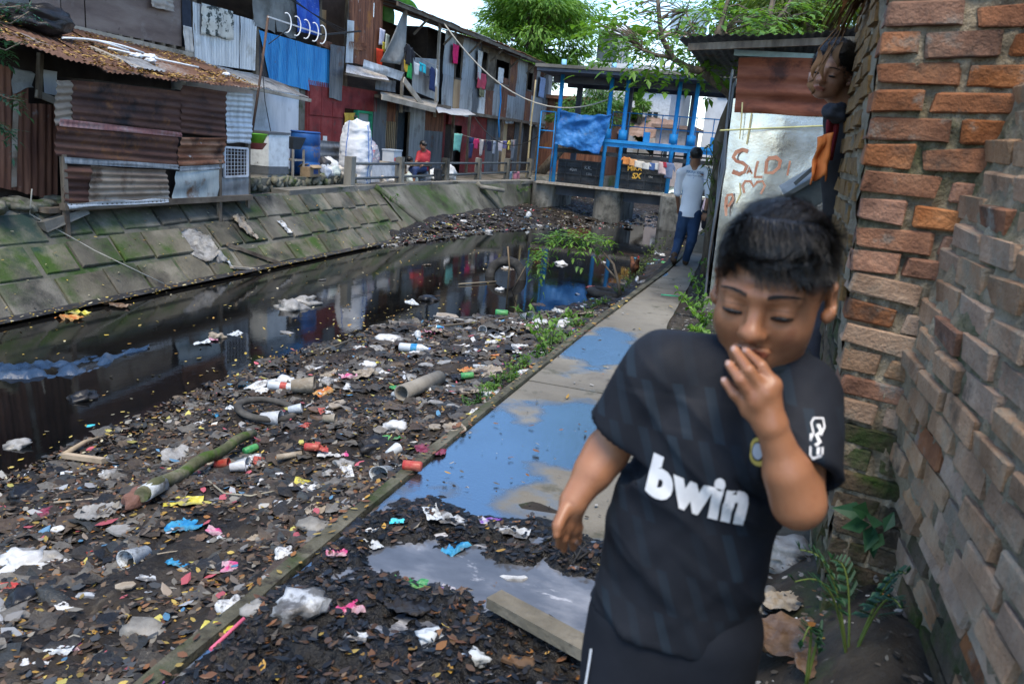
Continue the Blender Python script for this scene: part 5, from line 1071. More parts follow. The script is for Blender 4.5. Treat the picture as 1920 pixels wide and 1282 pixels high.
big_tree('leafy_tree', 'bright green tree crown above the sluice roof beside white building', (-1.2, 26, 0), AY(1440, 10, 26), 2.6, 1.6, 1.0, 22, 260, .24, m_leaf_a, 9)
big_tree('bushy_shrub', 'dark bush growing on the far bank beyond the sluice', (-1.0, 33, 0), (-.9, 33, 1.0), .8, 2.5, .8, 16, 220, .18, m_leaf_b, 8)
# ---- banana leaves over the roof
bt = thing('banana_plant', 'banana plant with broad leaves behind the balcony roof', 'plant', (-12.6, 24, 0)); m = MB(); m.tube([Vector((0, 0, 0)), Vector((0, 0, 5.4))], [.16, .1], 8); m.build('stem', flat((.12, .15, .05)), bt)
m = MB()
for (a, L) in ((.4, 2.0), (-.3, 1.8), (2.6, 1.7), (1.6, 1.4), (-1.4, 1.5)):
    dd = Vector((.3*math.sin(a*3), math.cos(a), math.sin(a)*.4)); 
    def P(u, v): q = Vector((0, 0, 5.3))+dd*L*u+Vector((0, 0, .8*u-1.1*u*u)); w = .26*math.sin(math.pi*min(1, u*.97+.03)); return q+Vector((1, .1, .25)).normalized()*w*(2*v-1)-Vector((0, 0, .12*abs(2*v-1)))
    m.grid(P, 12, 4)
m.build('leaves', leafmat('banana_leaf', [(.03, .10, .03), (.05, .15, .04), (.09, .2, .06)]), bt)
# ---- tree leaning over the path beside the shack
random.seed(12)
TY = 10.6; tr = thing('path_tree', 'leaning tree with big pinnate leaves beside the shack and path', 'tree', AZ(1347, 455, 0)); tl = tr.location; st = MB(); lv = Leaves(); sb = MB()
def Tp(px, py, dy=0): return AY(px, py, TY+dy)
base = Tp(1346, 380); base = Vector((base.x, base.y, 0))
limbs = [([base, Tp(1350, 310), Tp(1352, 260), Tp(1362, 225), Tp(1376, 190), Tp(1368, 172), Tp(1340, 152), Tp(1320, 135)], .095, .06), ([base+Vector((.12, .1, 0)), Tp(1356, 300, .1), Tp(1372, 240, .1), Tp(1380, 170, .1)], .06, .03), ([Tp(1320, 135), Tp(1318, 110), Tp(1332, 85)], .05, .03), ([Tp(1320, 135), Tp(1290, 128), Tp(1262, 110), Tp(1240, 70, -.2), Tp(1235, 20, -.3), Tp(1232, -15, -.3)], .05, .02),
         ([Tp(1262, 110), Tp(1225, 102, -.2), Tp(1190, 88, -.3)], .03, .012), ([Tp(1332, 85), Tp(1350, 50, .2), Tp(1365, 0, .3), Tp(1368, -30, .3)], .035, .02), ([Tp(1332, 85), Tp(1310, 70, -.1), Tp(1270, 60, -.3), Tp(1240, 72, -.3)], .03, .012), ([Tp(1350, 60), Tp(1390, 90, .3), Tp(1425, 88, .4), Tp(1440, 40, .5), Tp(1452, -10, .5)], .045, .03), ([Tp(1376, 190), Tp(1378, 165), Tp(1374, 152)], .04, .025),
         ([Tp(1318, 110), Tp(1300, 60, .3), Tp(1285, 20, .4)], .025, .01), ([Tp(1440, 60, .5), Tp(1470, 20, .6), Tp(1490, -10, .6)], .03, .015), ([Tp(1235, 40, -.3), Tp(1260, 20, -.2), Tp(1300, 20)], .015, .008)]
for pts, r0, r1 in limbs: n = len(pts); st.tube([p-tl for p in pts], [r0+(r1-r0)*i/(n-1) for i in range(n)], 8)
tips = []
for pts, r0, r1 in limbs[2:]:
    for i in range(len(pts)-1):
        for k in range(5): tips.append(pts[i].lerp(pts[i+1], random.random()))
zones = [(1165, 60, 55, 45, 26), (1210, 25, 60, 40, 22), (1200, 98, 46, 20, 13), (1280, 40, 70, 45, 30), (1300, 105, 45, 22, 14), (1215, 140, 26, 10, 4), (1360, 40, 60, 45, 26), (1420, 60, 60, 45, 22), (1150, 45, 30, 30, 10), (1440, 20, 60, 30, 16), (1340, 100, 40, 30, 12), (1250, 90, 50, 40, 18), (1240, 138, 20, 9, 4), (1500, 10, 40, 25, 8)]
for (cx, cy, sx, sy, n) in zones:
    for k in range(int(n*.95)):
        p = Tp(cx+random.gauss(0, .55)*sx, cy+random.gauss(0, .55)*sy, random.uniform(-.7, .7)); near = min(tips, key=lambda q: (q-p).length)
        d = (p-near); d.z *= .3; d = d.normalized()+rv()*.5; L = random.uniform(.28, .5)
        if (p-near).length < 1.6: sb.tube([near-tl, near.lerp(p, .5)-tl+Vector((0, 0, .05)), p-tl], [.008, .006, .004], 4, False)
        lv.frond(p, d, L, random.randint(4, 6), random.uniform(.12, .18), random.uniform(.055, .08), random.uniform(.2, .7))
st.build('trunk', m_bark, tr); sb.build('twigs', m_bark, tr); lv.build('crown', m_leaf_a, tr)
# vines round the trunk
vt = thing('climbing_vine', 'thin green vine tangled round the leaning tree trunk', 'vine', Tp(1345, 420)); st = MB(); lv = Leaves()
for k in range(9):
    pts = [Tp(1350+random.uniform(-25, 20)+10*math.sin(i+k), 430-i*32+random.uniform(-8, 8), -.15+random.uniform(-.1, .1)) for i in range(6)]; st.tube([p-vt.location for p in pts], .006, 4, False)
    for p in pts:
        for j in range(3): lv.leaf(p, rv(), G+rv()*.5, random.uniform(.04, .09), .03)
st.build('stems', flat((.09, .10, .04)), vt); lv.build('leaves', m_leaf_y, vt)
# ---- overhanging branch at the far left
random.seed(3)
lb = thing('hanging_branch', 'leafy green branch hanging in front of the hut wing', 'branch', AX(-60, 20, -6.6)); lv = Leaves(); st = MB()
for pts in ([(-60, 20), (-10, 40), (20, 45), (55, 22)], [(-60, 60), (-15, 85), (10, 95), (40, 80)], [(-60, 150), (-20, 170), (15, 185), (45, 190)], [(-50, 200), (-20, 225), (5, 235), (20, 250)], [(-50, 10), (0, 15), (40, 12)]):
    P = [AX(x, y, -6.6+random.uniform(-.15, .15)) for x, y in pts]; st.tube([p-lb.location for p in P], .006, 5, False)
    for i in range(len(P)-1):
        for k in range(5): q = P[i].lerp(P[i+1], random.random()); lv.frond(q, (P[i+1]-P[i])+rv()*.25, random.uniform(.1, .18), 4, .075, .026, .3)
st.build('twigs', m_bark, lb); lv.build('leaves', m_leaf_c, lb)
# ---- shrub leaning over the water
random.seed(8)
SB = AZ(1163, 552, -.30); sr = thing('leaning_shrub', 'leafy shrub arching from the path edge over the black water', 'shrub', SB); st = MB(); lv = Leaves()
sp2 = lambda px, py, dy=0: AY(px, py, SB.y+dy)
st.tube([SB-sr.location, sp2(1158, 525)-sr.location, sp2(1150, 495)-sr.location, sp2(1128, 470)-sr.location, sp2(1095, 447)-sr.location, sp2(1050, 440)-sr.location, sp2(1015, 450)-sr.location], [.022, .02, .017, .013, .010, .007, .005], 6); st.tube([sp2(1158, 525)-sr.location, sp2(1140, 505)-sr.location, sp2(1120, 480)-sr.location, sp2(1108, 460)-sr.location], [.015, .012, .01, .006], 6); st.tube([sp2(1128, 472)-sr.location, sp2(1135, 450)-sr.location, sp2(1150, 445)-sr.location], [.008, .006, .005], 5)
for (cx, cy, sx, sy, n) in ((1085, 442, 36, 9, 26), (1045, 446, 22, 11, 20), (1020, 468, 11, 20, 17), (1012, 500, 8, 18, 9), (1137, 449, 20, 8, 14), (1110, 453, 22, 8, 10)):
    for k in range(n):
        p = sp2(cx+random.gauss(0, .6)*sx, cy+random.gauss(0, .6)*sy, random.uniform(-.35, .35)); lv.frond(p, rv()*.8+Vector((-.3, 0, 0)), random.uniform(.12, .24), 4, random.uniform(.07, .10), .038, .6)
st.build('stem', m_bark, sr); lv.build('leaves', m_leaf_a, sr)
# ---- weeds and young plants
def weed(label, p, h, n, ll, mt, spread=.5, frond=False, cat='plant', name='weed'):
    t = thing(name, label, cat, p); p = Vector(p); st = MB(); lv = Leaves()
    for k in range(n):
        a = random.uniform(0, 6.3); d = Vector((math.cos(a)*spread, math.sin(a)*spread, 1)); H_ = h*random.uniform(.5, 1); pts = [p+d*H_*u*.6+Vector((math.cos(a), math.sin(a), 0))*spread*H_*u*u*.4 for u in (0, .35, .7, 1)]; st.tube([q-p for q in pts], .003, 4, False)
        for q in pts[1:]:
            for j in range(3): lv.leaf(q, rv()+Vector((0, 0, .2)), G+rv()*.3, ll*random.uniform(.7, 1.2), ll*.45)
    st.build('stems', flat((.06, .09, .03)), t); lv.build('leaves', mt, t); return t
def BZ(px, py, fn=None):
    fn = fn or bank_h; z = -.3
    for _ in range(12): p = AZ(px, py, z); z = .5*z+.5*fn(p.x, p.y)
    p = AZ(px, py, z); return Vector((p.x, p.y, fn(p.x, p.y)))
random.seed(31)
for px, py, h_, n, lb_ in ((1030, 680, .75, 9, 'tall leafy sapling growing out of rubbish beside the path kerb'), (1065, 600, .22, 8, 'low green weed beside white bag at the kerb'), (1020, 640, .5, 6, 'bushy young sapling in front of the white bag')):
    weed(lb_, BZ(px, py), h_, n, .075, m_leaf_a, .45)
g_ = 'weeds along the kerb'
for k in range(26):
    u = k/25; px = 890+250*u; py = 765-195*u; p = BZ(px+random.uniform(-12, 4), py+random.uniform(-10, 4)); t = weed('small green weed tuft growing along the path kerb', p, random.uniform(.08, .2), 6, .04, random.choice([m_leaf_a, m_leaf_b]), .7); t['group'] = g_
for k in range(14):
    u = k/13; p = BZ(1160+90*u, 555-110*u); t = weed('small weed tuft growing beside the distant path kerb', p, random.uniform(.12, .3), 5, .05, m_leaf_y, .6); t['group'] = 'weeds beside distant kerb'
for px, py, h_, lb_ in ((1312, 540, .5, 'leafy weed at the shack corner beside the path'), (1300, 575, .45, 'green weed between path edge and shack sheet'), (1318, 600, .35, 'weed at the foot of the shack base block'), (1335, 510, .35, 'weed behind shack corner on path edge'), (1310, 620, .2, 'small weed on soil beside the path')):
    weed(lb_, AZ(px, py+15, 0), h_, 8, .08, m_leaf_a, .5)
for px, py, lb_ in ((745, 388, 'weed rooted in the rib of the concrete apron'), (955, 385, 'weed at the foot of the side wall by the sluice'), (948, 400, 'small weed on silt by the sluice wall'), (915, 385, 'weed beside the second rib of the apron')):
    q = AX(px, py, -7.6); weed(lb_, Vector((embX(q.y, .7), q.y, EZ0+.7*(EZ1-EZ0))), .35, 8, .07, m_leaf_b, .8)
# ---- ferns at the foot of the brick wall
random.seed(17)
def fern(label, p, specs, mt):
    t = thing('fern', label, 'fern', p); p = Vector(p); st = MB(); lv = Leaves()
    for (tx, ty, yy, L) in specs:
        tip = AY(tx, ty, yy); d = tip-p; pts = [p.lerp(tip, u)+G*.10*math.sin(u*math.pi) for u in np.linspace(0, 1, 12)]; st.tube([q-p for q in pts], [.004-.0025*i/11 for i in range(12)], 5)
        sd = d.cross(G).normalized()
        for i in range(4, 12):
            u = i/11; q = pts[i]; k = L*(1.15-u)*1.1
            for sg in (-1, 1):
                dd = sd*sg+d.normalized()*.5; m_ = 5
                for j in range(m_):      # leaflet itself divided
                    r_ = q+dd.normalized()*k*(j+1)/m_
                    for s2 in (-1, 1): lv.leaf(r_, dd.normalized()*.6+d.normalized()*.6*s2+G*.1, G, k*.55, k*.26, .2)
        for j in range(3): lv.leaf(pts[-1], d.normalized()+rv()*.4, G, .03, .012)
    st.build('stalks', flat((.10, .14, .03)), t); lv.build('fronds', mt, t)
fb = AY(1590, 1255, 2.0)
fern('blue green fern with drooping fronds at foot of brick wall', fb, ((1500, 1030, 1.95, .05), (1700, 1075, 1.95, .055), (1560, 1050, 2.05, .05), (1690, 1140, 1.85, .05), (1490, 1090, 1.85, .04)), m_leaf_c)
fern('small fern sprouting in the litter near the wall', AY(1510, 1290, 1.7), ((1500, 1215, 1.65, .03), (1535, 1225, 1.7, .03)), m_leaf_c)
pl = thing('broad_leaf_plant', 'plant with broad jagged leaves growing from the mossy brick corner', 'plant', AY(1672, 985, 2.28)); lv = Leaves(); p0 = pl.location.copy()
for (tx, ty) in ((1588, 942), (1592, 980), (1635, 1015)):
    tip = AY(tx, ty, 2.15); d = tip-p0
    for j in range(3): lv.leaf(p0+d*(.42+.05*j), d+rv()*.16, Vector((0, -1, .6)), d.length*.5, d.length*.24, .1)
lv.build('leaves', m_leaf_c, pl)
# ================================================================ PEOPLE
class SDF:
    def __init__(s, lo, hi, h):
        s.lo = np.array(lo, float); s.h = h; s.n = np.ceil((np.array(hi)-s.lo)/h).astype(int)+1; s.F = np.full(s.n, 1.0, np.float32)
    def reg(s, lo, hi):
        a = np.clip(np.floor((np.array(lo)-s.lo)/s.h).astype(int), 0, s.n); b = np.clip(np.ceil((np.array(hi)-s.lo)/s.h).astype(int)+1, 0, s.n)
        if np.any(b <= a): return None, None
        ax = [s.lo[i]+s.h*np.arange(a[i], b[i]) for i in range(3)]
        return tuple(slice(a[i], b[i]) for i in range(3)), np.stack(np.meshgrid(*ax, indexing='ij'), -1)
    def comb(s, sl, d, k, sub=False):
        A = s.F[sl]; d = d.astype(np.float32)
        if sub:
            hh = np.clip(.5-.5*(A+d)/k, 0, 1); s.F[sl] = A*(1-hh)-d*hh+k*hh*(1-hh)
        else:
            hh = np.clip(.5+.5*(d-A)/k, 0, 1); s.F[sl] = d*(1-hh)+A*hh-k*hh*(1-hh)
    def cone(s, p0, r0, p1, r1, k=.01, sub=False, side=None, flat=1.0):
        p0, p1 = np.array(p0, float), np.array(p1, float); m = max(r0, r1)*max(1, 1)+k*1.5+3*s.h
        sl, P = s.reg(np.minimum(p0, p1)-m, np.maximum(p0, p1)+m)
        if sl is None: return s
        v = p1-p0; L2 = max(v@v, 1e-12); t = np.clip(((P-p0)@v)/L2, 0, 1); Q = P-(p0+t[..., None]*v)
        if side is not None:
            ax = v/math.sqrt(L2); sd = np.array(side, float); sd -= ax*(sd@ax); sd /= np.linalg.norm(sd); dp = np.cross(ax, sd)
            dd = Q@dp; Q = Q+dp*(dd*(1/flat-1))[..., None]; d = (np.linalg.norm(Q, axis=-1)-(r0+(r1-r0)*t))*(.5+.5*flat)
        else: d = np.linalg.norm(Q, axis=-1)-(r0+(r1-r0)*t)
        s.comb(sl, d, k, sub); return s
    def ell(s, c, r, M=None, k=.01, sub=False):
        c = np.array(c, float); r = np.array(r, float); m = r.max()+k*1.5+3*s.h; sl, P = s.reg(c-m, c+m)
        if sl is None: return s
        Q = P-c
        if M is not None: Q = Q@M
        a = np.linalg.norm(Q/r, axis=-1); b = np.linalg.norm(Q/(r*r), axis=-1)+1e-9; d = a*(a-1)/b
        s.comb(sl, d, k, sub); return s
    def cut(s, p, n):     # keep the side the normal points away from
        ax = [s.lo[i]+s.h*np.arange(s.n[i]) for i in range(3)]; n = np.array(n, float); n /= np.linalg.norm(n)
        d = (ax[0][:, None, None]-p[0])*n[0]+(ax[1][None, :, None]-p[1])*n[1]+(ax[2][None, None, :]-p[2])*n[2]
        s.F = np.maximum(s.F, d.astype(np.float32)); return s
    def nets(s):
        F = s.F; S = F < 0; nx, ny, nz = F.shape
        cnt = np.zeros((nx-1, ny-1, nz-1), np.int8)
        for i in (0, 1):
            for j in (0, 1):
                for k in (0, 1): cnt += S[i:nx-1+i, j:ny-1+j, k:nz-1+k]
        act = (cnt > 0) & (cnt < 8); idx = np.argwhere(act); vid = np.full(act.shape, -1, np.int64); vid[act] = np.arange(len(idx))
        acc = np.zeros((len(idx), 3)); num = np.zeros(len(idx)); cor = [(i, j, k) for i in (0, 1) for j in (0, 1) for k in (0, 1)]
        for a in cor:
            for ax in range(3):
                if a[ax]: continue
                b = list(a); b[ax] = 1; fa = F[tuple((idx+a).T)]; fb = F[tuple((idx+b).T)]; m = (fa < 0) != (fb < 0)
                t = np.where(m, fa/np.where(m, fa-fb, 1), 0); p = np.array(a, float)+np.outer(t, np.eye(3)[ax]); acc[m] += p[m]; num[m] += 1
        V = (idx+acc/num[:, None])*s.h+s.lo; Q = []
        for ax in range(3):
            u, w = (ax+1) % 3, (ax+2) % 3; sa = [slice(None)]*3; sb = [slice(None)]*3; sa[ax] = slice(0, -1); sb[ax] = slice(1, None)
            A, B = S[tuple(sa)], S[tuple(sb)]; e = np.argwhere(A != B); e = e[(e[:, u] > 0) & (e[:, w] > 0) & (e[:, u] < F.shape[u]-1) & (e[:, w] < F.shape[w]-1)]
            inside = A[tuple(e.T)]; du = np.eye(3, dtype=int)[u]; dw = np.eye(3, dtype=int)[w]
            q = np.stack([vid[tuple((e-du-dw).T)], vid[tuple((e-dw).T)], vid[tuple(e.T)], vid[tuple((e-du).T)]], 1); q[~inside] = q[~inside][:, ::-1]; Q.append(q)
        return V, np.concatenate(Q)
    def mesh(s, name, mt, org=(0, 0, 0), disp=None, smooth=1):
        V, Q = s.nets()
        for _ in range(smooth):    # one gentle relaxation
            acc = np.zeros_like(V); c = np.zeros(len(V))
            for i in range(4):
                for j in (1, 3): np.add.at(acc, Q[:, i], V[Q[:, (i+j) % 4]]); np.add.at(c, Q[:, i], 1)
            V = V*.5+.5*acc/np.maximum(c, 1)[:, None]
        if disp is not None:
            me0 = npmesh('tmp', V, Q); nr = np.zeros(len(V)*3, np.float32); me0.vertices.foreach_get('normal', nr); nr = nr.reshape(-1, 3); bpy.data.meshes.remove(me0)
            V = V+nr*np.array([disp(Vector(p)) for p in V])[:, None]
        return npmesh(name, V-np.array(org), Q, mt)
def rotm(rx, ry, rz):
    return np.array((Matrix.Rotation(rz, 3, 'Z') @ Matrix.Rotation(ry, 3, 'Y') @ Matrix.Rotation(rx, 3, 'X')))
HB0 = np.stack([np.array([1, 0, 0]), np.array([0, 0, 1]), np.array([0, -1, 0])], 1)
class Head:
    def __init__(s, C, rx, ry, rz, sc=1.0): s.C = np.array(C, float); s.M = HB0 @ rotm(rx, ry, rz); s.s = sc
    def w(s, p): return s.C+s.M@(np.array(p, float)*s.s)
    def prims(s, D, face=True, ears=True):
        e = lambda c, r, k=.012, sub=False, M=None: D.ell(s.w(c), np.array(r)*s.s, s.M if M is None else s.M@M, k*s.s, sub)
        c = lambda a, r0, b, r1, k=.008, sub=False: D.cone(s.w(a), r0*s.s, s.w(b), r1*s.s, k*s.s, sub)
        e((0, .036, -.010), (.073, .078, .090)); e((0, -.018, .026), (.058, .062, .056), .03); e((0, -.076, .044), (.030, .022, .030), .03)
        for q in (-1, 1):
            e((q*.035, -.030, .048), (.024, .023, .026), .02); e((q*.040, -.052, .016), (.015, .026, .030), .03)
        if face:
            for q in (-1, 1):
                e((q*.030, -.002, .092), (.019, .011, .014), .016, True); e((q*.030, -.005, .068), (.0165, .0125, .0155), .005); c((q*.010, .016, .084), .009, (q*.044, .015, .066), .008, .014)
                e((q*.0122, -.0355, .089), (.0072, .0062, .008), .008); c((q*.0065, -.0435, .0985), .0032, (q*.0065, -.040, .0985), .0032, .004, True)
            c((0, .004, .080), .0078, (0, -.029, .096), .0100, .014); e((0, -.0325, .098), (.0105, .0085, .0095), .009)
            c((-.021, -.0575, .080), .0045, (0, -.0545, .0905), .0062, .005); c((.021, -.0575, .080), .0045, (0, -.0545, .0905), .0062, .005)
            c((-.015, -.0655, .082), .0055, (.015, -.0655, .082), .0055, .006); c((-.02, -.0605, .090), .0016, (.02, -.0605, .090), .0016, .003, True); c((-.01, -.0735, .084), .004, (.01, -.0735, .084), .004, .008, True)
        if ears:
            for q in (-1, 1):
                Me = rotm(0, q*.45, 0); e((q*.077, -.003, -.014), (.0075, .027, .017), .008, False, Me); e((q*.081, -.001, -.008), (.004, .015, .009), .006, True, Me); e((q*.074, -.024, -.006), (.007, .009, .008), .008)
def hand(D, wrist, mcp, pip, tip, thumb, rf=.0078, palm_r=.017):
    """wrist point, four knuckles, four middle joints, four tips, thumb chain"""
    wrist = np.array(wrist); mcp = [np.array(p) for p in mcp]
    for i in range(4):
        D.cone(wrist+(mcp[i]-wrist)*.12, palm_r*.82, mcp[i], rf*1.30, .010); D.cone(mcp[i], rf*1.15, pip[i], rf, .004); D.cone(pip[i], rf*.98, tip[i], rf*.82, .003)
    for i in range(3): D.cone(mcp[i], rf*1.15, mcp[i+1], rf*1.15, .010)
    for a, b, r0, r1 in zip(thumb[:-1], thumb[1:], (rf*1.5, rf*1.1), (rf*1.1, rf*.9)): D.cone(a, r0, b, r1, .006)

def skin_mat(name, cols): return mat(name, cols, scale=11, rough=.42, rvar=.10, bump=.10, bscale=190, sss=.10, attr='tint', bdist=.004, spec=.45, dirt=((.20, .070, .036), 16, .58, .76))
m_skin = skin_mat('skin', [(.235, .098, .046), (.28, .122, .060), (.32, .145, .075)])
m_skin2 = skin_mat('skin_brown', [(.20, .095, .055), (.245, .12, .07), (.28, .145, .085)])
m_hair = mat('black_hair', [(.004, .0035, .003), (.009, .008, .007), (.018, .015, .013)], scale=30, rough=.42, rvar=.08, bump=.3, bscale=90, spec=.45)
def paint(me, fn):
    ca = me.color_attributes.new('tint', 'FLOAT_COLOR', 'POINT'); n = len(me.vertices); co = np.zeros(n*3, np.float32); me.vertices.foreach_get('co', co); co = co.reshape(-1, 3)
    C = np.ones((n, 4), np.float32); fn(co, C); ca.data.foreach_set('color', C.ravel())
def spot(co, C, p, r, col):
    d = np.linalg.norm((co-np.array(p))/np.array(r), axis=1); w = np.clip(1.3-d, 0, 1)[:, None]; w = np.minimum(1, w*1.6); C[:, :3] = C[:, :3]*(1-w)+np.array(col)*w
def face_tint(H, org):
    def fn(co, C):
        q = ((co+np.array(org)-H.C)@H.M)/H.s; lip = (np.abs(q[:, 0]) < .024) & (np.abs(q[:, 1]+.0605) < .0105*(1-np.abs(q[:, 0])/.03)) & (q[:, 2] > .07) & (q[:, 2] < .0985)
        C[lip, :3] = (.86, .55, .58)
        for s_ in (-1, 1):      # brows
            x = q[:, 0]*s_; bl = (x > .013) & (x < .047) & (np.abs(q[:, 1]-(.0165+.06*(x-.013)-18*np.maximum(0, x-.030)**2)) < .0034) & (q[:, 2] > .04); C[bl, :3] = (.62, .58, .56)
    return fn
def strands(H, base_me, org, n, L=(.025, .045), w=.0008, flow=None, seed=3, lift=.25, cap=None):
    rs = np.random.default_rng(seed); N_ = len(base_me.vertices); co = np.zeros(N_*3, np.float32); base_me.vertices.foreach_get('co', co); co = co.reshape(-1, 3)+np.array(org); nr = np.zeros(N_*3, np.float32); base_me.vertices.foreach_get('normal', nr); nr = nr.reshape(-1, 3)
    V = []; F = []; pick = rs.integers(0, N_, n); lc = ((co-H.C)@H.M)/H.s
    for i in pick:
        p = Vector(co[i]); nn = Vector(nr[i]); d = Vector(H.M@np.array(flow(lc[i], rs))); d = (d-nn*d.dot(nn)).normalized(); l = rs.uniform(*L)*H.s*(cap(lc[i]) if cap else 1)
        sd = nn.cross(d).normalized()*w*H.s; q = p-nn*.002; b = len(V)
        for t in range(4):
            u = t/3; c = q+d*l*u+nn*(lift*l*u*(1-.75*u))+Vector(rs.normal(0, .0012, 3))*u; V += [c+sd*(1-u*.8), c-sd*(1-u*.8)]
        F += [(b, b+1, b+3, b+2), (b+2, b+3, b+5, b+4), (b+4, b+5, b+7, b+6)]
    return npmesh('strands', np.array([tuple(v) for v in V])-np.array(org), F, m_hair, True)
def hair_cap(D, H, r=(.0762, .0812, .0955), front=.062, nape=-.045, top=None):
    e = lambda c, r_, k=.012, sub=False: D.ell(H.w(c), np.array(r_)*H.s, H.M, k*H.s, sub)
    e((0, .044, -.016), r); e((0, -.046, .088), (.0665, .114, .092), .010, True)
    for q in (-1, 1): e((q*.085, -.015, .005), (.03, .032, .024), .012, True)
    e((0, -.10+(nape+.045), -.02), (.12, .055, .12), .02, True)

# ---------------------------------------------------------------- the boy
BO = Vector((-.02, 1.10, 0)); boy = thing('person', 'boy in black football shirt with white lettering, hand at his mouth', 'person', BO)
H = Head((.018, 1.127, 1.328), .12, -.19, .0)
J = {k: np.array(AY(px, py, y)) for k, (px, py, y) in dict(pel=(1262, 1150, 1.12), wai=(1286, 1030, 1.115), che=(1326, 835, 1.115), nek=(1418, 700, 1.135), shl=(1240, 700, 1.10), ell=(1138, 846, 1.10), wrl=(1076, 938, 1.05), shr=(1498, 742, 1.12), elr=(1497, 942, 1.00), wrr=(1447, 800, .985), hipl=(1205, 1170, 1.12), hipr=(1325, 1190, 1.12), knl=(1180, 1440, 1.07), knr=(1310, 1440, 1.13)).items()}
side = J['shr']-J['shl']
knl = J['hipl']+np.array([-.01, -.05, -.36]); knr = J['hipr']+np.array([.0, .02, -.36]); anl = np.array([knl[0], knl[1]+.03, .10]); anr = np.array([knr[0]+.01, knr[1]+.12, .12])
D = SDF((-.30, .88, .0), (.22, 1.28, 1.47), .0028)
H.prims(D)
D.cone(H.w((0, -.05, -.022)), .047, J['nek']+np.array([0, .01, -.03]), .052, .03)
D.cone(J['nek'], .050, J['che'], .072, .02, side=side, flat=.6); D.cone(J['che'], .072, J['pel'], .078, .02, side=side, flat=.6)
D.cone(J['shl'], .038, J['shr'], .038, .03)
D.cone(J['shl'], .034, J['ell'], .0295, .012); D.cone(J['ell'], .0300, J['wrl'], .0205, .010); 
D.cone(J['ell'], .031, J['ell']*.6+J['wrl']*.4, .029, .01)
D.cone(J['shr'], .038, J['elr'], .031, .012); D.cone(J['elr'], .0300, J['wrr'], .0190, .010); D.cone(J['elr'], .031, J['elr']*.6+J['wrr']*.4, .031, .01)
px3 = lambda l: [np.array(AY(a, b, y)) for a, b, y in l]
hand(D, J['wrr'], px3([(1449, 722, .985), (1434, 736, .978), (1418, 752, .978), (1405, 768, .985)]), px3([(1427, 686, .988), (1404, 694, .972), (1388, 712, .972), (1378, 738, .982)]), px3([(1398, 659, 1.026), (1377, 656, 1.012), (1367, 683, 1.0), (1359, 714, 1.0)]), px3([(1425, 775, 1.01), (1405, 730, 1.035), (1392, 690, 1.045)]), .0074, .0185)
hand(D, J['wrl'], px3([(1052, 975, 1.03), (1060, 985, 1.04), (1070, 990, 1.055), (1080, 988, 1.07)]), px3([(1048, 1000, 1.02), (1058, 1008, 1.035), (1073, 1010, 1.06), (1083, 1003, 1.075)]), px3([(1048, 1022, 1.04), (1057, 1030, 1.05), (1075, 1027, 1.075), (1084, 1016, 1.085)]), px3([(1060, 955, 1.03), (1046, 985, 1.01), (1044, 1003, 1.005)]), .0068, .017)
for hp, kn, an, dz in ((J['hipl'], knl, anl, 1), (J['hipr'], knr, anr, 1)):
    D.cone(hp, .07, kn, .046, .02); D.cone(kn, .044, an, .03, .012); D.cone(an+np.array([0, .02, -.03]), .03, an+np.array([-.01, -.13, -.055]), .026, .015)
me = D.mesh('body', m_skin, BO, smooth=1)
ft = face_tint(H, BO)
def boy_tint(co, C):
    ft(co, C); b = np.array(BO)
    for a in ((1397, 655, 1.02), (1374, 652, 1.004), (1364, 679, .992), (1356, 711, .992), (1081, 1018, 1.08)): spot(co, C, np.array(AY(*a))-b, (.0065, .007, .0065), (1.45, 1.55, 1.75))
paint(me, boy_tint); link('body', me, None, boy)
# slit eyes under lowered lids, lashes and brows laid on the skin
bvb = BVHTree.FromPolygons([tuple(v.co+BO) for v in me.vertices], [tuple(p.vertices) for p in me.polygons])
def face_parts(boy, H, bvb, BO):
  def on_face(x, y, off=.0008):
      o_ = Vector(H.w((x, y, .16))); d_ = Vector(H.M@np.array([0, 0, -1.0])); loc, nr_, i_, dd_ = bvb.ray_cast(o_, d_); return (loc if loc is not None else Vector(H.w((x, y, .07))))+nr_*off
  for q in (-1, 1):
      xs2 = np.linspace(-.0125, .0135, 11); m = MB(); up2 = [on_face(q*(.0305+x), -.0085-.16*abs(x)+.05*x) for x in xs2]; lo2 = [on_face(q*(.0305+x), -.0085-.16*abs(x)+.05*x-.0052*(1-(x/.0145)**2)) for x in xs2]
      m.add([p-BO for p in up2+lo2], [(i, i+1, 12+i, 11+i) for i in range(10)]); m.build('eye', flat((.012, .008, .006), rough=.2, bump=0, spec=.5), boy)
      m = MB(); lo3 = [on_face(q*(.0305+x), -.0085-.16*abs(x)+.05*x-.0058*(1-(x/.0145)**2), .0005) for x in xs2]; m.tube([p-BO for p in lo3], .0006, 4); m.build('lower_lid', flat((.13, .05, .03)), boy)
      m = MB(); m.tube([p-BO for p in up2], [.0007+.0019*math.sin((t+1)/12*math.pi) for t in range(11)], 5); m.build('lashes', m_hair, boy)
      m = MB(); m.tube([on_face(q*(.0300+x*1.1), .0005-.12*abs(x), -.0001)-BO for x in xs2], .0005, 4); m.build('lid_crease', flat((.10, .045, .025)), boy)
      m = MB()
      for k in range(70):
          x = random.uniform(0, 1); bx = .012+.036*x; by = .0165+.0030*math.sin(x*2.6)+random.uniform(-.0022, .0022)*(1.1-.8*x); a_ = on_face(q*bx, by, .0006); b_ = on_face(q*(bx+.0065), by+.0022*(1-2.2*x), .0010); m.tube([a_-BO, b_-BO], [.00055, .0002], 3, False)
      m.build('eyebrow', m_hair, boy)
face_parts(boy, H, bvb, BO)
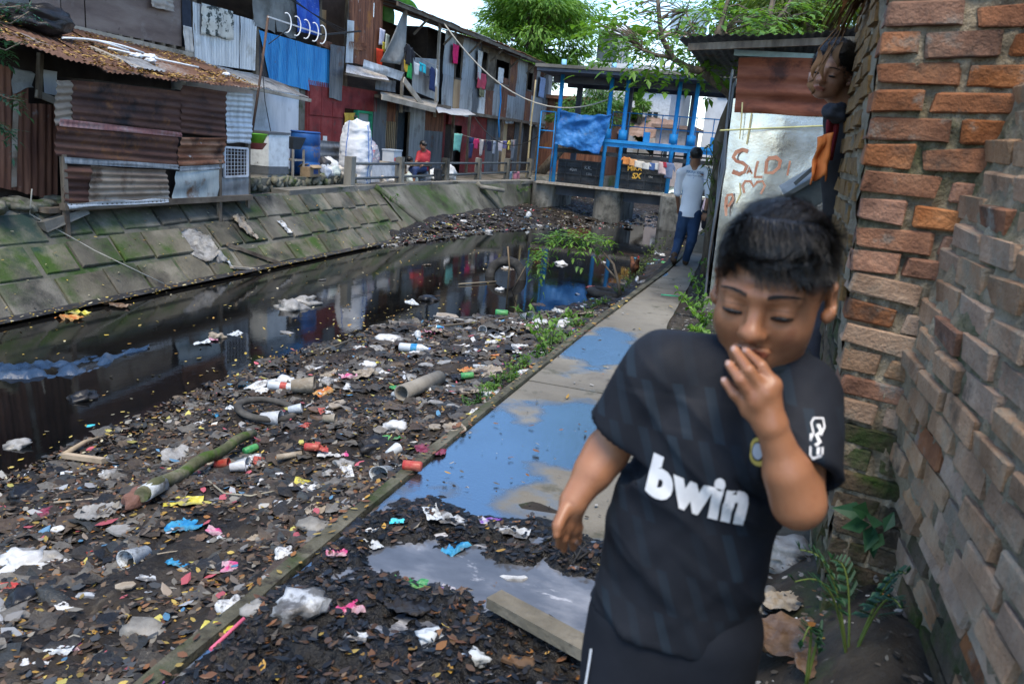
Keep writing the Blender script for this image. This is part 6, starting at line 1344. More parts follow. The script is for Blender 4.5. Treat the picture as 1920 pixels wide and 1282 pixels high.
for px_, py_, rx_, ry_ in ((1396, 656, 4.5, 5), (1374, 653, 5, 5.5), (1364, 680, 5, 5.5), (1357, 711, 4.5, 5), (1081, 1016, 4, 5)):
    d_ = ([(math.cos(2*math.pi*k/12)*r, math.sin(2*math.pi*k/12)*r) for r in (.02, .55, 1) for k in range(12)], [(j*12+k, j*12+(k+1) % 12, (j+1)*12+(k+1) % 12, (j+1)*12+k) for j in range(2) for k in range(12)])
    P_n = []
    for (x, y) in d_[0]:
        dr = ray(px_+x*rx_, py_+y*ry_).normalized(); l_, n_, i_, q_ = bvb.ray_cast(Vector((0, 0, CAMH)), dr); P_n.append(None if l_ is None or q_ > 1.6 else l_+n_*.0007-BO)
    m = MB(); m.add([p or Vector((0, 0, 0)) for p in P_n], [f_ for f_ in d_[1] if all(P_n[i] is not None for i in f_)], True)
    if m.f: m.build('fingernail', flat((.42, .26, .20), rough=.3, bump=0, spec=.5), boy)
# lashes over lowered lids
for q in ():
    m = MB(); P = [Vector(H.w((q*(.030+x), -.0125+1.2*x*x*9, .0835-abs(x)*.42-(.004 if x*q > 0 else 0)))) for x in np.linspace(-.0135, .0135, 9)]
    m.tube([p-BO for p in P], [.0006+.0009*math.sin(t/8*math.pi) for t in range(9)], 5); m.build('lashes', m_hair, boy)
# hair
D = SDF(H.C-.16, H.C+.16, .004); hair_cap(D, H)
for k in range(34):   # swept fringe locks
    x = -.060+.118*k/33; a = (x*.75+.012, .092, .052); b = (x+.012+.004*math.sin(k*2.1), .066+.10*x-.006*math.cos(x*26)+.004*math.sin(k*1.7), .0775-4.2*x*x); D.cone(H.w(a), .012, H.w(b), .0035, .009)
me = D.mesh('hair', m_hair, BO, disp=lambda p: .0012*noise.noise(p*60))
hr = link('hair', me, None, boy)
def flow(l, rs):
    c = np.array([.02, .09, -.06]); v = l-c; f = np.clip((l[2]+.02)/.08, 0, 1); return .8*v/(np.linalg.norm(v)+1e-6)+np.array([-.15+.75*f, -.35*(1-f)-.2*f, .7*f])+rs.normal(0, .07, 3)
link('strands', strands(H, me, BO, 24000, (.024, .050), .00055, flow, lift=.07, cap=lambda l: .35 if l[1] < .03 else 1.0), None, hr)
# shirt
sl_l = J['shl']+(J['ell']-J['shl'])*.66; sl_r = J['shr']+(J['elr']-J['shr'])*.70
D = SDF((-.31, .93, .70), (.24, 1.32, 1.32), .0045); up = J['nek']-J['pel']
D.cone(J['nek']+np.array([0, 0, -.012]), .060, J['che'], .114, .03, side=side, flat=.70); D.cone(J['che'], .122, J['wai'], .112, .03, side=side, flat=.68); D.cone(J['wai'], .108, J['pel'], .118, .03, side=side, flat=.70); D.cone(J['pel'], .118, J['pel']-up*.12, .122, .02, side=side, flat=.72)
D.cone(J['nek']*.5+J['shl']*.5+np.array([0, 0, .012]), .046, J['shl'], .050, .03); D.cone(J['nek']*.5+J['shr']*.5+np.array([0, 0, .008]), .044, J['shr'], .050, .03)
D.cone(J['shl'], .054, sl_l, .052, .018); D.cone(J['shr'], .055, sl_r, .054, .018)
hem = J['pel']-up*.035; D.cut(hem, -up+side*.05)
D.cut(sl_l+(J['ell']-J['shl'])*.02, J['ell']-J['shl']) if False else None
me_d = lambda p: .0045*noise.noise(Vector((p.x*14+p.z*12, p.y*9, p.z*9-p.x*12)))+.0065*(1-abs(noise.noise(Vector((p.x*5+p.z*4, p.y*4, p.z*13+p.x*9)))))**6*(1 if p.z < 1.18 else .5)+.0075*max(0, noise.noise(Vector((p.x*7, p.y*7, p.z*22+p.x*16))))*(1 if p.z < 1.14 else .35)+.004*max(0, noise.noise(Vector((p.x*20-p.z*16, p.y*5, p.z*8))))
# sleeve openings
for s0, e0_, h0 in ((J['shl'], J['ell'], sl_l), (J['shr'], J['elr'], sl_r)):
    dv = (e0_-s0)/np.linalg.norm(e0_-s0); sl, P = D.reg(h0-.10, h0+.10); d_end = (P-(h0+dv*.012))@dv
    near = np.linalg.norm(P-h0, axis=-1) < .085; D.F[sl] = np.where(near, np.maximum(D.F[sl], d_end), D.F[sl]); D.cone(h0-dv*.05, .043, h0+dv*.06, .046, .003, True)
D.cone(J['nek']+np.array([0, .0, -.005]), .050, H.w((0, -.06, -.02)), .052, .004, True); D.cone(hem-up*.2, .10, hem+up*.03, .10, .003, True, side=side, flat=.70)
def shirt_mat():
    m = mat('football_shirt', [(.0065, .008, .012), (.009, .011, .016), (.012, .014, .020)], scale=6, rough=.78, bump=.1, bscale=200, bdist=.002, spec=.22); nt = m.node_tree; N = nt.nodes; L = nt.links; b = N['Principled BSDF']
    g_ = N.new('ShaderNodeNewGeometry'); sx = N.new('ShaderNodeSeparateXYZ'); L.new(g_.outputs['Position'], sx.inputs[0])
    def mth(op, a, b_=None, v=None):
        n = N.new('ShaderNodeMath'); n.operation = op; L.new(a, n.inputs[0])
        if b_ is not None: L.new(b_, n.inputs[1])
        elif v is not None: n.inputs[1].default_value = v
        return n.outputs[0]
    zr = mth('MULTIPLY_ADD', sx.outputs['Z']); zr.node.inputs[1].default_value = 15.0; zr.node.inputs[2].default_value = 0.0
    xr = mth('MULTIPLY', sx.outputs['X'], v=24.0); row_ = mth('FLOOR', zr); u = mth('ADD', mth('ADD', xr, mth('MULTIPLY', zr, v=.62)), mth('MULTIPLY', row_, v=.47)); fx = mth('FRACT', u); bar = mth('LESS_THAN', fx, v=.33)
    nz = N.new('ShaderNodeTexWhiteNoise'); nz.noise_dimensions = '2D'; cb_ = N.new('ShaderNodeCombineXYZ'); L.new(mth('FLOOR', u), cb_.inputs[0]); L.new(row_, cb_.inputs[1]); L.new(cb_.outputs[0], nz.inputs['Vector'])
    fac = mth('MULTIPLY', bar, nz.outputs['Value']); old = b.inputs['Base Color'].links[0].from_socket
    mx = N.new('ShaderNodeMix'); mx.data_type = 'RGBA'; L.new(fac, mx.inputs['Factor']); L.new(old, mx.inputs['A']); mx.inputs['B'].default_value = (.013, .021, .031, 1); L.new(mx.outputs['Result'], b.inputs['Base Color']); return m
m_shirt = shirt_mat(); me = D.mesh('shirt', m_shirt, BO, disp=me_d, smooth=2); shirt = link('shirt', me, None, boy)
# collar band
m = MB(); nb = Vector(J['nek']); ax_ = (Vector(H.w((0, -.06, -.02)))-nb).normalized()
for zoff, R_, r_ in ((.018, .0600, .0095), (.030, .0590, .0095), (.041, .0570, .0085)): torus(m, nb-BO+ax_*zoff+Vector((0, -.004, 0)), R_, r_, ax_+Vector((0, -.35, 0)), 36, 8, 1.1)
m.build('collar', mat('collar_knit', [(.006, .010, .014), (.009, .015, .02), (.012, .02, .026)], scale=20, rough=.8, bump=.2, bscale=200), boy)
# decals really lying on the cloth
bv = BVHTree.FromPolygons([tuple(v.co+BO) for v in me.vertices], [tuple(p.vertices) for p in me.polygons])
def onto(bv_, px, py, off=.0026):
    d = ray(px, py).normalized(); loc, nrm, i, dist = bv_.ray_cast(Vector((0, 0, CAMH)), d)
    return None if loc is None else loc+nrm*off*(1 if nrm.dot(d) < 0 else -1)
def decal(name, tris_uv, f, mt, parent, bv_, org):
    V, Fc = tris_uv; P = [onto(bv_, *f(*v)) for v in V]; ok = [p is not None for p in P]
    m = MB(); m.add([(p-org) if p is not None else (0, 0, 0) for p in P], [fc for fc in Fc if all(ok[i] for i in fc)], True); return m.build(name, mt, parent)
def text_geo(s, shear=0, off=0, space=1.0, cuts=2):
    cu_ = bpy.data.curves.new('t', 'FONT'); cu_.body = s; cu_.size = 1; cu_.shear = shear; cu_.offset = off; cu_.space_character = space; cu_.resolution_u = 4; cu_.align_x = 'CENTER'
    t = bpy.data.objects.new('t', cu_); COL.objects.link(t); me_ = bpy.data.meshes.new_from_object(t.evaluated_get(bpy.context.evaluated_depsgraph_get())); bpy.data.objects.remove(t)
    bm = bmesh.new(); bm.from_mesh(me_); bmesh.ops.triangulate(bm, faces=bm.faces[:]); bmesh.ops.subdivide_edges(bm, edges=bm.edges[:], cuts=cuts, use_grid_fill=True); bmesh.ops.triangulate(bm, faces=bm.faces[:])
    V = [(v.co.x, v.co.y) for v in bm.verts]; bm.verts.index_update(); Fc = [tuple(v.index for v in f_.verts) for f_ in bm.faces]; bm.free(); bpy.data.meshes.remove(me_); return V, Fc
tg = text_geo('bwin', .26, .062, 1.13, 5); w_ = max(v[0] for v in tg[0])-min(v[0] for v in tg[0]); x0_ = min(v[0] for v in tg[0])
def mapb(x, y):
    u = (x-x0_)/w_; k = 205/w_*1.0; base_x = 1211+190*u; base_y = 916+60*u+10*math.sin(u*3.14); return base_x-.02*0+y*0.22*k*.0, base_y-y*k*1.12
m_print = mat('shirt_print', [(.55, .54, .54), (.66, .65, .65), (.72, .71, .71)], scale=20, rough=.7, bump=.15, bscale=120, bdist=.003)
decal('chest_lettering', tg, mapb, m_print, boy, bv, BO)
def disc(n=24, r0=0, r1=1): return ([(math.cos(2*math.pi*k/n)*r, math.sin(2*math.pi*k/n)*r) for r in (r0, (r0+r1)/2, r1) for k in range(n)], [(j*n+k, j*n+(k+1) % n, (j+1)*n+(k+1) % n, (j+1)*n+k) for j in range(2) for k in range(n)])
decal('badge', disc(24, .72, 1), lambda x, y: (1424+17*x, 846+26*y), flat((.5, .36, .08)), boy, bv, BO); decal('badge', disc(24, .02, .6), lambda x, y: (1424+17*x, 846+26*y), flat((.45, .44, .45)), boy, bv, BO)
def strip(pts, w): 
    V = []; 
    for i, (x, y) in enumerate(pts):
        a, b = pts[max(0, i-1)], pts[min(len(pts)-1, i+1)]; dx, dy = b[0]-a[0], b[1]-a[1]; l = math.hypot(dx, dy) or 1; V += [(x-dy/l*w, y+dx/l*w), (x+dy/l*w, y-dx/l*w)]
    return V, [(2*i, 2*i+1, 2*i+3, 2*i+2) for i in range(len(pts)-1)]
idm = lambda x, y: (x, y)
for pts, w in (([(1528, 792), (1533, 783), (1549, 783), (1552, 800), (1545, 815)], 1.6), ([(1527, 812), (1527, 850), (1532, 856), (1547, 852)], 1.6), ([(1528, 792), (1532, 812), (1527, 822)], 1.4), ([(1540, 795), (1546, 808), (1537, 815), (1543, 828), (1536, 834)], 3.2), ([(1541, 838), (1541, 850)], 2.2), ([(1548, 838), (1548, 850)], 1.4)):
    decal('sleeve_patch', strip([(x-8, y+2) for x, y in pts], w), idm, m_print, boy, bv, BO)
# shorts
D = SDF((-.30, .92, .38), (.20, 1.34, .92), .006)
D.cone(J['pel']+np.array([0, 0, .02]), .108, J['pel']-up*.18, .112, .03, side=side, flat=.7)
for hp, kn in ((J['hipl'], knl), (J['hipr'], knr)): D.cone(hp+np.array([0, 0, .01]), .083, hp+(kn-hp)*.92, .076, .02)
for hp, kn in ((J['hipl'], knl), (J['hipr'], knr)): D.cone(hp+(kn-hp)*.86, .062, hp+(kn-hp)*1.3, .066, .003, True)
m_short = mat('shorts', [(.0055, .007, .011), (.008, .010, .015), (.011, .013, .019)], scale=6, spec=.22, rough=.8, bump=.15, bscale=120, bdist=.003)
me = D.mesh('shorts', m_short, BO, disp=lambda p: .004*noise.noise(Vector((p.x*14+p.z*6, p.y*9, p.z*7)))); link('shorts', me, None, boy)
bv2 = BVHTree.FromPolygons([tuple(v.co+BO) for v in me.vertices], [tuple(p.vertices) for p in me.polygons])
decal('side_stripe', strip([(1111, 1215), (1108, 1235), (1104, 1260), (1099, 1290)], 2.0), idm, m_print, boy, bv2, BO)
for an in (anl, anr):
    m = MB(); m.box(Vector(an)-BO+Vector((-.006, -.05, -.093)), (.085, .24, .018)); m.build('sandal', flat((.03, .05, .09)), boy)

# ---------------------------------------------------------------- generic clothed figure
def figure(label, J, H, cloth_top, cloth_bot, org, vox=.009, sleeve=.45, leg_to=1.0, skin=None, r=1.0, hair_r=(.080, .083, .098), shoes=None, extra=None, top_to=.1, name='person', hair_long=False):
    p = thing(name, label, 'person', org); J = {k: np.array(v, float) for k, v in J.items()}; pts = np.array(list(J.values())); lo, hi = pts.min(0)-.2, pts.max(0)+.2; hi[2] = max(hi[2], H.C[2]+.2); lo = np.minimum(lo, H.C-.17); hi = np.maximum(hi, H.C+.17)
    sd = J['shr']-J['shl']; D = SDF(lo, hi, vox); H.prims(D, face=vox < .007); D.cone(H.w((0, -.05, -.02)), .052*r, J['nek'], .06*r, .03)
    D.cone(J['nek'], .08*r, J['che'], .14*r, .04, side=sd, flat=.68); D.cone(J['che'], .14*r, J['pel'], .13*r, .04, side=sd, flat=.68); D.cone(J['shl'], .05*r, J['shr'], .05*r, .04)
    for a in 'lr':
        D.cone(J['sh'+a], .05*r, J['el'+a], .038*r, .015); D.cone(J['el'+a], .039*r, J['wr'+a], .027*r, .012)
        w = J['wr'+a]; dv = (w-J['el'+a]); dv = dv/np.linalg.norm(dv); sv = np.cross(dv, [0.3, 1, 0]); sv /= np.linalg.norm(sv)
        mc = [w+dv*.075*r+sv*(.028-.018*i)*r for i in range(4)]; pi = [q+dv*.035*r for q in mc]; ti = [q+dv*.035*r+np.array([0, .012, 0]) for q in pi]; hand(D, w, mc, pi, ti, [w+dv*.03*r+sv*.03*r, w+dv*.06*r+sv*.05*r, w+dv*.09*r+sv*.052*r], .0095*r, .024*r)
        if 'kn'+a in J:
            D.cone(J['hi'+a], .09*r, J['kn'+a], .06*r, .03); D.cone(J['kn'+a], .058*r, J['an'+a], .036*r, .02)
            if 'to'+a in J: D.cone(J['an'+a]+np.array([0, 0, -.03]), .036*r, J['to'+a], .03*r, .02)
    me = D.mesh('body', skin or m_skin2, org); paint(me, face_tint(H, org) if vox < .007 else (lambda co, C: None)); link('body', me, None, p)
    D = SDF(lo, hi, vox)
    D.cone(J['nek']+np.array([0, 0, -.02]), .085*r, J['che'], .16*r, .04, side=sd, flat=.72); D.cone(J['che'], .16*r, J['pel'], .16*r, .04, side=sd, flat=.72); D.cone(J['pel'], .16*r, J['pel']-(J['nek']-J['pel'])*top_to, .16*r, .03, side=sd, flat=.74)
    for a in 'lr':
        e = J['sh'+a]+(J['el'+a]-J['sh'+a])*min(1, sleeve*2); D.cone(J['nek']*.5+J['sh'+a]*.5, .065*r, J['sh'+a], .07*r, .04); D.cone(J['sh'+a], .07*r, e, .062*r, .02)
        if sleeve > .5: D.cone(e, .056*r, J['el'+a]+(J['wr'+a]-J['el'+a])*.9, .042*r, .02)
    D.cone(J['nek'], .062*r, H.w((0, -.04, -.02)), .06*r, .005, True)
    up_ = J['nek']-J['pel']; D.cut(J['pel']-up_*top_to, -up_)
    link('top', D.mesh('top', cloth_top, org, disp=lambda q: .006*noise.noise(Vector((q.x*9+q.z*5, q.y*9, q.z*8)))), None, p)
    if 'knl' in J and cloth_bot is not None:
        D = SDF(lo, hi, vox); D.cone(J['pel']+np.array([0, 0, .06]), .135*r, J['pel'], .14*r, .03, side=sd, flat=.74)
        for a in 'lr': D.cone(J['hi'+a], .105*r, J['kn'+a], .078*r, .03); D.cone(J['kn'+a], .076*r, J['kn'+a]+(J['an'+a]-J['kn'+a])*leg_to, .06*r, .02)
        link('trousers', D.mesh('trousers', cloth_bot, org, disp=lambda q: .006*noise.noise(Vector((q.x*10, q.y*9, q.z*14)))), None, p)
    if shoes is not None:
        for a in 'lr':
            D = SDF(J['an'+a]-.2, J['an'+a]+.2, vox*.7); D.cone(J['an'+a]+np.array([0, 0, .03]), .052*r, J['an'+a]+np.array([0, 0, -.03]), .048*r, .02); D.cone(J['an'+a]+np.array([0, 0, -.03]), .045*r, J['to'+a], .040*r, .02); link('boot', D.mesh('boot', shoes, org), None, p)
    D = SDF(H.C-.17, H.C+.17, min(vox, .006)); hair_cap(D, H, hair_r, nape=-.045 if vox < .007 else -.068)
    if hair_long: D.ell(H.w((0, -.0, -.105)), (.035, .035, .035), None, .02)
    hm = D.mesh('hair', m_hair, org, disp=lambda q: .004*noise.noise(q*40)); hr_ = link('hair', hm, None, p)
    if vox < .007:
        link('strands', strands(H, hm, org, 6000, (.02, .04), .0009, lambda l, rs: np.array([.3*l[0]/.08-.2, -.5, .9])*1.0+rs.normal(0, .15, 3), seed=8, lift=.2), None, hr_)
        face_parts(p, H, BVHTree.FromPolygons([tuple(v.co+Vector(org)) for v in me.vertices], [tuple(q.vertices) for q in me.polygons]), Vector(org))
    return p
def P11(l, y=11.1): return {k: AY(a, b, y+dy) for k, (a, b, dy) in l.items()}
JM = P11(dict(nek=(1303, 312, 0), che=(1301, 345, 0), pel=(1293, 398, 0), shl=(1277, 324, 0), ell=(1270, 362, .02), wrl=(1272, 390, .18), shr=(1329, 324, 0), elr=(1329, 366, -.02), wrr=(1322, 397, -.02), hil=(1284, 402, 0), knl=(1273, 450, .06), anl=(1263, 486, -.20), hir=(1304, 402, 0), knr=(1297, 450, .02), anr=(1286, 486, .14)))
JM['tol'] = JM['anl']+Vector((0, .14, -.085)); JM['tor'] = JM['anr']+Vector((-.02, .16, -.05))
for k in ('anr',): JM[k].z = .075
JM['tor'].z = .04; JM['anl'].z = .13; JM['tol'].z = .035
HM = Head(AY(1305, 294, 11.08), .0, math.pi, -.02, 1.02)
m_wshirt = mat('white_shirt', [(.58, .60, .65), (.66, .68, .72), (.72, .74, .77)], scale=3, rough=.85, bump=.15, bscale=30); m_jeans = mat('jeans', [(.010, .026, .065), (.018, .042, .095), (.03, .06, .12)], scale=5, rough=.9, bump=.2, bscale=80, stretch=(1, 1, .5))
man = figure('man seen from behind walking in white printed work shirt and blue jeans', JM, HM, m_wshirt, m_jeans, AZ(1275, 497, 0), .0085, .5, .97, m_skin2, .84, shoes=flat((.055, .035, .022)))
mo = man.location
bvm = None
for ch in man.children:
    if ch.name.startswith('top'): bvm = BVHTree.FromPolygons([tuple(v.co+mo) for v in ch.data.vertices], [tuple(q.vertices) for q in ch.data.polygons])
for s_, y_, sz, c in (('PEKERJA SOSIAL', 325.5, 34, (.015, .14, .30)), ('KEMENTERIAN SOSIAL RI', 331.5, 32, (.2, .25, .35))):
    tg = text_geo(s_, 0, .012, 1.0, 0); w_ = max(v[0] for v in tg[0])*2; decal('back_lettering', tg, lambda x, y, y_=y_, w_=w_, sz=sz: (1304+x/w_*sz, y_+.10*x/w_*sz-y*(7 if sz > 33 else 4)), flat(c), man, bvm, mo)
decal('yoke_seam', strip([(1284, 334), (1300, 334), (1316, 336), (1326, 338)], .5), idm, flat((.2, .3, .5)), man, bvm, mo)
m = MB(); torus(m, JM['wrr']-mo, .034, .010, JM['wrr']-JM['elr'], 16, 6, 1.6); m.build('wristwatch', flat((.02, .02, .022)), man)
# peeking youth above the wall
HP = Head(AY(1558, 137, 3.35), .12, -.30, -.22, .98)
JP = P11(dict(nek=(1594, 195, .08), che=(1640, 300, .15), pel=(1650, 480, .15), shl=(1572, 225, .10), ell=(1585, 300, .10), wrl=(1600, 350, .1), shr=(1690, 215, .25), elr=(1700, 330, .25), wrr=(1690, 420, .2)), 3.35)
JP['pel'] = JP['nek']+Vector((.10, .06, -.46)); JP['che'] = JP['nek'].lerp(JP['pel'], .4)
for a_, dx_ in (('l', -.06), ('r', .07)): JP['hi'+a_] = JP['pel']+Vector((dx_, 0, -.02)); JP['kn'+a_] = JP['hi'+a_]+Vector((0, -.03, -.40)); JP['an'+a_] = JP['kn'+a_]+Vector((0, .04, -.36)); JP['to'+a_] = JP['an'+a_]+Vector((-.02, -.14, -.05))
zf = JP['anl'].z-.09; MBk = MB(); MBk.box((JP['pel'].x, JP['pel'].y-.02, zf/2), (.5, .45, zf), None, .01); tag(MBk.build('concrete_block', m_conc), 'concrete block behind the brick wall that the youth stands on', 'block')
pk = figure('youth in black shirt peeking round the brick wall behind dry leaves', JP, HP, flat((.012, .012, .014)), flat((.03, .03, .04)), Vector((.4, 3.45, 0)), .0055, .5, 1, m_skin2, .78)
# checked-shirt man sitting far down the path
JC = P11(dict(nek=(1337, 374, 0), che=(1336, 388, 0), pel=(1335, 404, 0), shl=(1327, 379, -.02), ell=(1322, 392, -.18), wrl=(1328, 400, -.3), shr=(1346, 379, 0), elr=(1350, 394, -.05), wrr=(1344, 402, -.25), hil=(1330, 404, -.05), knl=(1323, 402, -.4), anl=(1321, 424, -.35), hir=(1340, 405, -.05), knr=(1334, 404, -.42), anr=(1332, 427, -.36)), 13.2)
m_check = mat('checked_shirt', [(.55, .5, .52), (.30, .22, .25), (.60, .56, .57)], scale=22, rough=.9, bump=.1)
figure('man in pale checked shirt sitting by the path beyond the walking man', JC, Head(AY(1338, 364, 13.15), .1, -.7, 0, .95), m_check, flat((.02, .02, .025)), AZ(1332, 425, 0), .011, .8, 1, m_skin2, .85)
# woman in red on the bench
def PX(l, X): return {k: AX(a, b, X+dx) for k, (a, b, dx) in l.items()}
JW = PX(dict(nek=(795, 283, 0), che=(793, 298, 0), pel=(792, 316, -.02), shl=(786, 288, -.12), ell=(782, 302, -.1), wrl=(776, 310, .0), shr=(803, 288, .1), elr=(802, 304, .12), wrr=(790, 312, .2), hil=(788, 317, -.08), knl=(772, 317, -.05), anl=(770, 338, -.05), hir=(794, 317, .06), knr=(778, 318, .12), anr=(776, 340, .12)), -8.6)
figure('woman in red top sitting sideways on the wooden bench', JW, Head(AX(793, 273, -8.6), .25, -1.9, 0, 1.0), flat((.30, .025, .035)), flat((.03, .05, .13)), Vector((-8.6, 18.9, .2)), .011, .5, .6, m_skin2, .9, hair_long=True)
JK = PX(dict(nek=(746, 298, 0), che=(746, 308, 0), pel=(746, 322, 0), shl=(741, 301, 0), ell=(738, 310, .1), wrl=(742, 314, .18), shr=(752, 301, 0), elr=(755, 310, .1), wrr=(750, 314, .18), hil=(743, 322, 0), knl=(738, 324, .2), anl=(738, 342, .2), hir=(750, 322, 0), knr=(752, 324, .2), anr=(752, 342, .2)), -9.1)
figure('dark haired child bent over the clear box at the low table', JK, Head(AX(745, 290, -9.1), .5, .6, 0, .9), flat((.2, .2, .24)), flat((.05, .05, .07)), Vector((-9.1, 17.6, .2)), .012, .5, .8, m_skin2, .62)
for px, py, X, lb in ((769, 302, -9.0, 'dark haired head of a person sitting low behind the woman in red'),):
    JQ = PX(dict(nek=(px, py+9, 0), che=(px, py+18, 0), pel=(px, py+30, 0), shl=(px-5, py+12, 0), ell=(px-6, py+20, 0), wrl=(px-5, py+26, .05), shr=(px+5, py+12, 0), elr=(px+6, py+20, 0), wrr=(px+5, py+26, .05)), X)
    figure(lb, JQ, Head(AX(px, py, X), .1, 2.6, 0, .9), flat((.35, .36, .38)), None, Vector((X, 18.3, .2)), .012, .5, 1, m_skin2, .6)

# clothes hung beside the youth at the end of the wall
cl = cloth('hanging_cloth', flat((.52, .15, .035), rough=.85), AY(1534, 258, 3.22), AY(1560, 248, 3.22), .16, folds=1.4, amp=.016, nu=20, nv=14, nrm=(.3, -1, 0), taper=-.45, ragged=.12); tag(cl, 'orange cloth hanging at the end of the brick wall', 'cloth')
cl = cloth('hanging_cloth', flat((.17, .012, .018), rough=.85), AY(1552, 222, 3.3), AY(1578, 212, 3.32), .17, folds=1.6, amp=.012, nu=14, nv=10, nrm=(0, -1, 0), taper=.2); tag(cl, 'dark red cloth hanging above the orange one', 'cloth')
o = link('shoulder_bag', rock_mesh('shoulder_bag', flat((.02, .022, .028), bump=.5, bscale=20), .045, .05, .035, 6.6, 3, .4)); o.location = AY(1566, 212, 3.25); tag(o, 'small dark bag strap bundle above the red cloth', 'bag')

for k, (px, py, L) in enumerate(((1535, 92, .10), (1552, 84, .12), (1575, 78, .09), (1524, 150, .05))):
    a = AY(px, py, 3.12); m = MB(); m.tube([a, a.lerp(fr.location, .5)-G*.02, fr.location], .0025, 4, False); m.grid(lambda u, v: a+Vector(((v-.5)*.022*math.sin(math.pi*(.1+.88*u))+.008*math.sin(u*6+k), .006*math.sin(v*3+u*5), -L*u)), 8, 2); tag(m.build('dead_leaf', flat((.12, .065, .03))), ('dry curled leaf hanging before the youth at his forehead', 'long dry leaf hanging before the hair of the youth', 'dry leaf hanging by the ear of the youth', 'small dry leaf scrap hanging before the rusty band')[k], 'leaf')
# ================================================================ RUBBISH
random.seed(40)
def wrapmat(name, c1, c2, c3, rough=.35): 
    return mat(name, [c1, c1, c2, c2, c3], scale=9, rough=rough, bump=.2, bscale=40, coords='obj', contrast=(.35, .68), dirt=((.035, .029, .023), 5, .48, .70))
PAL = {'white': ((.50, .50, .49), (.58, .58, .57), (.40, .39, .37)), 'grey': ((.22, .21, .19), (.30, .29, .27), (.16, .155, .14)), 'tan': ((.25, .20, .14), (.33, .28, .21), (.18, .14, .10)), 'blue': ((.02, .17, .36), (.05, .28, .45), (.38, .38, .38)), 'red': ((.34, .035, .03), (.38, .09, .06), (.42, .36, .33)), 'pink': ((.46, .05, .17), (.50, .32, .36), (.42, .08, .2)), 'yellow': ((.48, .41, .04), (.54, .48, .10), (.45, .42, .36)), 'green': ((.03, .20, .07), (.09, .30, .09), (.45, .45, .38)), 'orange': ((.40, .12, .03), (.45, .24, .07), (.42, .38, .3)), 'black': ((.008, .008, .009), (.014, .014, .016), (.03, .03, .03)), 'silver': ((.40, .42, .44), (.12, .12, .12), (.55, .56, .58)), 'maroon': ((.12, .012, .03), (.22, .05, .08), (.35, .2, .2)), 'brown': ((.10, .06, .035), (.16, .10, .06), (.07, .045, .03)), 'purple': ((.15, .05, .3), (.5, .5, .55), (.25, .1, .4)), 'clear': ((.42, .45, .47), (.52, .55, .56), (.35, .37, .38)), 'cyan': ((.05, .5, .6), (.1, .55, .65), (.4, .5, .5))}
WM = {k: wrapmat('litter_'+k, *v) for k, v in PAL.items()}
def g_wrapper(c, s, seed, crush=.25, asp=.6):
    m = MB(); 
    def P(u, v): 
        x, y = (u-.5), (v-.5)*asp; z = crush*(noise.noise(Vector((x*5, y*5, seed)))*.5+.25*noise.noise(Vector((x*13, y*13, seed)))); e = .06*noise.noise(Vector((u*7, v*7, seed+3)))
        return Vector((x+e, y+e*.7, z+.10*crush))*s
    m.grid(P, 9, 7, False); return m.mesh('wrapper', WM[c])
def g_bag(c, s, seed, fl=.45, sub=3): return rock_mesh('bag', WM[c], s*.5, s*.42, s*fl*.5, seed*3.7, sub, .75)
def g_bottle(c, s, seed, cap=(.1, .2, .6)):
    m = MB(); M = Matrix.Rotation(R(90), 3, 'Y'); m.lathe([(0, -.5), (.13, -.5), (.14, -.45), (.135, -.2), (.14, 0), (.135, .1), (.14, .2), (.06, .38), (.045, .4), (.045, .44)], 14, M*s if False else M); m.v = [tuple(Vector(v)*s) for v in m.v]; me_ = m
    m.cur = 1; b = len(m.v); m2 = MB(); m2.cyl(Vector((.44, 0, 0))*s, Vector((.5, 0, 0))*s, .05*s, n=10); m.add(m2.v, m2.f); m2 = MB(); m2.lathe([(.1425, -.12), (.1425, .08)], 14, M); m.cur = 2; m.add([tuple(Vector(v)*s) for v in m2.v], m2.f)
    m.v = [(x, y, z+.13*s) for x, y, z in m.v]; return m.mesh('bottle', [WM[c], flat(cap), WM[random.choice(['blue', 'white', 'red', 'green'])]])
def g_cup(c, s, seed):
    m = MB(); M = Matrix.Rotation(R(80), 3, 'Y'); m.lathe([(0, -.5), (.27, -.5), (.40, .48), (.42, .5), (.40, .5), (.37, .46), (.25, -.46), (0, -.46)], 16, M); m.v = [tuple(Vector(v)*s+Vector((0, 0, .34*s))) for v in m.v]; return m.mesh('cup', WM[c])
def g_can(c, s, seed):
    m = MB(); M = Matrix.Rotation(R(88), 3, 'Y'); m.lathe([(0, -.5), (.24, -.5), (.27, -.46), (.27, .42), (.22, .5), (0, .49)], 16, M); m.v = [tuple(Vector(v)*s+Vector((0, 0, .26*s))) for v in m.v]; return m.mesh('can', WM[c])
def g_board(c, s, seed, asp=.6, th=.06):
    m = MB(); k = 7; o = [Vector((math.cos(a)*.5*(1+.35*noise.noise(Vector((a, seed, 0)))), math.sin(a)*.5*asp*(1+.35*noise.noise(Vector((a, seed, 5)))), 0)) for a in np.linspace(0, 6.283, k+1)[:-1]]
    vs = [p*s+Vector((0, 0, th*s+.05*s*noise.noise(p*4+Vector((seed, 0, 0))))) for p in o]+[p*s for p in o]; m.add(vs, [tuple(range(k))]+[(i, k+i, k+(i+1) % k, (i+1) % k) for i in range(k)]); return m.mesh('board', WM[c])
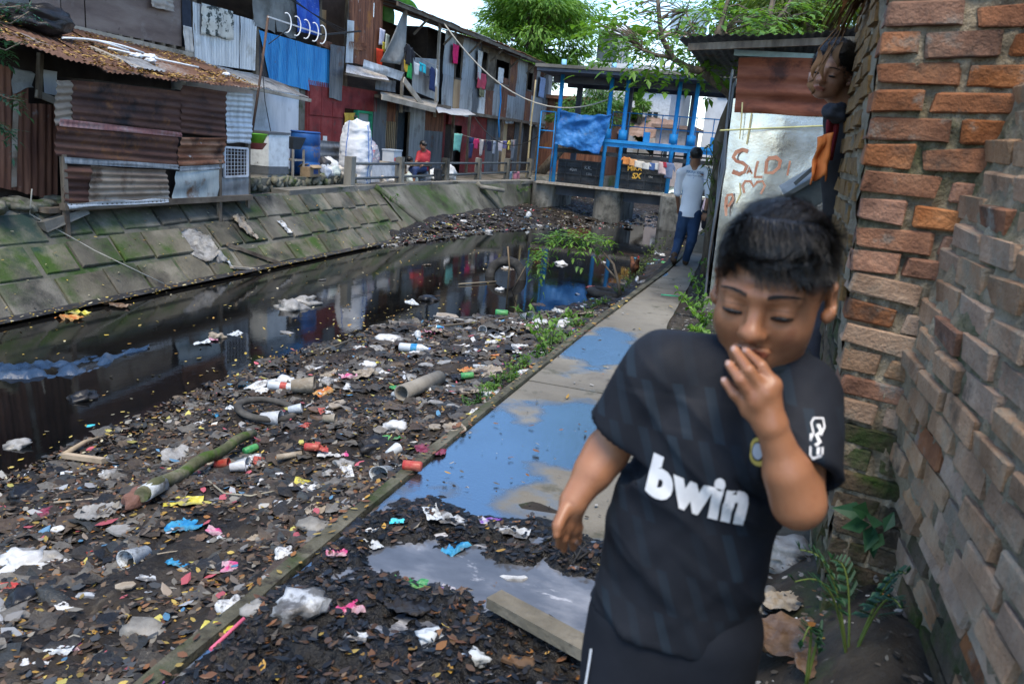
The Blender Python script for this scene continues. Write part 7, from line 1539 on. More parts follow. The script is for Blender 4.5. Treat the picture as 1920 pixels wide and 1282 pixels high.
def g_cloth(c, s, seed, asp=.8):
    m = MB(); 
    def P(u, v):
        x, y = u-.5, (v-.5)*asp; r = .5+.12*noise.noise(Vector((math.atan2(y, x)*1.5, seed, 0))); f = 1 if math.hypot(x, y/asp) < r else r/math.hypot(x, y/asp)
        return Vector((x*f, y*f, .10*abs(noise.noise(Vector((x*6, y*6, seed))))+.06*noise.noise(Vector((x*15+y*8, y*4, seed)))))*s
    m.grid(P, 18, 14); return m.mesh('cloth', WM[c])
def g_stick(c, s, seed):
    m = MB(); m.tube([Vector((s*(t/5-.5), .04*s*noise.noise(Vector((t*.9, seed, 0))), .02*s)) for t in range(6)], [.026*s, .024*s, .022*s, .02*s, .018*s, .012*s], 6); return m.mesh('stick', WM[c])
def g_stone(c, s, seed): return rock_mesh('stone', m_stone, s*.5, s*.36, s*.24, seed*2.3, 3, .45)
m_stone = mat('grey_stone', [(.10, .095, .085), (.20, .19, .17), (.30, .285, .26)], scale=9, rough=.9, bump=.6, bscale=30, coords='obj')
def g_pipe(c, s, seed):
    m = MB(); M = Matrix.Rotation(R(90), 3, 'Y'); m.lathe([(.12, -.5), (.13, -.5), (.13, .5), (.12, .5), (.105, .5), (.105, -.5), (.12, -.5)], 14, M); m.v = [tuple(Vector(v)*s+Vector((0, 0, .12*s))) for v in m.v]; return m.mesh('pipe', WM[c])
def g_sandal(c, s, seed):
    m = MB(); n = 18; o = []
    for k in range(n):
        a = 2*math.pi*k/n; x = .5*math.cos(a); o.append((x, (.19-.04*math.cos(a*2)+.02*x)*math.sin(a)))
    m.add([(x*s, y*s, .05*s) for x, y in o]+[(x*s, y*s, 0) for x, y in o], [tuple(range(n))]+[(i, n+i, n+(i+1) % n, (i+1) % n) for i in range(n)]); m.tube([Vector(p)*s for p in ((-.05, .17, .05), (.12, .1, .14), (.3, 0, .06))], .02*s, 5); m.tube([Vector(p)*s for p in ((-.05, -.17, .05), (.12, -.1, .14), (.3, 0, .06))], .02*s, 5); return m.mesh('sandal', WM[c])
GEN = dict(wrapper=g_wrapper, bag=g_bag, bottle=g_bottle, cup=g_cup, can=g_can, board=g_board, cloth=g_cloth, stick=g_stick, stone=g_stone, pipe=g_pipe, sandal=g_sandal)
NAMES = dict(wrapper='food_wrapper', bag='plastic_bag', bottle='plastic_bottle', cup='plastic_cup', can='drink_can', board='broken_board', cloth='rag', stick='stick', stone='stone', pipe='pipe_piece', sandal='sandal')
CATS = dict(wrapper='wrapper', bag='bag', bottle='bottle', cup='cup', can='can', board='board', cloth='rag', stick='stick', stone='stone', pipe='pipe', sandal='sandal')
def surf(px, py):
    p = BZ(px, py); lit = None
    q = AZ(px, py, .05)
    if q.x > pathL(q.y): return Vector((q.x, q.y, max(.0, litter_h(q.x, q.y)) if q.y < 3.3 else .004))
    if p.z < WZ: p = AZ(px, py, WZ); p.z = WZ-.005
    return p
_n = [0]
def item(kind, c, px, py, wpx, label, rot=None, group=None, tilt=.15, at=None):
    """one piece of rubbish sighted at (px,py), wpx photo pixels wide"""
    p = at or surf(px, py); depth = (p-Vector((0, 0, CAMH))).dot(cf); s = wpx*depth/FPX; _n[0] += 1
    me = GEN[kind](c, s, _n[0]*1.37); o = link(NAMES[kind], me); o.location = p+Vector((0, 0, .004)); o.rotation_euler = (random.uniform(-tilt, tilt), random.uniform(-tilt, tilt), random.uniform(0, 6.28) if rot is None else rot); return tag(o, label, CATS[kind], group)
HERO = [
 ('bag', 'white', 537, 718, 46, 'white foam lump on top of a water bottle on the mud'), ('bottle', 'clear', 533, 732, 60, 'clear water bottle lying beside a grey pot', .3), ('cup', 'tan', 567, 737, 42, 'grey muddy pot lying on its side', .4), ('cup', 'white', 507, 797, 38, 'white paint jar lying against the tyre', .2), ('cup', 'clear', 553, 775, 24, 'small clear jar beside the tyre rim', .5),
 ('wrapper', 'orange', 608, 736, 38, 'orange food packet among brown husks'), ('board', 'brown', 597, 770, 42, 'brown curled husk on the mud', .6), ('board', 'brown', 606, 786, 48, 'flat brown husk below a curled husk', .1), ('board', 'tan', 631, 760, 44, 'short upright scrap of pale board on mud', 1.5), ('cup', 'tan', 617, 793, 24, 'tan cup beside brown husks', .2),
 ('bag', 'white', 740, 804, 52, 'bright white foam lump on dark leaf litter'), ('wrapper', 'green', 738, 822, 42, 'red and green printed wrapper under white foam', .6), ('cloth', 'green', 747, 728, 44, 'dark green net scrap on the mud'), ('cloth', 'maroon', 808, 828, 62, 'maroon patterned cloth bundle beside the kerb'), ('bag', 'black', 703, 836, 66, 'crumpled black plastic bag above the larger one'),
 ('cup', 'clear', 737, 856, 28, 'clear plastic cup near red can', 1.3), ('can', 'red', 774, 864, 36, 'red drink can by the mossy kerb', .2), ('wrapper', 'white', 735, 872, 34, 'white wrapper between cup and red can'), ('can', 'red', 585, 846, 28, 'small red and teal tube on the mud', .3), ('pipe', 'tan', 543, 860, 46, 'short grey pipe stub tied with strip', .7), ('wrapper', 'white', 618, 852, 44, 'long white wrapper strip on leaf litter', .4), ('wrapper', 'pink', 645, 851, 22, 'pale pink wrapper beside white strip'),
 ('cloth', 'tan', 853, 788, 52, 'pale beige plastic sheet near the kerb weeds'), ('board', 'tan', 816, 802, 40, 'beige flattened carton near the kerb'), ('cloth', 'tan', 897, 732, 70, 'large pale torn plastic sheet beside kerb weeds'), ('board', 'grey', 825, 758, 42, 'round grey plastic lid on the mud', .3), ('board', 'grey', 850, 763, 34, 'grey plate fragment beside the round lid'),
 ('stone', 'grey', 588, 988, 60, 'large grey stone lying on leaf litter by the kerb', .1), ('cloth', 'black', 650, 966, 70, 'black rubber sheet folded over the mossy kerb', .65), ('cloth', 'tan', 592, 956, 44, 'pale crusted paper on leaf litter'), ('wrapper', 'clear', 525, 947, 24, 'printed paper label on leaf litter'),
 ('bottle', 'clear', 778, 661, 60, 'clear plastic bottle lying on dark mud beyond the pipe', .15), ('wrapper', 'silver', 885, 663, 36, 'black and white striped packet on the mud'), ('wrapper', 'orange', 919, 669, 32, 'orange and red noodle packet on the mud', .1), ('wrapper', 'orange', 873, 694, 30, 'yellow and red packet beside clear tray', 1.2), ('can', 'green', 876, 711, 24, 'green and white can near kerb weeds', .5), ('board', 'clear', 906, 690, 46, 'clear plastic food tray on the mud', .3), ('bag', 'white', 691, 688, 34, 'white knotted bag on the mud'), ('wrapper', 'yellow', 709, 680, 20, 'pale yellow scrap beside white knotted bag'), ('wrapper', 'green', 728, 691, 24, 'bright green scrap of plastic'), ('board', 'grey', 805, 686, 40, 'broken grey plate half on the mud', .1), ('board', 'grey', 832, 681, 28, 'second broken grey plate piece', 1.0), ('wrapper', 'pink', 654, 706, 34, 'pink and white packet standing on the mud', 1.0), ('wrapper', 'pink', 947, 686, 36, 'pale pink wrapper beside the kerb weeds', .3),
 ('bag', 'white', 735, 638, 48, 'white bag with pointed folds at the water edge'), ('board', 'tan', 838, 594, 46, 'tan cardboard lump at the water edge', .2), ('bag', 'black', 803, 562, 40, 'black bag standing up out of the water'), ('can', 'green', 940, 593, 24, 'green and yellow can in shallow water', .3), ('cloth', 'red', 1117, 540, 38, 'salmon pink plastic hood half sunk beside tyre'), ('bag', 'white', 1056, 611, 44, 'full white bag beside the path kerb'), ('bottle', 'blue', 818, 616, 30, 'small blue tinted bottle at the water edge', .2), ('cloth', 'red', 913, 627, 28, 'red rag on the black mud'), ('cloth', 'brown', 1010, 572, 28, 'brown palm husk standing in shallow water'), ('stick', 'brown', 975, 596, 80, 'long brown branch lying at the water edge', .35), ('stick', 'grey', 850, 600, 90, 'grey stick beside tan cardboard lump', -.2), ('wrapper', 'white', 1000, 612, 34, 'white packet beside long brown branch'), ('cup', 'white', 905, 625, 20, 'white cup near the red rag'), ('wrapper', 'clear', 935, 634, 40, 'pinkish clear wrapper in the black mud', .2),
 ('bag', 'grey', 570, 568, 58, 'raft of grey plastic floating in the black water'), ('bag', 'grey', 545, 577, 60, 'dark bag floating beside grey plastic raft'), ('bag', 'tan', 408, 632, 34, 'brown white fish shaped bag floating alone'), ('board', 'cyan', 170, 798, 18, 'cyan ball floating on black water'), ('bag', 'black', 155, 748, 52, 'black crumpled tray floating on the water'), ('bag', 'white', 1052, 495, 26, 'white bag floating by the shrub'), ('bag', 'white', 937, 543, 18, 'small white bag on a stick in the water'), ('bag', 'grey', 30, 835, 50, 'red and grey bag drifting at the water edge'),
 ('cloth', 'grey', 350, 858, 95, 'large flat grey cloth spread on the mud', .4), ('wrapper', 'yellow', 345, 943, 68, 'bright yellow and white food packet against the mossy log', .6), ('cup', 'white', 445, 884, 28, 'white plastic cup beside red rimmed cup', .6), ('cup', 'red', 416, 879, 26, 'red rimmed paper cup by the mossy log', .3), ('cup', 'clear', 456, 875, 24, 'beige plastic cup behind the white cup', .1), ('can', 'green', 471, 850, 28, 'green and yellow carton by the mossy log', 1.2), ('cloth', 'blue', 345, 987, 70, 'torn blue denim scrap on leaf litter', .2), ('wrapper', 'pink', 408, 998, 44, 'pink plastic strip beside denim scrap', .2), ('cloth', 'grey', 183, 960, 82, 'grey fibrous sack spread on the mud', .7), ('board', 'white', 114, 994, 36, 'white polystyrene disc on the mud', .5), ('cloth', 'maroon', 95, 962, 56, 'dark maroon rag on mud near the water', .2), ('board', 'grey', 235, 998, 70, 'pale wooden tray lid on leaf litter', .4), ('stick', 'tan', 325, 1036, 56, 'smooth pale peg of wood on leaf litter', .9), ('bag', 'grey', 205, 890, 34, 'grey stone like lump near the water edge'), ('bag', 'black', 45, 925, 60, 'wet dark plastic bag at the water edge'), ('wrapper', 'clear', 128, 886, 26, 'clear bag on mud near the broken stick'), ('stick', 'tan', 150, 940, 90, 'weathered forked board near water edge', .5),
 ('bag', 'white', 45, 1055, 90, 'dirty white stuffed toy lying on mud'), ('bag', 'grey', 92, 1048, 52, 'grey fluffy lump beside the stuffed toy'), ('bag', 'black', 45, 1125, 70, 'black bag sunk in the mud'), ('wrapper', 'red', 10, 1102, 44, 'bright red bag corner on the mud'), ('wrapper', 'blue', 333, 1058, 40, 'turquoise blue packet on leaf litter', .2), ('wrapper', 'tan', 343, 1070, 22, 'kraft paper scrap below turquoise packet'), ('wrapper', 'pink', 445, 1066, 58, 'magenta and white sachet on leaf litter', .6), ('board', 'grey', 509, 1064, 44, 'square grey cement chunk by the kerb', -.3), ('wrapper', 'yellow', 405, 1153, 54, 'yellow and white printed packet by the kerb', .3), ('wrapper', 'white', 68, 1244, 46, 'white and red torn packet on the mud', .6), ('board', 'silver', 165, 1119, 44, 'silver oval foil tray on the mud', .5), ('stone', 'grey', 275, 1185, 88, 'long flat grey stone sunk in the mud', .15), ('cloth', 'tan', 489, 1012, 56, 'twisted beige rag on leaf litter', 1.2), ('wrapper', 'purple', 297, 1246, 26, 'purple and white foil on mud near kerb'), ('wrapper', 'silver', 277, 1085, 36, 'silver striped packet on leaf litter', .2), ('wrapper', 'white', 120, 1140, 34, 'white polystyrene fragment near silver tray'), ('wrapper', 'white', 130, 1058, 36, 'white torn paper beside fluffy lump'), ('cloth', 'brown', 370, 1010, 40, 'brown leaf sheath on leaf litter'), ('wrapper', 'red', 176, 1036, 26, 'red and white scrap near weathered branch'), ('board', 'tan', 235, 1100, 40, 'pointed pale wood splinter', .6), ('wrapper', 'clear', 110, 1220, 46, 'clear crumpled bag near torn packet'), ('wrapper', 'pink', 140, 1212, 40, 'lilac strip of plastic on mud', .5), ('wrapper', 'yellow', 275, 1275, 40, 'yellow crisp packet by the kerb at path mud'), ('bag', 'grey', 480, 1130, 46, 'grey cement lump by the kerb', .2),
 # on the near path mud
 ('bag', 'silver', 562, 1140, 100, 'muddy silver and yellow foil bag on black mud', -.3), ('wrapper', 'pink', 652, 1138, 60, 'magenta foil packet in black mud', 1.0), ('wrapper', 'blue', 856, 1012, 52, 'bright turquoise packet standing in black mud', 1.1), ('wrapper', 'green', 768, 1085, 66, 'green and white snack packet beside milky puddle', .2), ('board', 'white', 964, 1060, 62, 'white mottled block of foam in the puddle', .1), ('cloth', 'black', 760, 1118, 120, 'black rotten leaf sheet at edge of puddle', .1), ('board', 'brown', 985, 1220, 90, 'wet brown broken brick in the mud', .3), ('cloth', 'brown', 930, 1085, 60, 'brown fibrous clump in the milky puddle'), ('wrapper', 'clear', 810, 965, 50, 'muddy clear packet on black litter'), ('wrapper', 'silver', 850, 972, 60, 'muddy silver packet on black litter', .1), ('wrapper', 'purple', 922, 962, 46, 'white and violet foil packet on black litter', .5), ('wrapper', 'silver', 960, 988, 66, 'silver and blue printed foil in black litter', .1), ('wrapper', 'clear', 700, 1005, 40, 'clear wet packet at path edge'), ('wrapper', 'pink', 632, 1026, 40, 'pink printed packet at mossy kerb', .4), ('wrapper', 'silver', 668, 1186, 44, 'silver sachet half buried in mud', .2), ('bag', 'clear', 808, 1190, 52, 'clear crumpled bag with mud', .2), ('bag', 'clear', 888, 1228, 56, 'clear bag with red scraps in mud', .3), ('wrapper', 'purple', 840, 1085, 34, 'mauve packet beside milky puddle'), ('wrapper', 'brown', 862, 1095, 34, 'brown wet packet beside milky puddle', 1.2), ('cloth', 'black', 660, 1170, 70, 'dark leaf heap beside magenta packet'), ('wrapper', 'cyan', 745, 975, 26, 'cyan scrap in black litter'), ('wrapper', 'white', 700, 990, 30, 'white strip at edge of black litter', .8),
 ('cloth', 'brown', 1480, 1195, 190, 'brown sodden rags heaped at foot of wall', .2), ('cloth', 'tan', 1470, 1128, 90, 'olive canvas scrap on top of brown rags', .5), ('cloth', 'brown', 1540, 1250, 120, 'reddish brown rag beside fern', .9), ('wrapper', 'clear', 1487, 1170, 36, 'clear strip on brown rags'), ('pipe', 'grey', 1425, 1140, 90, 'blue grey plastic pipe end beside brown rags', 1.2), ('wrapper', 'clear', 1455, 1050, 40, 'clear wet plastic near mossy stones', .5), ('bag', 'grey', 1480, 1040, 110, 'wet dark plastic sheet below mossy bricks', .2),
]
ragz = lambda p: Vector((p.x, p.y, max(-.0, -.02 + .03*fbm(p.x*2, p.y*2) + .38*max(0, min(1, (p.x-.05)/.4))*max(0, min(1, (3.3-p.y)/.8))*(1+.25*fbm(p.x*5, p.y*5, 3)))+.02))
for h_ in HERO:
    kd, c, px, py, w, lb_ = h_[:6]; rt = h_[6] if len(h_) > 6 else None; at = None
    if px > 1400:
        z = .15
        for _ in range(12): q = AZ(px, py, z); z = .5*z+.5*ragz(q).z
        at = ragz(AZ(px, py, z))
    item(kd, c, px, py, w, lb_, rt, at=at)
# tyres
for (px, py, rad, tilt_, lb_) in ((500, 774, .20, (.1, .05, 1), 'grey bicycle tyre lying flat with water inside'), (1138, 553, .24, (.05, .05, 1), 'dark car tyre lying beside the leaning shrub'), (948, 521, .26, (.2, -1, .45), 'tyre standing half sunk in the black water'), ):
    p = surf(px, py); m = MB(); torus(m, (0, 0, .03), rad, .030 if rad < .22 else .08, tilt_, 32, 8, .8); o = m.build('tyre', mat('muddy_rubber_%d' % px, [(.025, .023, .02), (.06, .056, .048), (.11, .10, .088)], scale=8, rough=.8, bump=.3) if px == 500 else m_rubber); o.location = p; tag(o, lb_, 'tyre')
# mossy log, broken stick, long pipe, plank, cables, straws
a, b = surf(266, 952), surf(474, 828); m = MB(); m.tube([a.lerp(b, t/10)+Vector((0, 0, .07+.012*math.sin(t*1.7))) for t in range(11)], [.038-.0008*t for t in range(11)], 12); lg = thing('mossy_log', 'long mossy bamboo log lying across the mud bank', 'log', a); o = m.build('trunk', mat('log_moss', [(.04, .05, .018), (.09, .09, .045), (.20, .18, .13)], scale=4, rough=.9, bump=.5, bscale=30, dirt=((.05, .085, .012), 5, .5, .6)), lg); o.location = -a
m = MB(); m.tube([(a.lerp(b, t/10)+Vector((0, 0, .07)))-a for t in (.2, .6, 1.0, 1.4)], .043, 10); m.build('plastic_wrap', WM['clear'], lg)
o = link('red_stone', rock_mesh('red_stone', flat((.15, .075, .055), bump=.6, bscale=30), .055, .075, .05, 5.1, 3, .4)); o.location = surf(258, 950)+Vector((0, 0, .05)); tag(o, 'reddish broken brick lump at end of mossy log', 'brick')
st_ = thing('broken_stick', 'pale broken stick folded in a V at the water edge', 'stick', surf(120, 860)); m = MB(); q0 = st_.location; m.bar(Vector((0, 0, .03)), surf(195, 868)-q0+Vector((0, 0, .02)), .035, .03); m.build('lower_half', flat((.36, .28, .19)), st_); m = MB(); m.tube([Vector((0, 0, .03)), surf(160, 840)-q0+Vector((0, 0, .05)), surf(200, 822)-q0+Vector((0, 0, .03))], [.02, .014, .004], 6); m.build('upper_half', flat((.30, .23, .15)), st_)
a, b = surf(752, 752), surf(822, 722); m = MB(); M_ = (b-a).to_track_quat('Z', 'Y').to_matrix(); L_ = (b-a).length; m.lathe([(.055, 0), (.060, 0), (.060, L_), (.055, L_), (.048, L_), (.048, 0), (.055, 0)], 16, M_); o = m.build('old_pipe', flat((.22, .20, .165))); o.location = a+Vector((0, 0, .06)); tag(o, 'hollow tan pipe with a green tie lying on the mud', 'pipe')
a, b = AZ(925, 1132, .07), AZ(1120, 1240, .08); m = MB(); m.bar(Vector((0, 0, .02)), b-a+Vector((0, 0, .02)), .07, .036); o = m.build('timber_plank', mat('wet_plank', [(.07, .062, .045), (.14, .125, .095), (.20, .18, .14)], scale=5, rough=.75, bump=.35, bscale=40, dirt=((.02, .018, .015), 4, .55, .68))); o.location = a; tag(o, 'muddy wooden plank lying in the wet litter', 'plank')
for (pts, r_, c, lb_, cat) in (([(1075, 1045), (1090, 1030), (1100, 1010), (1085, 1005), (1072, 1020), (1085, 1040), (1105, 1035)], .005, (.02, .02, .02), 'tangle of black wire on the muddy path below the hand', 'wire'), ([(395, 1205), (425, 1175), (458, 1155)], .006, (.6, .12, .2), 'pink plastic straw lying along the kerb', 'straw'), ([(1240, 548), (1272, 551)], .008, (.04, .30, .16), 'green plastic strip on the dry path', 'strip'), ([(950, 570), (955, 500), (952, 462)], .012, (.14, .10, .06), 'thin stick standing up out of the black water', 'stick'), ([(960, 545), (985, 500)], .008, (.12, .09, .06), 'slanting twig standing in the black water', 'stick'), ([(930, 530), (860, 535)], .012, (.2, .17, .12), 'pale stick floating beside the sunken tyre', 'stick'), ([(1000, 590), (880, 610), (800, 618)], .014, (.10, .085, .065), 'long thin pole lying at the water edge', 'pole'), ([(390, 905), (420, 930), (470, 935), (520, 925)], .005, (.3, .27, .2), 'loop of pale string on leaf litter', 'string'), ([(660, 640), (610, 660), (600, 668)], .012, (.12, .10, .07), 'dark twig at the water edge', 'stick')):
    P = [surf(x, y)+Vector((0, 0, r_+.012)) for x, y in pts]
    if 'standing' in lb_: base = surf(*pts[0]); P = [AY(x, y, base.y) for x, y in pts]
    m = MB(); m.tube(P, r_, 6); tag(m.build(lb_.split()[-1] if False else cat.replace(' ', '_'), flat(c)), lb_, cat)
# blue sheet in the water
m_bs = mat('drowned_tarp', [(.008, .02, .045), (.022, .045, .085), (.07, .09, .12)], scale=3, rough=.3, bump=.8, bscale=10)
T4 = [AZ(-30, 712, WZ), AZ(120, 708, WZ), AZ(285, 652, WZ), AZ(215, 660, WZ), AZ(110, 672, WZ), AZ(-30, 690, WZ)]
m = MB()
lo_ = [AZ(-30, 712, WZ), AZ(60, 712, WZ), AZ(140, 706, WZ), AZ(210, 685, WZ), AZ(282, 652, WZ)]; hi_ = [AZ(-30, 692, WZ), AZ(40, 677, WZ), AZ(120, 676, WZ), AZ(200, 660, WZ), AZ(278, 650, WZ)]
def pl_(L, u): k = min(3, int(u*4)); return L[k].lerp(L[k+1], u*4-k)
m.grid(lambda u, v: pl_(lo_, u).lerp(pl_(hi_, u), v)+Vector((0, 0, .085*math.sin(v*math.pi)*(1-.75*u)+.075*fbm(u*9, v*3, 2, 3)-.034)), 50, 14); tag(m.build('sunken_tarp', m_bs), 'dirty blue plastic sheet floating in the black water', 'tarpaulin')
# debris on the embankment
for (y_, t_, kd, c, s_, lb_) in ((10.45, .55, 'cloth', 'tan', .5, 'straw coloured rag caught on the slabs under the hut post'), (11.4, .48, 'wrapper', 'white', .28, 'white rag strip stuck on the green slabs'), (9.2, .40, 'cloth', 'grey', .6, 'grey dried weed mat clinging to the slabs'), (9.4, .22, 'bag', 'grey', .22, 'small grey bag lying on the slabs'), (9.5, .12, 'wrapper', 'clear', .2, 'pale wrapper low on the slabs')):
    p = embP(y_, t_, .05); o = link(NAMES[kd], GEN[kd](c, s_, y_)); o.location = p; o.rotation_euler = (0, R(42), random.uniform(-.4, .4)); tag(o, lb_, CATS[kd])
m = MB(); m.bar(embP(9.75, .36, .06), embP(10.6, -.02, .06), .05, .05); tag(m.build('board', m_wood), 'dark pole leaning down the slabs into the water', 'pole')
m = MB(); m.bar(embP(9.45, .08, .06), embP(9.95, .0, .05), .10, .03); tag(m.build('board', m_woodl), 'short grey board at the toe of the slabs', 'board')
for k, (y_, dx) in enumerate(((6.3, .25), (6.5, .12), (7.0, .2))):
    o = link('banana_leaf', GEN['wrapper'](('orange', 'yellow', 'brown')[k], .26, k+.3)); o.location = (-6.98+dx, y_, WZ+.01); tag(o, ('orange brown dead leaf at the water edge', 'yellow dead leaf at the water edge', 'curled brown leaf at the toe ledge')[k], 'leaf')
# rooster at the water edge
rp = surf(1187, 522); ro = thing('rooster', 'small brown rooster standing at the littered water edge', 'rooster', rp); D = SDF((-.2, -.2, -.05), (.2, .2, .45), .008)
D.ell((0, 0, .20), (.07, .12, .085), None, .03); D.cone((0, -.08, .23), .05, (0, -.13, .34), .03, .03); D.ell((0, -.14, .36), (.027, .035, .028), None, .015); D.cone((0, -.17, .36), .011, (0, -.195, .352), .003, .005); D.cone((0, .10, .23), .04, (0, .18, .33), .03, .03); D.cone((0, .18, .33), .028, (0, .19, .25), .012, .02)
for q in (-1, 1): D.cone((q*.03, .0, .14), .02, (q*.03, .0, .06), .009, .01); D.cone((q*.03, 0, .06), .007, (q*.03, 0, 0), .007, .004); D.cone((q*.03, .02, 0), .006, (q*.03, -.04, 0), .006, .004)
link('body', D.mesh('body', mat('feathers', [(.02, .012, .008), (.10, .035, .015), (.22, .09, .03)], scale=18, rough=.7, bump=.5, bscale=40, coords='obj')), None, ro); m = MB()
for k in range(4): m.cyl((0, -.155+.014*k, .38), (0, -.157+.014*k, .412), .009, .003, 6)
m.build('comb', flat((.4, .02, .02)), ro); ro.rotation_euler.z = .5
# ---------------------------------------------------------------- smaller pieces one can still count, then the crumbs
random.seed(77)
KINDS = [('bag', 'white', 'small white plastic bag lying among the canal rubbish', 34, 22), ('wrapper', 'white', 'white wrapper scrap lying among the canal rubbish', 34, 20), ('wrapper', 'clear', 'clear wrapper scrap lying among the canal rubbish', 26, 22), ('bag', 'grey', 'grey plastic lump lying among the canal rubbish', 24, 24), ('cloth', 'tan', 'beige rag lying among the canal rubbish', 18, 30), ('wrapper', 'pink', 'pink wrapper scrap lying among the canal rubbish', 9, 18), ('wrapper', 'yellow', 'yellow wrapper scrap lying among the canal rubbish', 10, 18), ('wrapper', 'red', 'red wrapper scrap lying among the canal rubbish', 10, 18), ('wrapper', 'blue', 'blue wrapper scrap lying among the canal rubbish', 9, 18), ('wrapper', 'green', 'green wrapper scrap lying among the canal rubbish', 7, 18), ('stick', 'brown', 'brown twig lying among the canal rubbish', 26, 44), ('board', 'grey', 'grey shard lying among the canal rubbish', 16, 24), ('cup', 'clear', 'clear plastic cup lying among the canal rubbish', 8, 18), ('bottle', 'clear', 'clear plastic bottle lying among the canal rubbish', 8, 28), ('cloth', 'black', 'black plastic sheet scrap among the canal rubbish', 16, 40)]
def rnd_spot():
    r = random.random()
    if r < .52:
        while True:
            y = random.uniform(1.9, 9.0); x = random.uniform(pathL(y)-bank_w(y)*.95, pathL(y)-.06); 
            if bank_h(x, y) > WZ-.01 and random.random() < .3+.09*y*.6: return Vector((x, y, bank_h(x, y)))
    if r < .76:
        y = random.uniform(9, 20); x = pathL(y)-.08-abs(random.gauss(0, .7)); return Vector((x, y, max(WZ-.004, bank_h(x, y))))
    if r < .94:
        y = random.uniform(13.5, 27); w = float(np.interp(y, [12, 14.5, 18, 21, 24, 34], [.05, .35, .8, 1.9, 3.6, 3.8])); x = -7.15+random.random()*w*1.25; return Vector((x, y, max(WZ-.004, heap_h(x, y))))
    y = random.uniform(6, 16); x = random.uniform(-6, -3); return Vector((x, y, WZ-.004))
proto = {}
for (kd, c, lb_, n, wpx) in KINDS:
    meshes = [GEN[kd](c, 1.0, 50+q*3.1+len(lb_)) for q in range(4)]
    for k in range(n):
        p = rnd_spot(); o = link(NAMES[kd], meshes[k % 4]); s = random.uniform(.06, .14)*(1.6 if kd in ('stick', 'cloth') else 1)*(1 if p.y < 5 else 1.5); o.scale = (s, s, s*random.uniform(.7, 1.2)); o.location = p+Vector((0, 0, .004)); o.rotation_euler = (random.uniform(-.3, .3), random.uniform(-.3, .3), random.uniform(0, 6.28)); tag(o, lb_, CATS[kd], {'bag': 'loose plastic bags', 'wrapper': 'loose wrappers', 'cloth': 'loose rags', 'stick': 'loose twigs', 'board': 'loose shards', 'cup': 'loose cups', 'bottle': 'loose bottles'}[kd]+' in the canal '+c)
# crumbs and fallen leaves: nobody could count these
def flakes(name, label, pts, cols, smin, smax, asp, cat, rough=.6, curl=.5):
    n = len(pts); P = np.array([tuple(p) for p in pts]); a = rng.uniform(0, 6.283, n); s = rng.uniform(smin, smax, n)*(1+.5*rng.random(n)**3); d = np.stack([np.cos(a), np.sin(a), rng.uniform(-.35, .35, n)], 1)*s[:, None]; w = np.stack([-np.sin(a), np.cos(a), rng.uniform(-.35, .35, n)], 1)*(s*asp*rng.uniform(.6, 1.2, n))[:, None]; up_ = np.zeros((n, 3)); up_[:, 2] = s*curl*rng.random(n)
    off = np.array([0, 0, .004])+up_*.3
    V = np.stack([P-d+off, P-d*.35+w*.9+off+up_*.3, P+d*.45+w*.75+off+up_*.35, P+d*1.05+off+up_*.6, P+d*.4-w*.8+off+up_*.1, P-d*.4-w*.85+off], 1).reshape(-1, 3); F = np.arange(n*6).reshape(n, 6)
    me = npmesh(name, V, F, mat(name+'_mat', [(.9, .9, .9), (1, 1, 1)], scale=60, rough=rough, bump=0, attr='tint', spec=.4), False)
    C = np.array(cols)[rng.integers(0, len(cols), n)]*rng.uniform(.45, 1.1, n)[:, None]; C4 = np.ones((n*6, 4), np.float32); C4[:, :3] = np.repeat(C, 6, 0); ca = me.color_attributes.new('tint', 'FLOAT_COLOR', 'POINT'); ca.data.foreach_set('color', C4.ravel())
    return tag(link(name, me), label, cat, None, 'stuff')
def bank_pts(n, y0, y1, pw=1.0, lim=1.0):
    out = []
    while len(out) < n:
        y = y0+(y1-y0)*random.random()**pw; t = random.random()**.9*lim; x = pathL(y)-.03-t*bank_w(y)*1.05
        if noise.noise(Vector((x*2.1, y*1.6, 7)))+.55 < random.random()*.6: continue
        z = bank_h(x, y); out.append((x, y, max(z, WZ+.001)))
    return out
LEAFC = [(.38, .22, .04), (.28, .12, .03), (.19, .08, .03), (.40, .29, .07), (.13, .06, .03), (.22, .14, .06), (.09, .05, .03), (.11, .07, .045), (.15, .10, .06), (.07, .045, .03)]
flakes('leaf_litter', 'small fallen yellow and brown leaves over the mud bank', bank_pts(15000, 1.2, 9.0, 1.9), LEAFC, .008, .017, .55, 'leaves')
flakes('rubbish_crumbs', 'countless small scraps of grey and brown rubbish on the bank', bank_pts(17000, 1.2, 10, 1.6), [(.03, .024, .017), (.07, .055, .04), (.12, .10, .08), (.015, .013, .012), (.20, .185, .155), (.10, .065, .04), (.05, .055, .06), (.045, .032, .022), (.08, .06, .04)], .006, .024, .6, 'rubbish', .7, .9)
flakes('bright_crumbs', 'countless tiny white and coloured scraps of plastic on the bank', bank_pts(1500, 1.3, 11, 1.1)+[(pathL(y)-.05-abs(random.gauss(0, .55)), y, WZ+.002) for y in np.linspace(9.5, 21, 420)]+[(lambda y, w: (lambda x: (x, y, max(WZ+.002, heap_h(x, y))))(-7.15+random.random()*w*1.2))(y, float(np.interp(y, [12, 14.5, 18, 21, 24, 34], [.05, .35, .8, 1.9, 3.6, 3.8]))) for y in np.linspace(13.5, 30, 2200)], [(.5, .5, .5), (.4, .42, .44), (.55, .52, .45), (.3, .3, .3), (.1, .25, .4), (.45, .1, .12), (.45, .4, .1), (.2, .2, .2), (.25, .2, .15)], .010, .035, .6, 'rubbish', .5, .9)
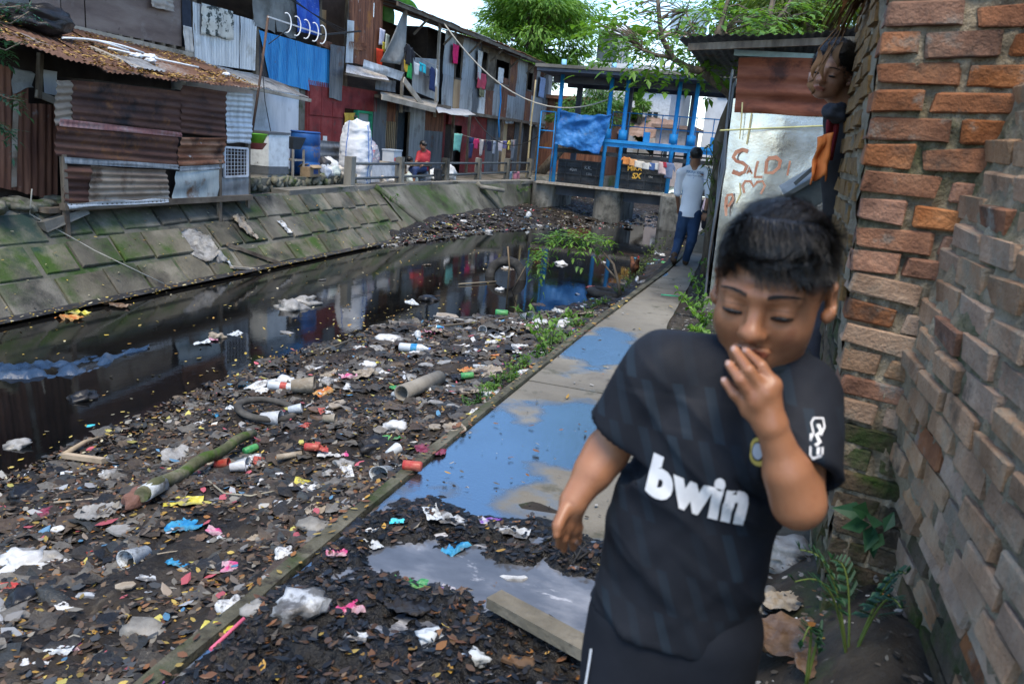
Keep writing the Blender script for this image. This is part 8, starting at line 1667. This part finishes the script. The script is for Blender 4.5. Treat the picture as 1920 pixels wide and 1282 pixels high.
# matted, mud-soaked sheets of rubbish that form the base of the bank
V = []; F = []; CC = []
DULL = [(.03, .026, .02), (.055, .047, .037), (.09, .08, .066), (.13, .12, .10), (.02, .02, .021), (.17, .16, .14), (.07, .05, .034), (.045, .05, .05), (.10, .075, .05)]
for (x, y, z) in bank_pts(1500, 1.3, 10, 1.25)+[(lambda w_, y_: (lambda x_: (x_, y_, max(WZ, heap_h(x_, y_))))(-7.1+random.random()*w_*1.1))(float(np.interp(yy, [12, 14.5, 18, 21, 24, 34], [.05, .35, .8, 1.9, 3.6, 3.8])), yy) for yy in np.linspace(14, 28, 500)]:
    a = random.uniform(0, 6.3); s = random.uniform(.03, .085)*(1 if y < 6 else 1.5); asp = random.uniform(.4, .9); sd = random.uniform(0, 99); c = random.choice(DULL); k = random.uniform(.5, 1.2); b = len(V)
    for j in range(4):
        for i in range(5):
            u, v = i/4-.5+random.uniform(-.08, .08), (j/3-.5)*asp+random.uniform(-.06, .06); V.append((x+s*(u*math.cos(a)-v*math.sin(a))*2, y+s*(u*math.sin(a)+v*math.cos(a))*2, z+.006+s*.55*noise.noise(Vector((u*4, v*4, sd))))); CC.append((c[0]*k, c[1]*k, c[2]*k, 1))
    F += [(b+j*5+i, b+j*5+i+1, b+j*5+i+6, b+j*5+i+5) for j in range(3) for i in range(4)]
me = npmesh('matted_rubbish', V, F, mat('matted_rubbish', [(.55, .5, .45), (1, 1, 1)], scale=40, rough=.5, rvar=.2, bump=.4, bscale=60, attr='tint', spec=.4), True); ca = me.color_attributes.new('tint', 'FLOAT_COLOR', 'POINT'); ca.data.foreach_set('color', np.array(CC, np.float32).ravel()); tag(link('matted_rubbish', me), 'matted muddy sheets of dull rubbish bedded in the bank', 'rubbish', None, 'stuff')
wl = [(-7.02+random.uniform(-.03, .16)+abs(random.gauss(0, .05)), y+random.uniform(-.1, .1), -.655+random.uniform(0, .008)) for y in np.linspace(5, 18, 620)] + [(random.uniform(-6.9, -3.6), random.uniform(5, 15), WZ+.003) for _ in range(260)] + [tuple(embP(random.uniform(5, 15), random.random(), .05)) for _ in range(260)] + [(-4.0+random.gauss(0, .35), random.uniform(2.5, 9), WZ+.003) for _ in range(420)]
flakes('floating_leaves', 'yellow leaves floating on black water and lodged along the slabs', wl, [(.45, .32, .05), (.5, .38, .10), (.36, .2, .04), (.5, .45, .3)], .008, .02, .55, 'leaves')
pm = []
while len(pm) < 4800:
    x, y = random.uniform(-1.36, .35), random.uniform(.9, 3.15); z = litter_h(x, y)
    if z > .014: pm.append((x, y, z+.002))
flakes('wet_leaves', 'sodden black and brown leaves over the muddy path', pm, [(.010, .009, .009), (.02, .017, .015), (.035, .025, .018), (.012, .013, .016), (.07, .035, .015), (.02, .02, .022), (.09, .05, .022), (.006, .006, .007), (.008, .008, .008)], .005, .018, .55, 'leaves', .4, .9)
flakes('mud_leaves', 'yellow and orange leaves dotted over the muddy path', random.sample(pm, 330)+[(random.uniform(-1.3, -.5), random.uniform(3.1, 8.5), .006) for _ in range(60)]+[(pathL(y)+random.uniform(-.02, .09), y, .018) for y in np.linspace(1.2, 8, 170)]+[tuple(ragz(Vector((random.uniform(-.2, .45), random.uniform(1.2, 2.6), 0)))) for _ in range(60)], LEAFC[:4]+[(.16, .07, .03)], .007, .02, .55, 'leaves', .5, .5)
flakes('path_dirt', 'dark dirt crumbs strewn over the concrete path', [(random.uniform(-1.32, -.45), 3+7*random.random()**2, .005) for _ in range(90)]+[(lambda q: tuple(ragz(q)-Vector((0, 0, .012))))(Vector((random.uniform(-.3, .5), random.uniform(1.0, 3.2), 0))) for _ in range(1800)]+[(random.uniform(-.7, -.3), random.uniform(5, 9), .012) for _ in range(900)], [(.02, .017, .014), (.05, .042, .033), (.09, .075, .06), (.15, .14, .12), (.3, .29, .27)], .004, .014, .6, 'dirt', .8, .5)
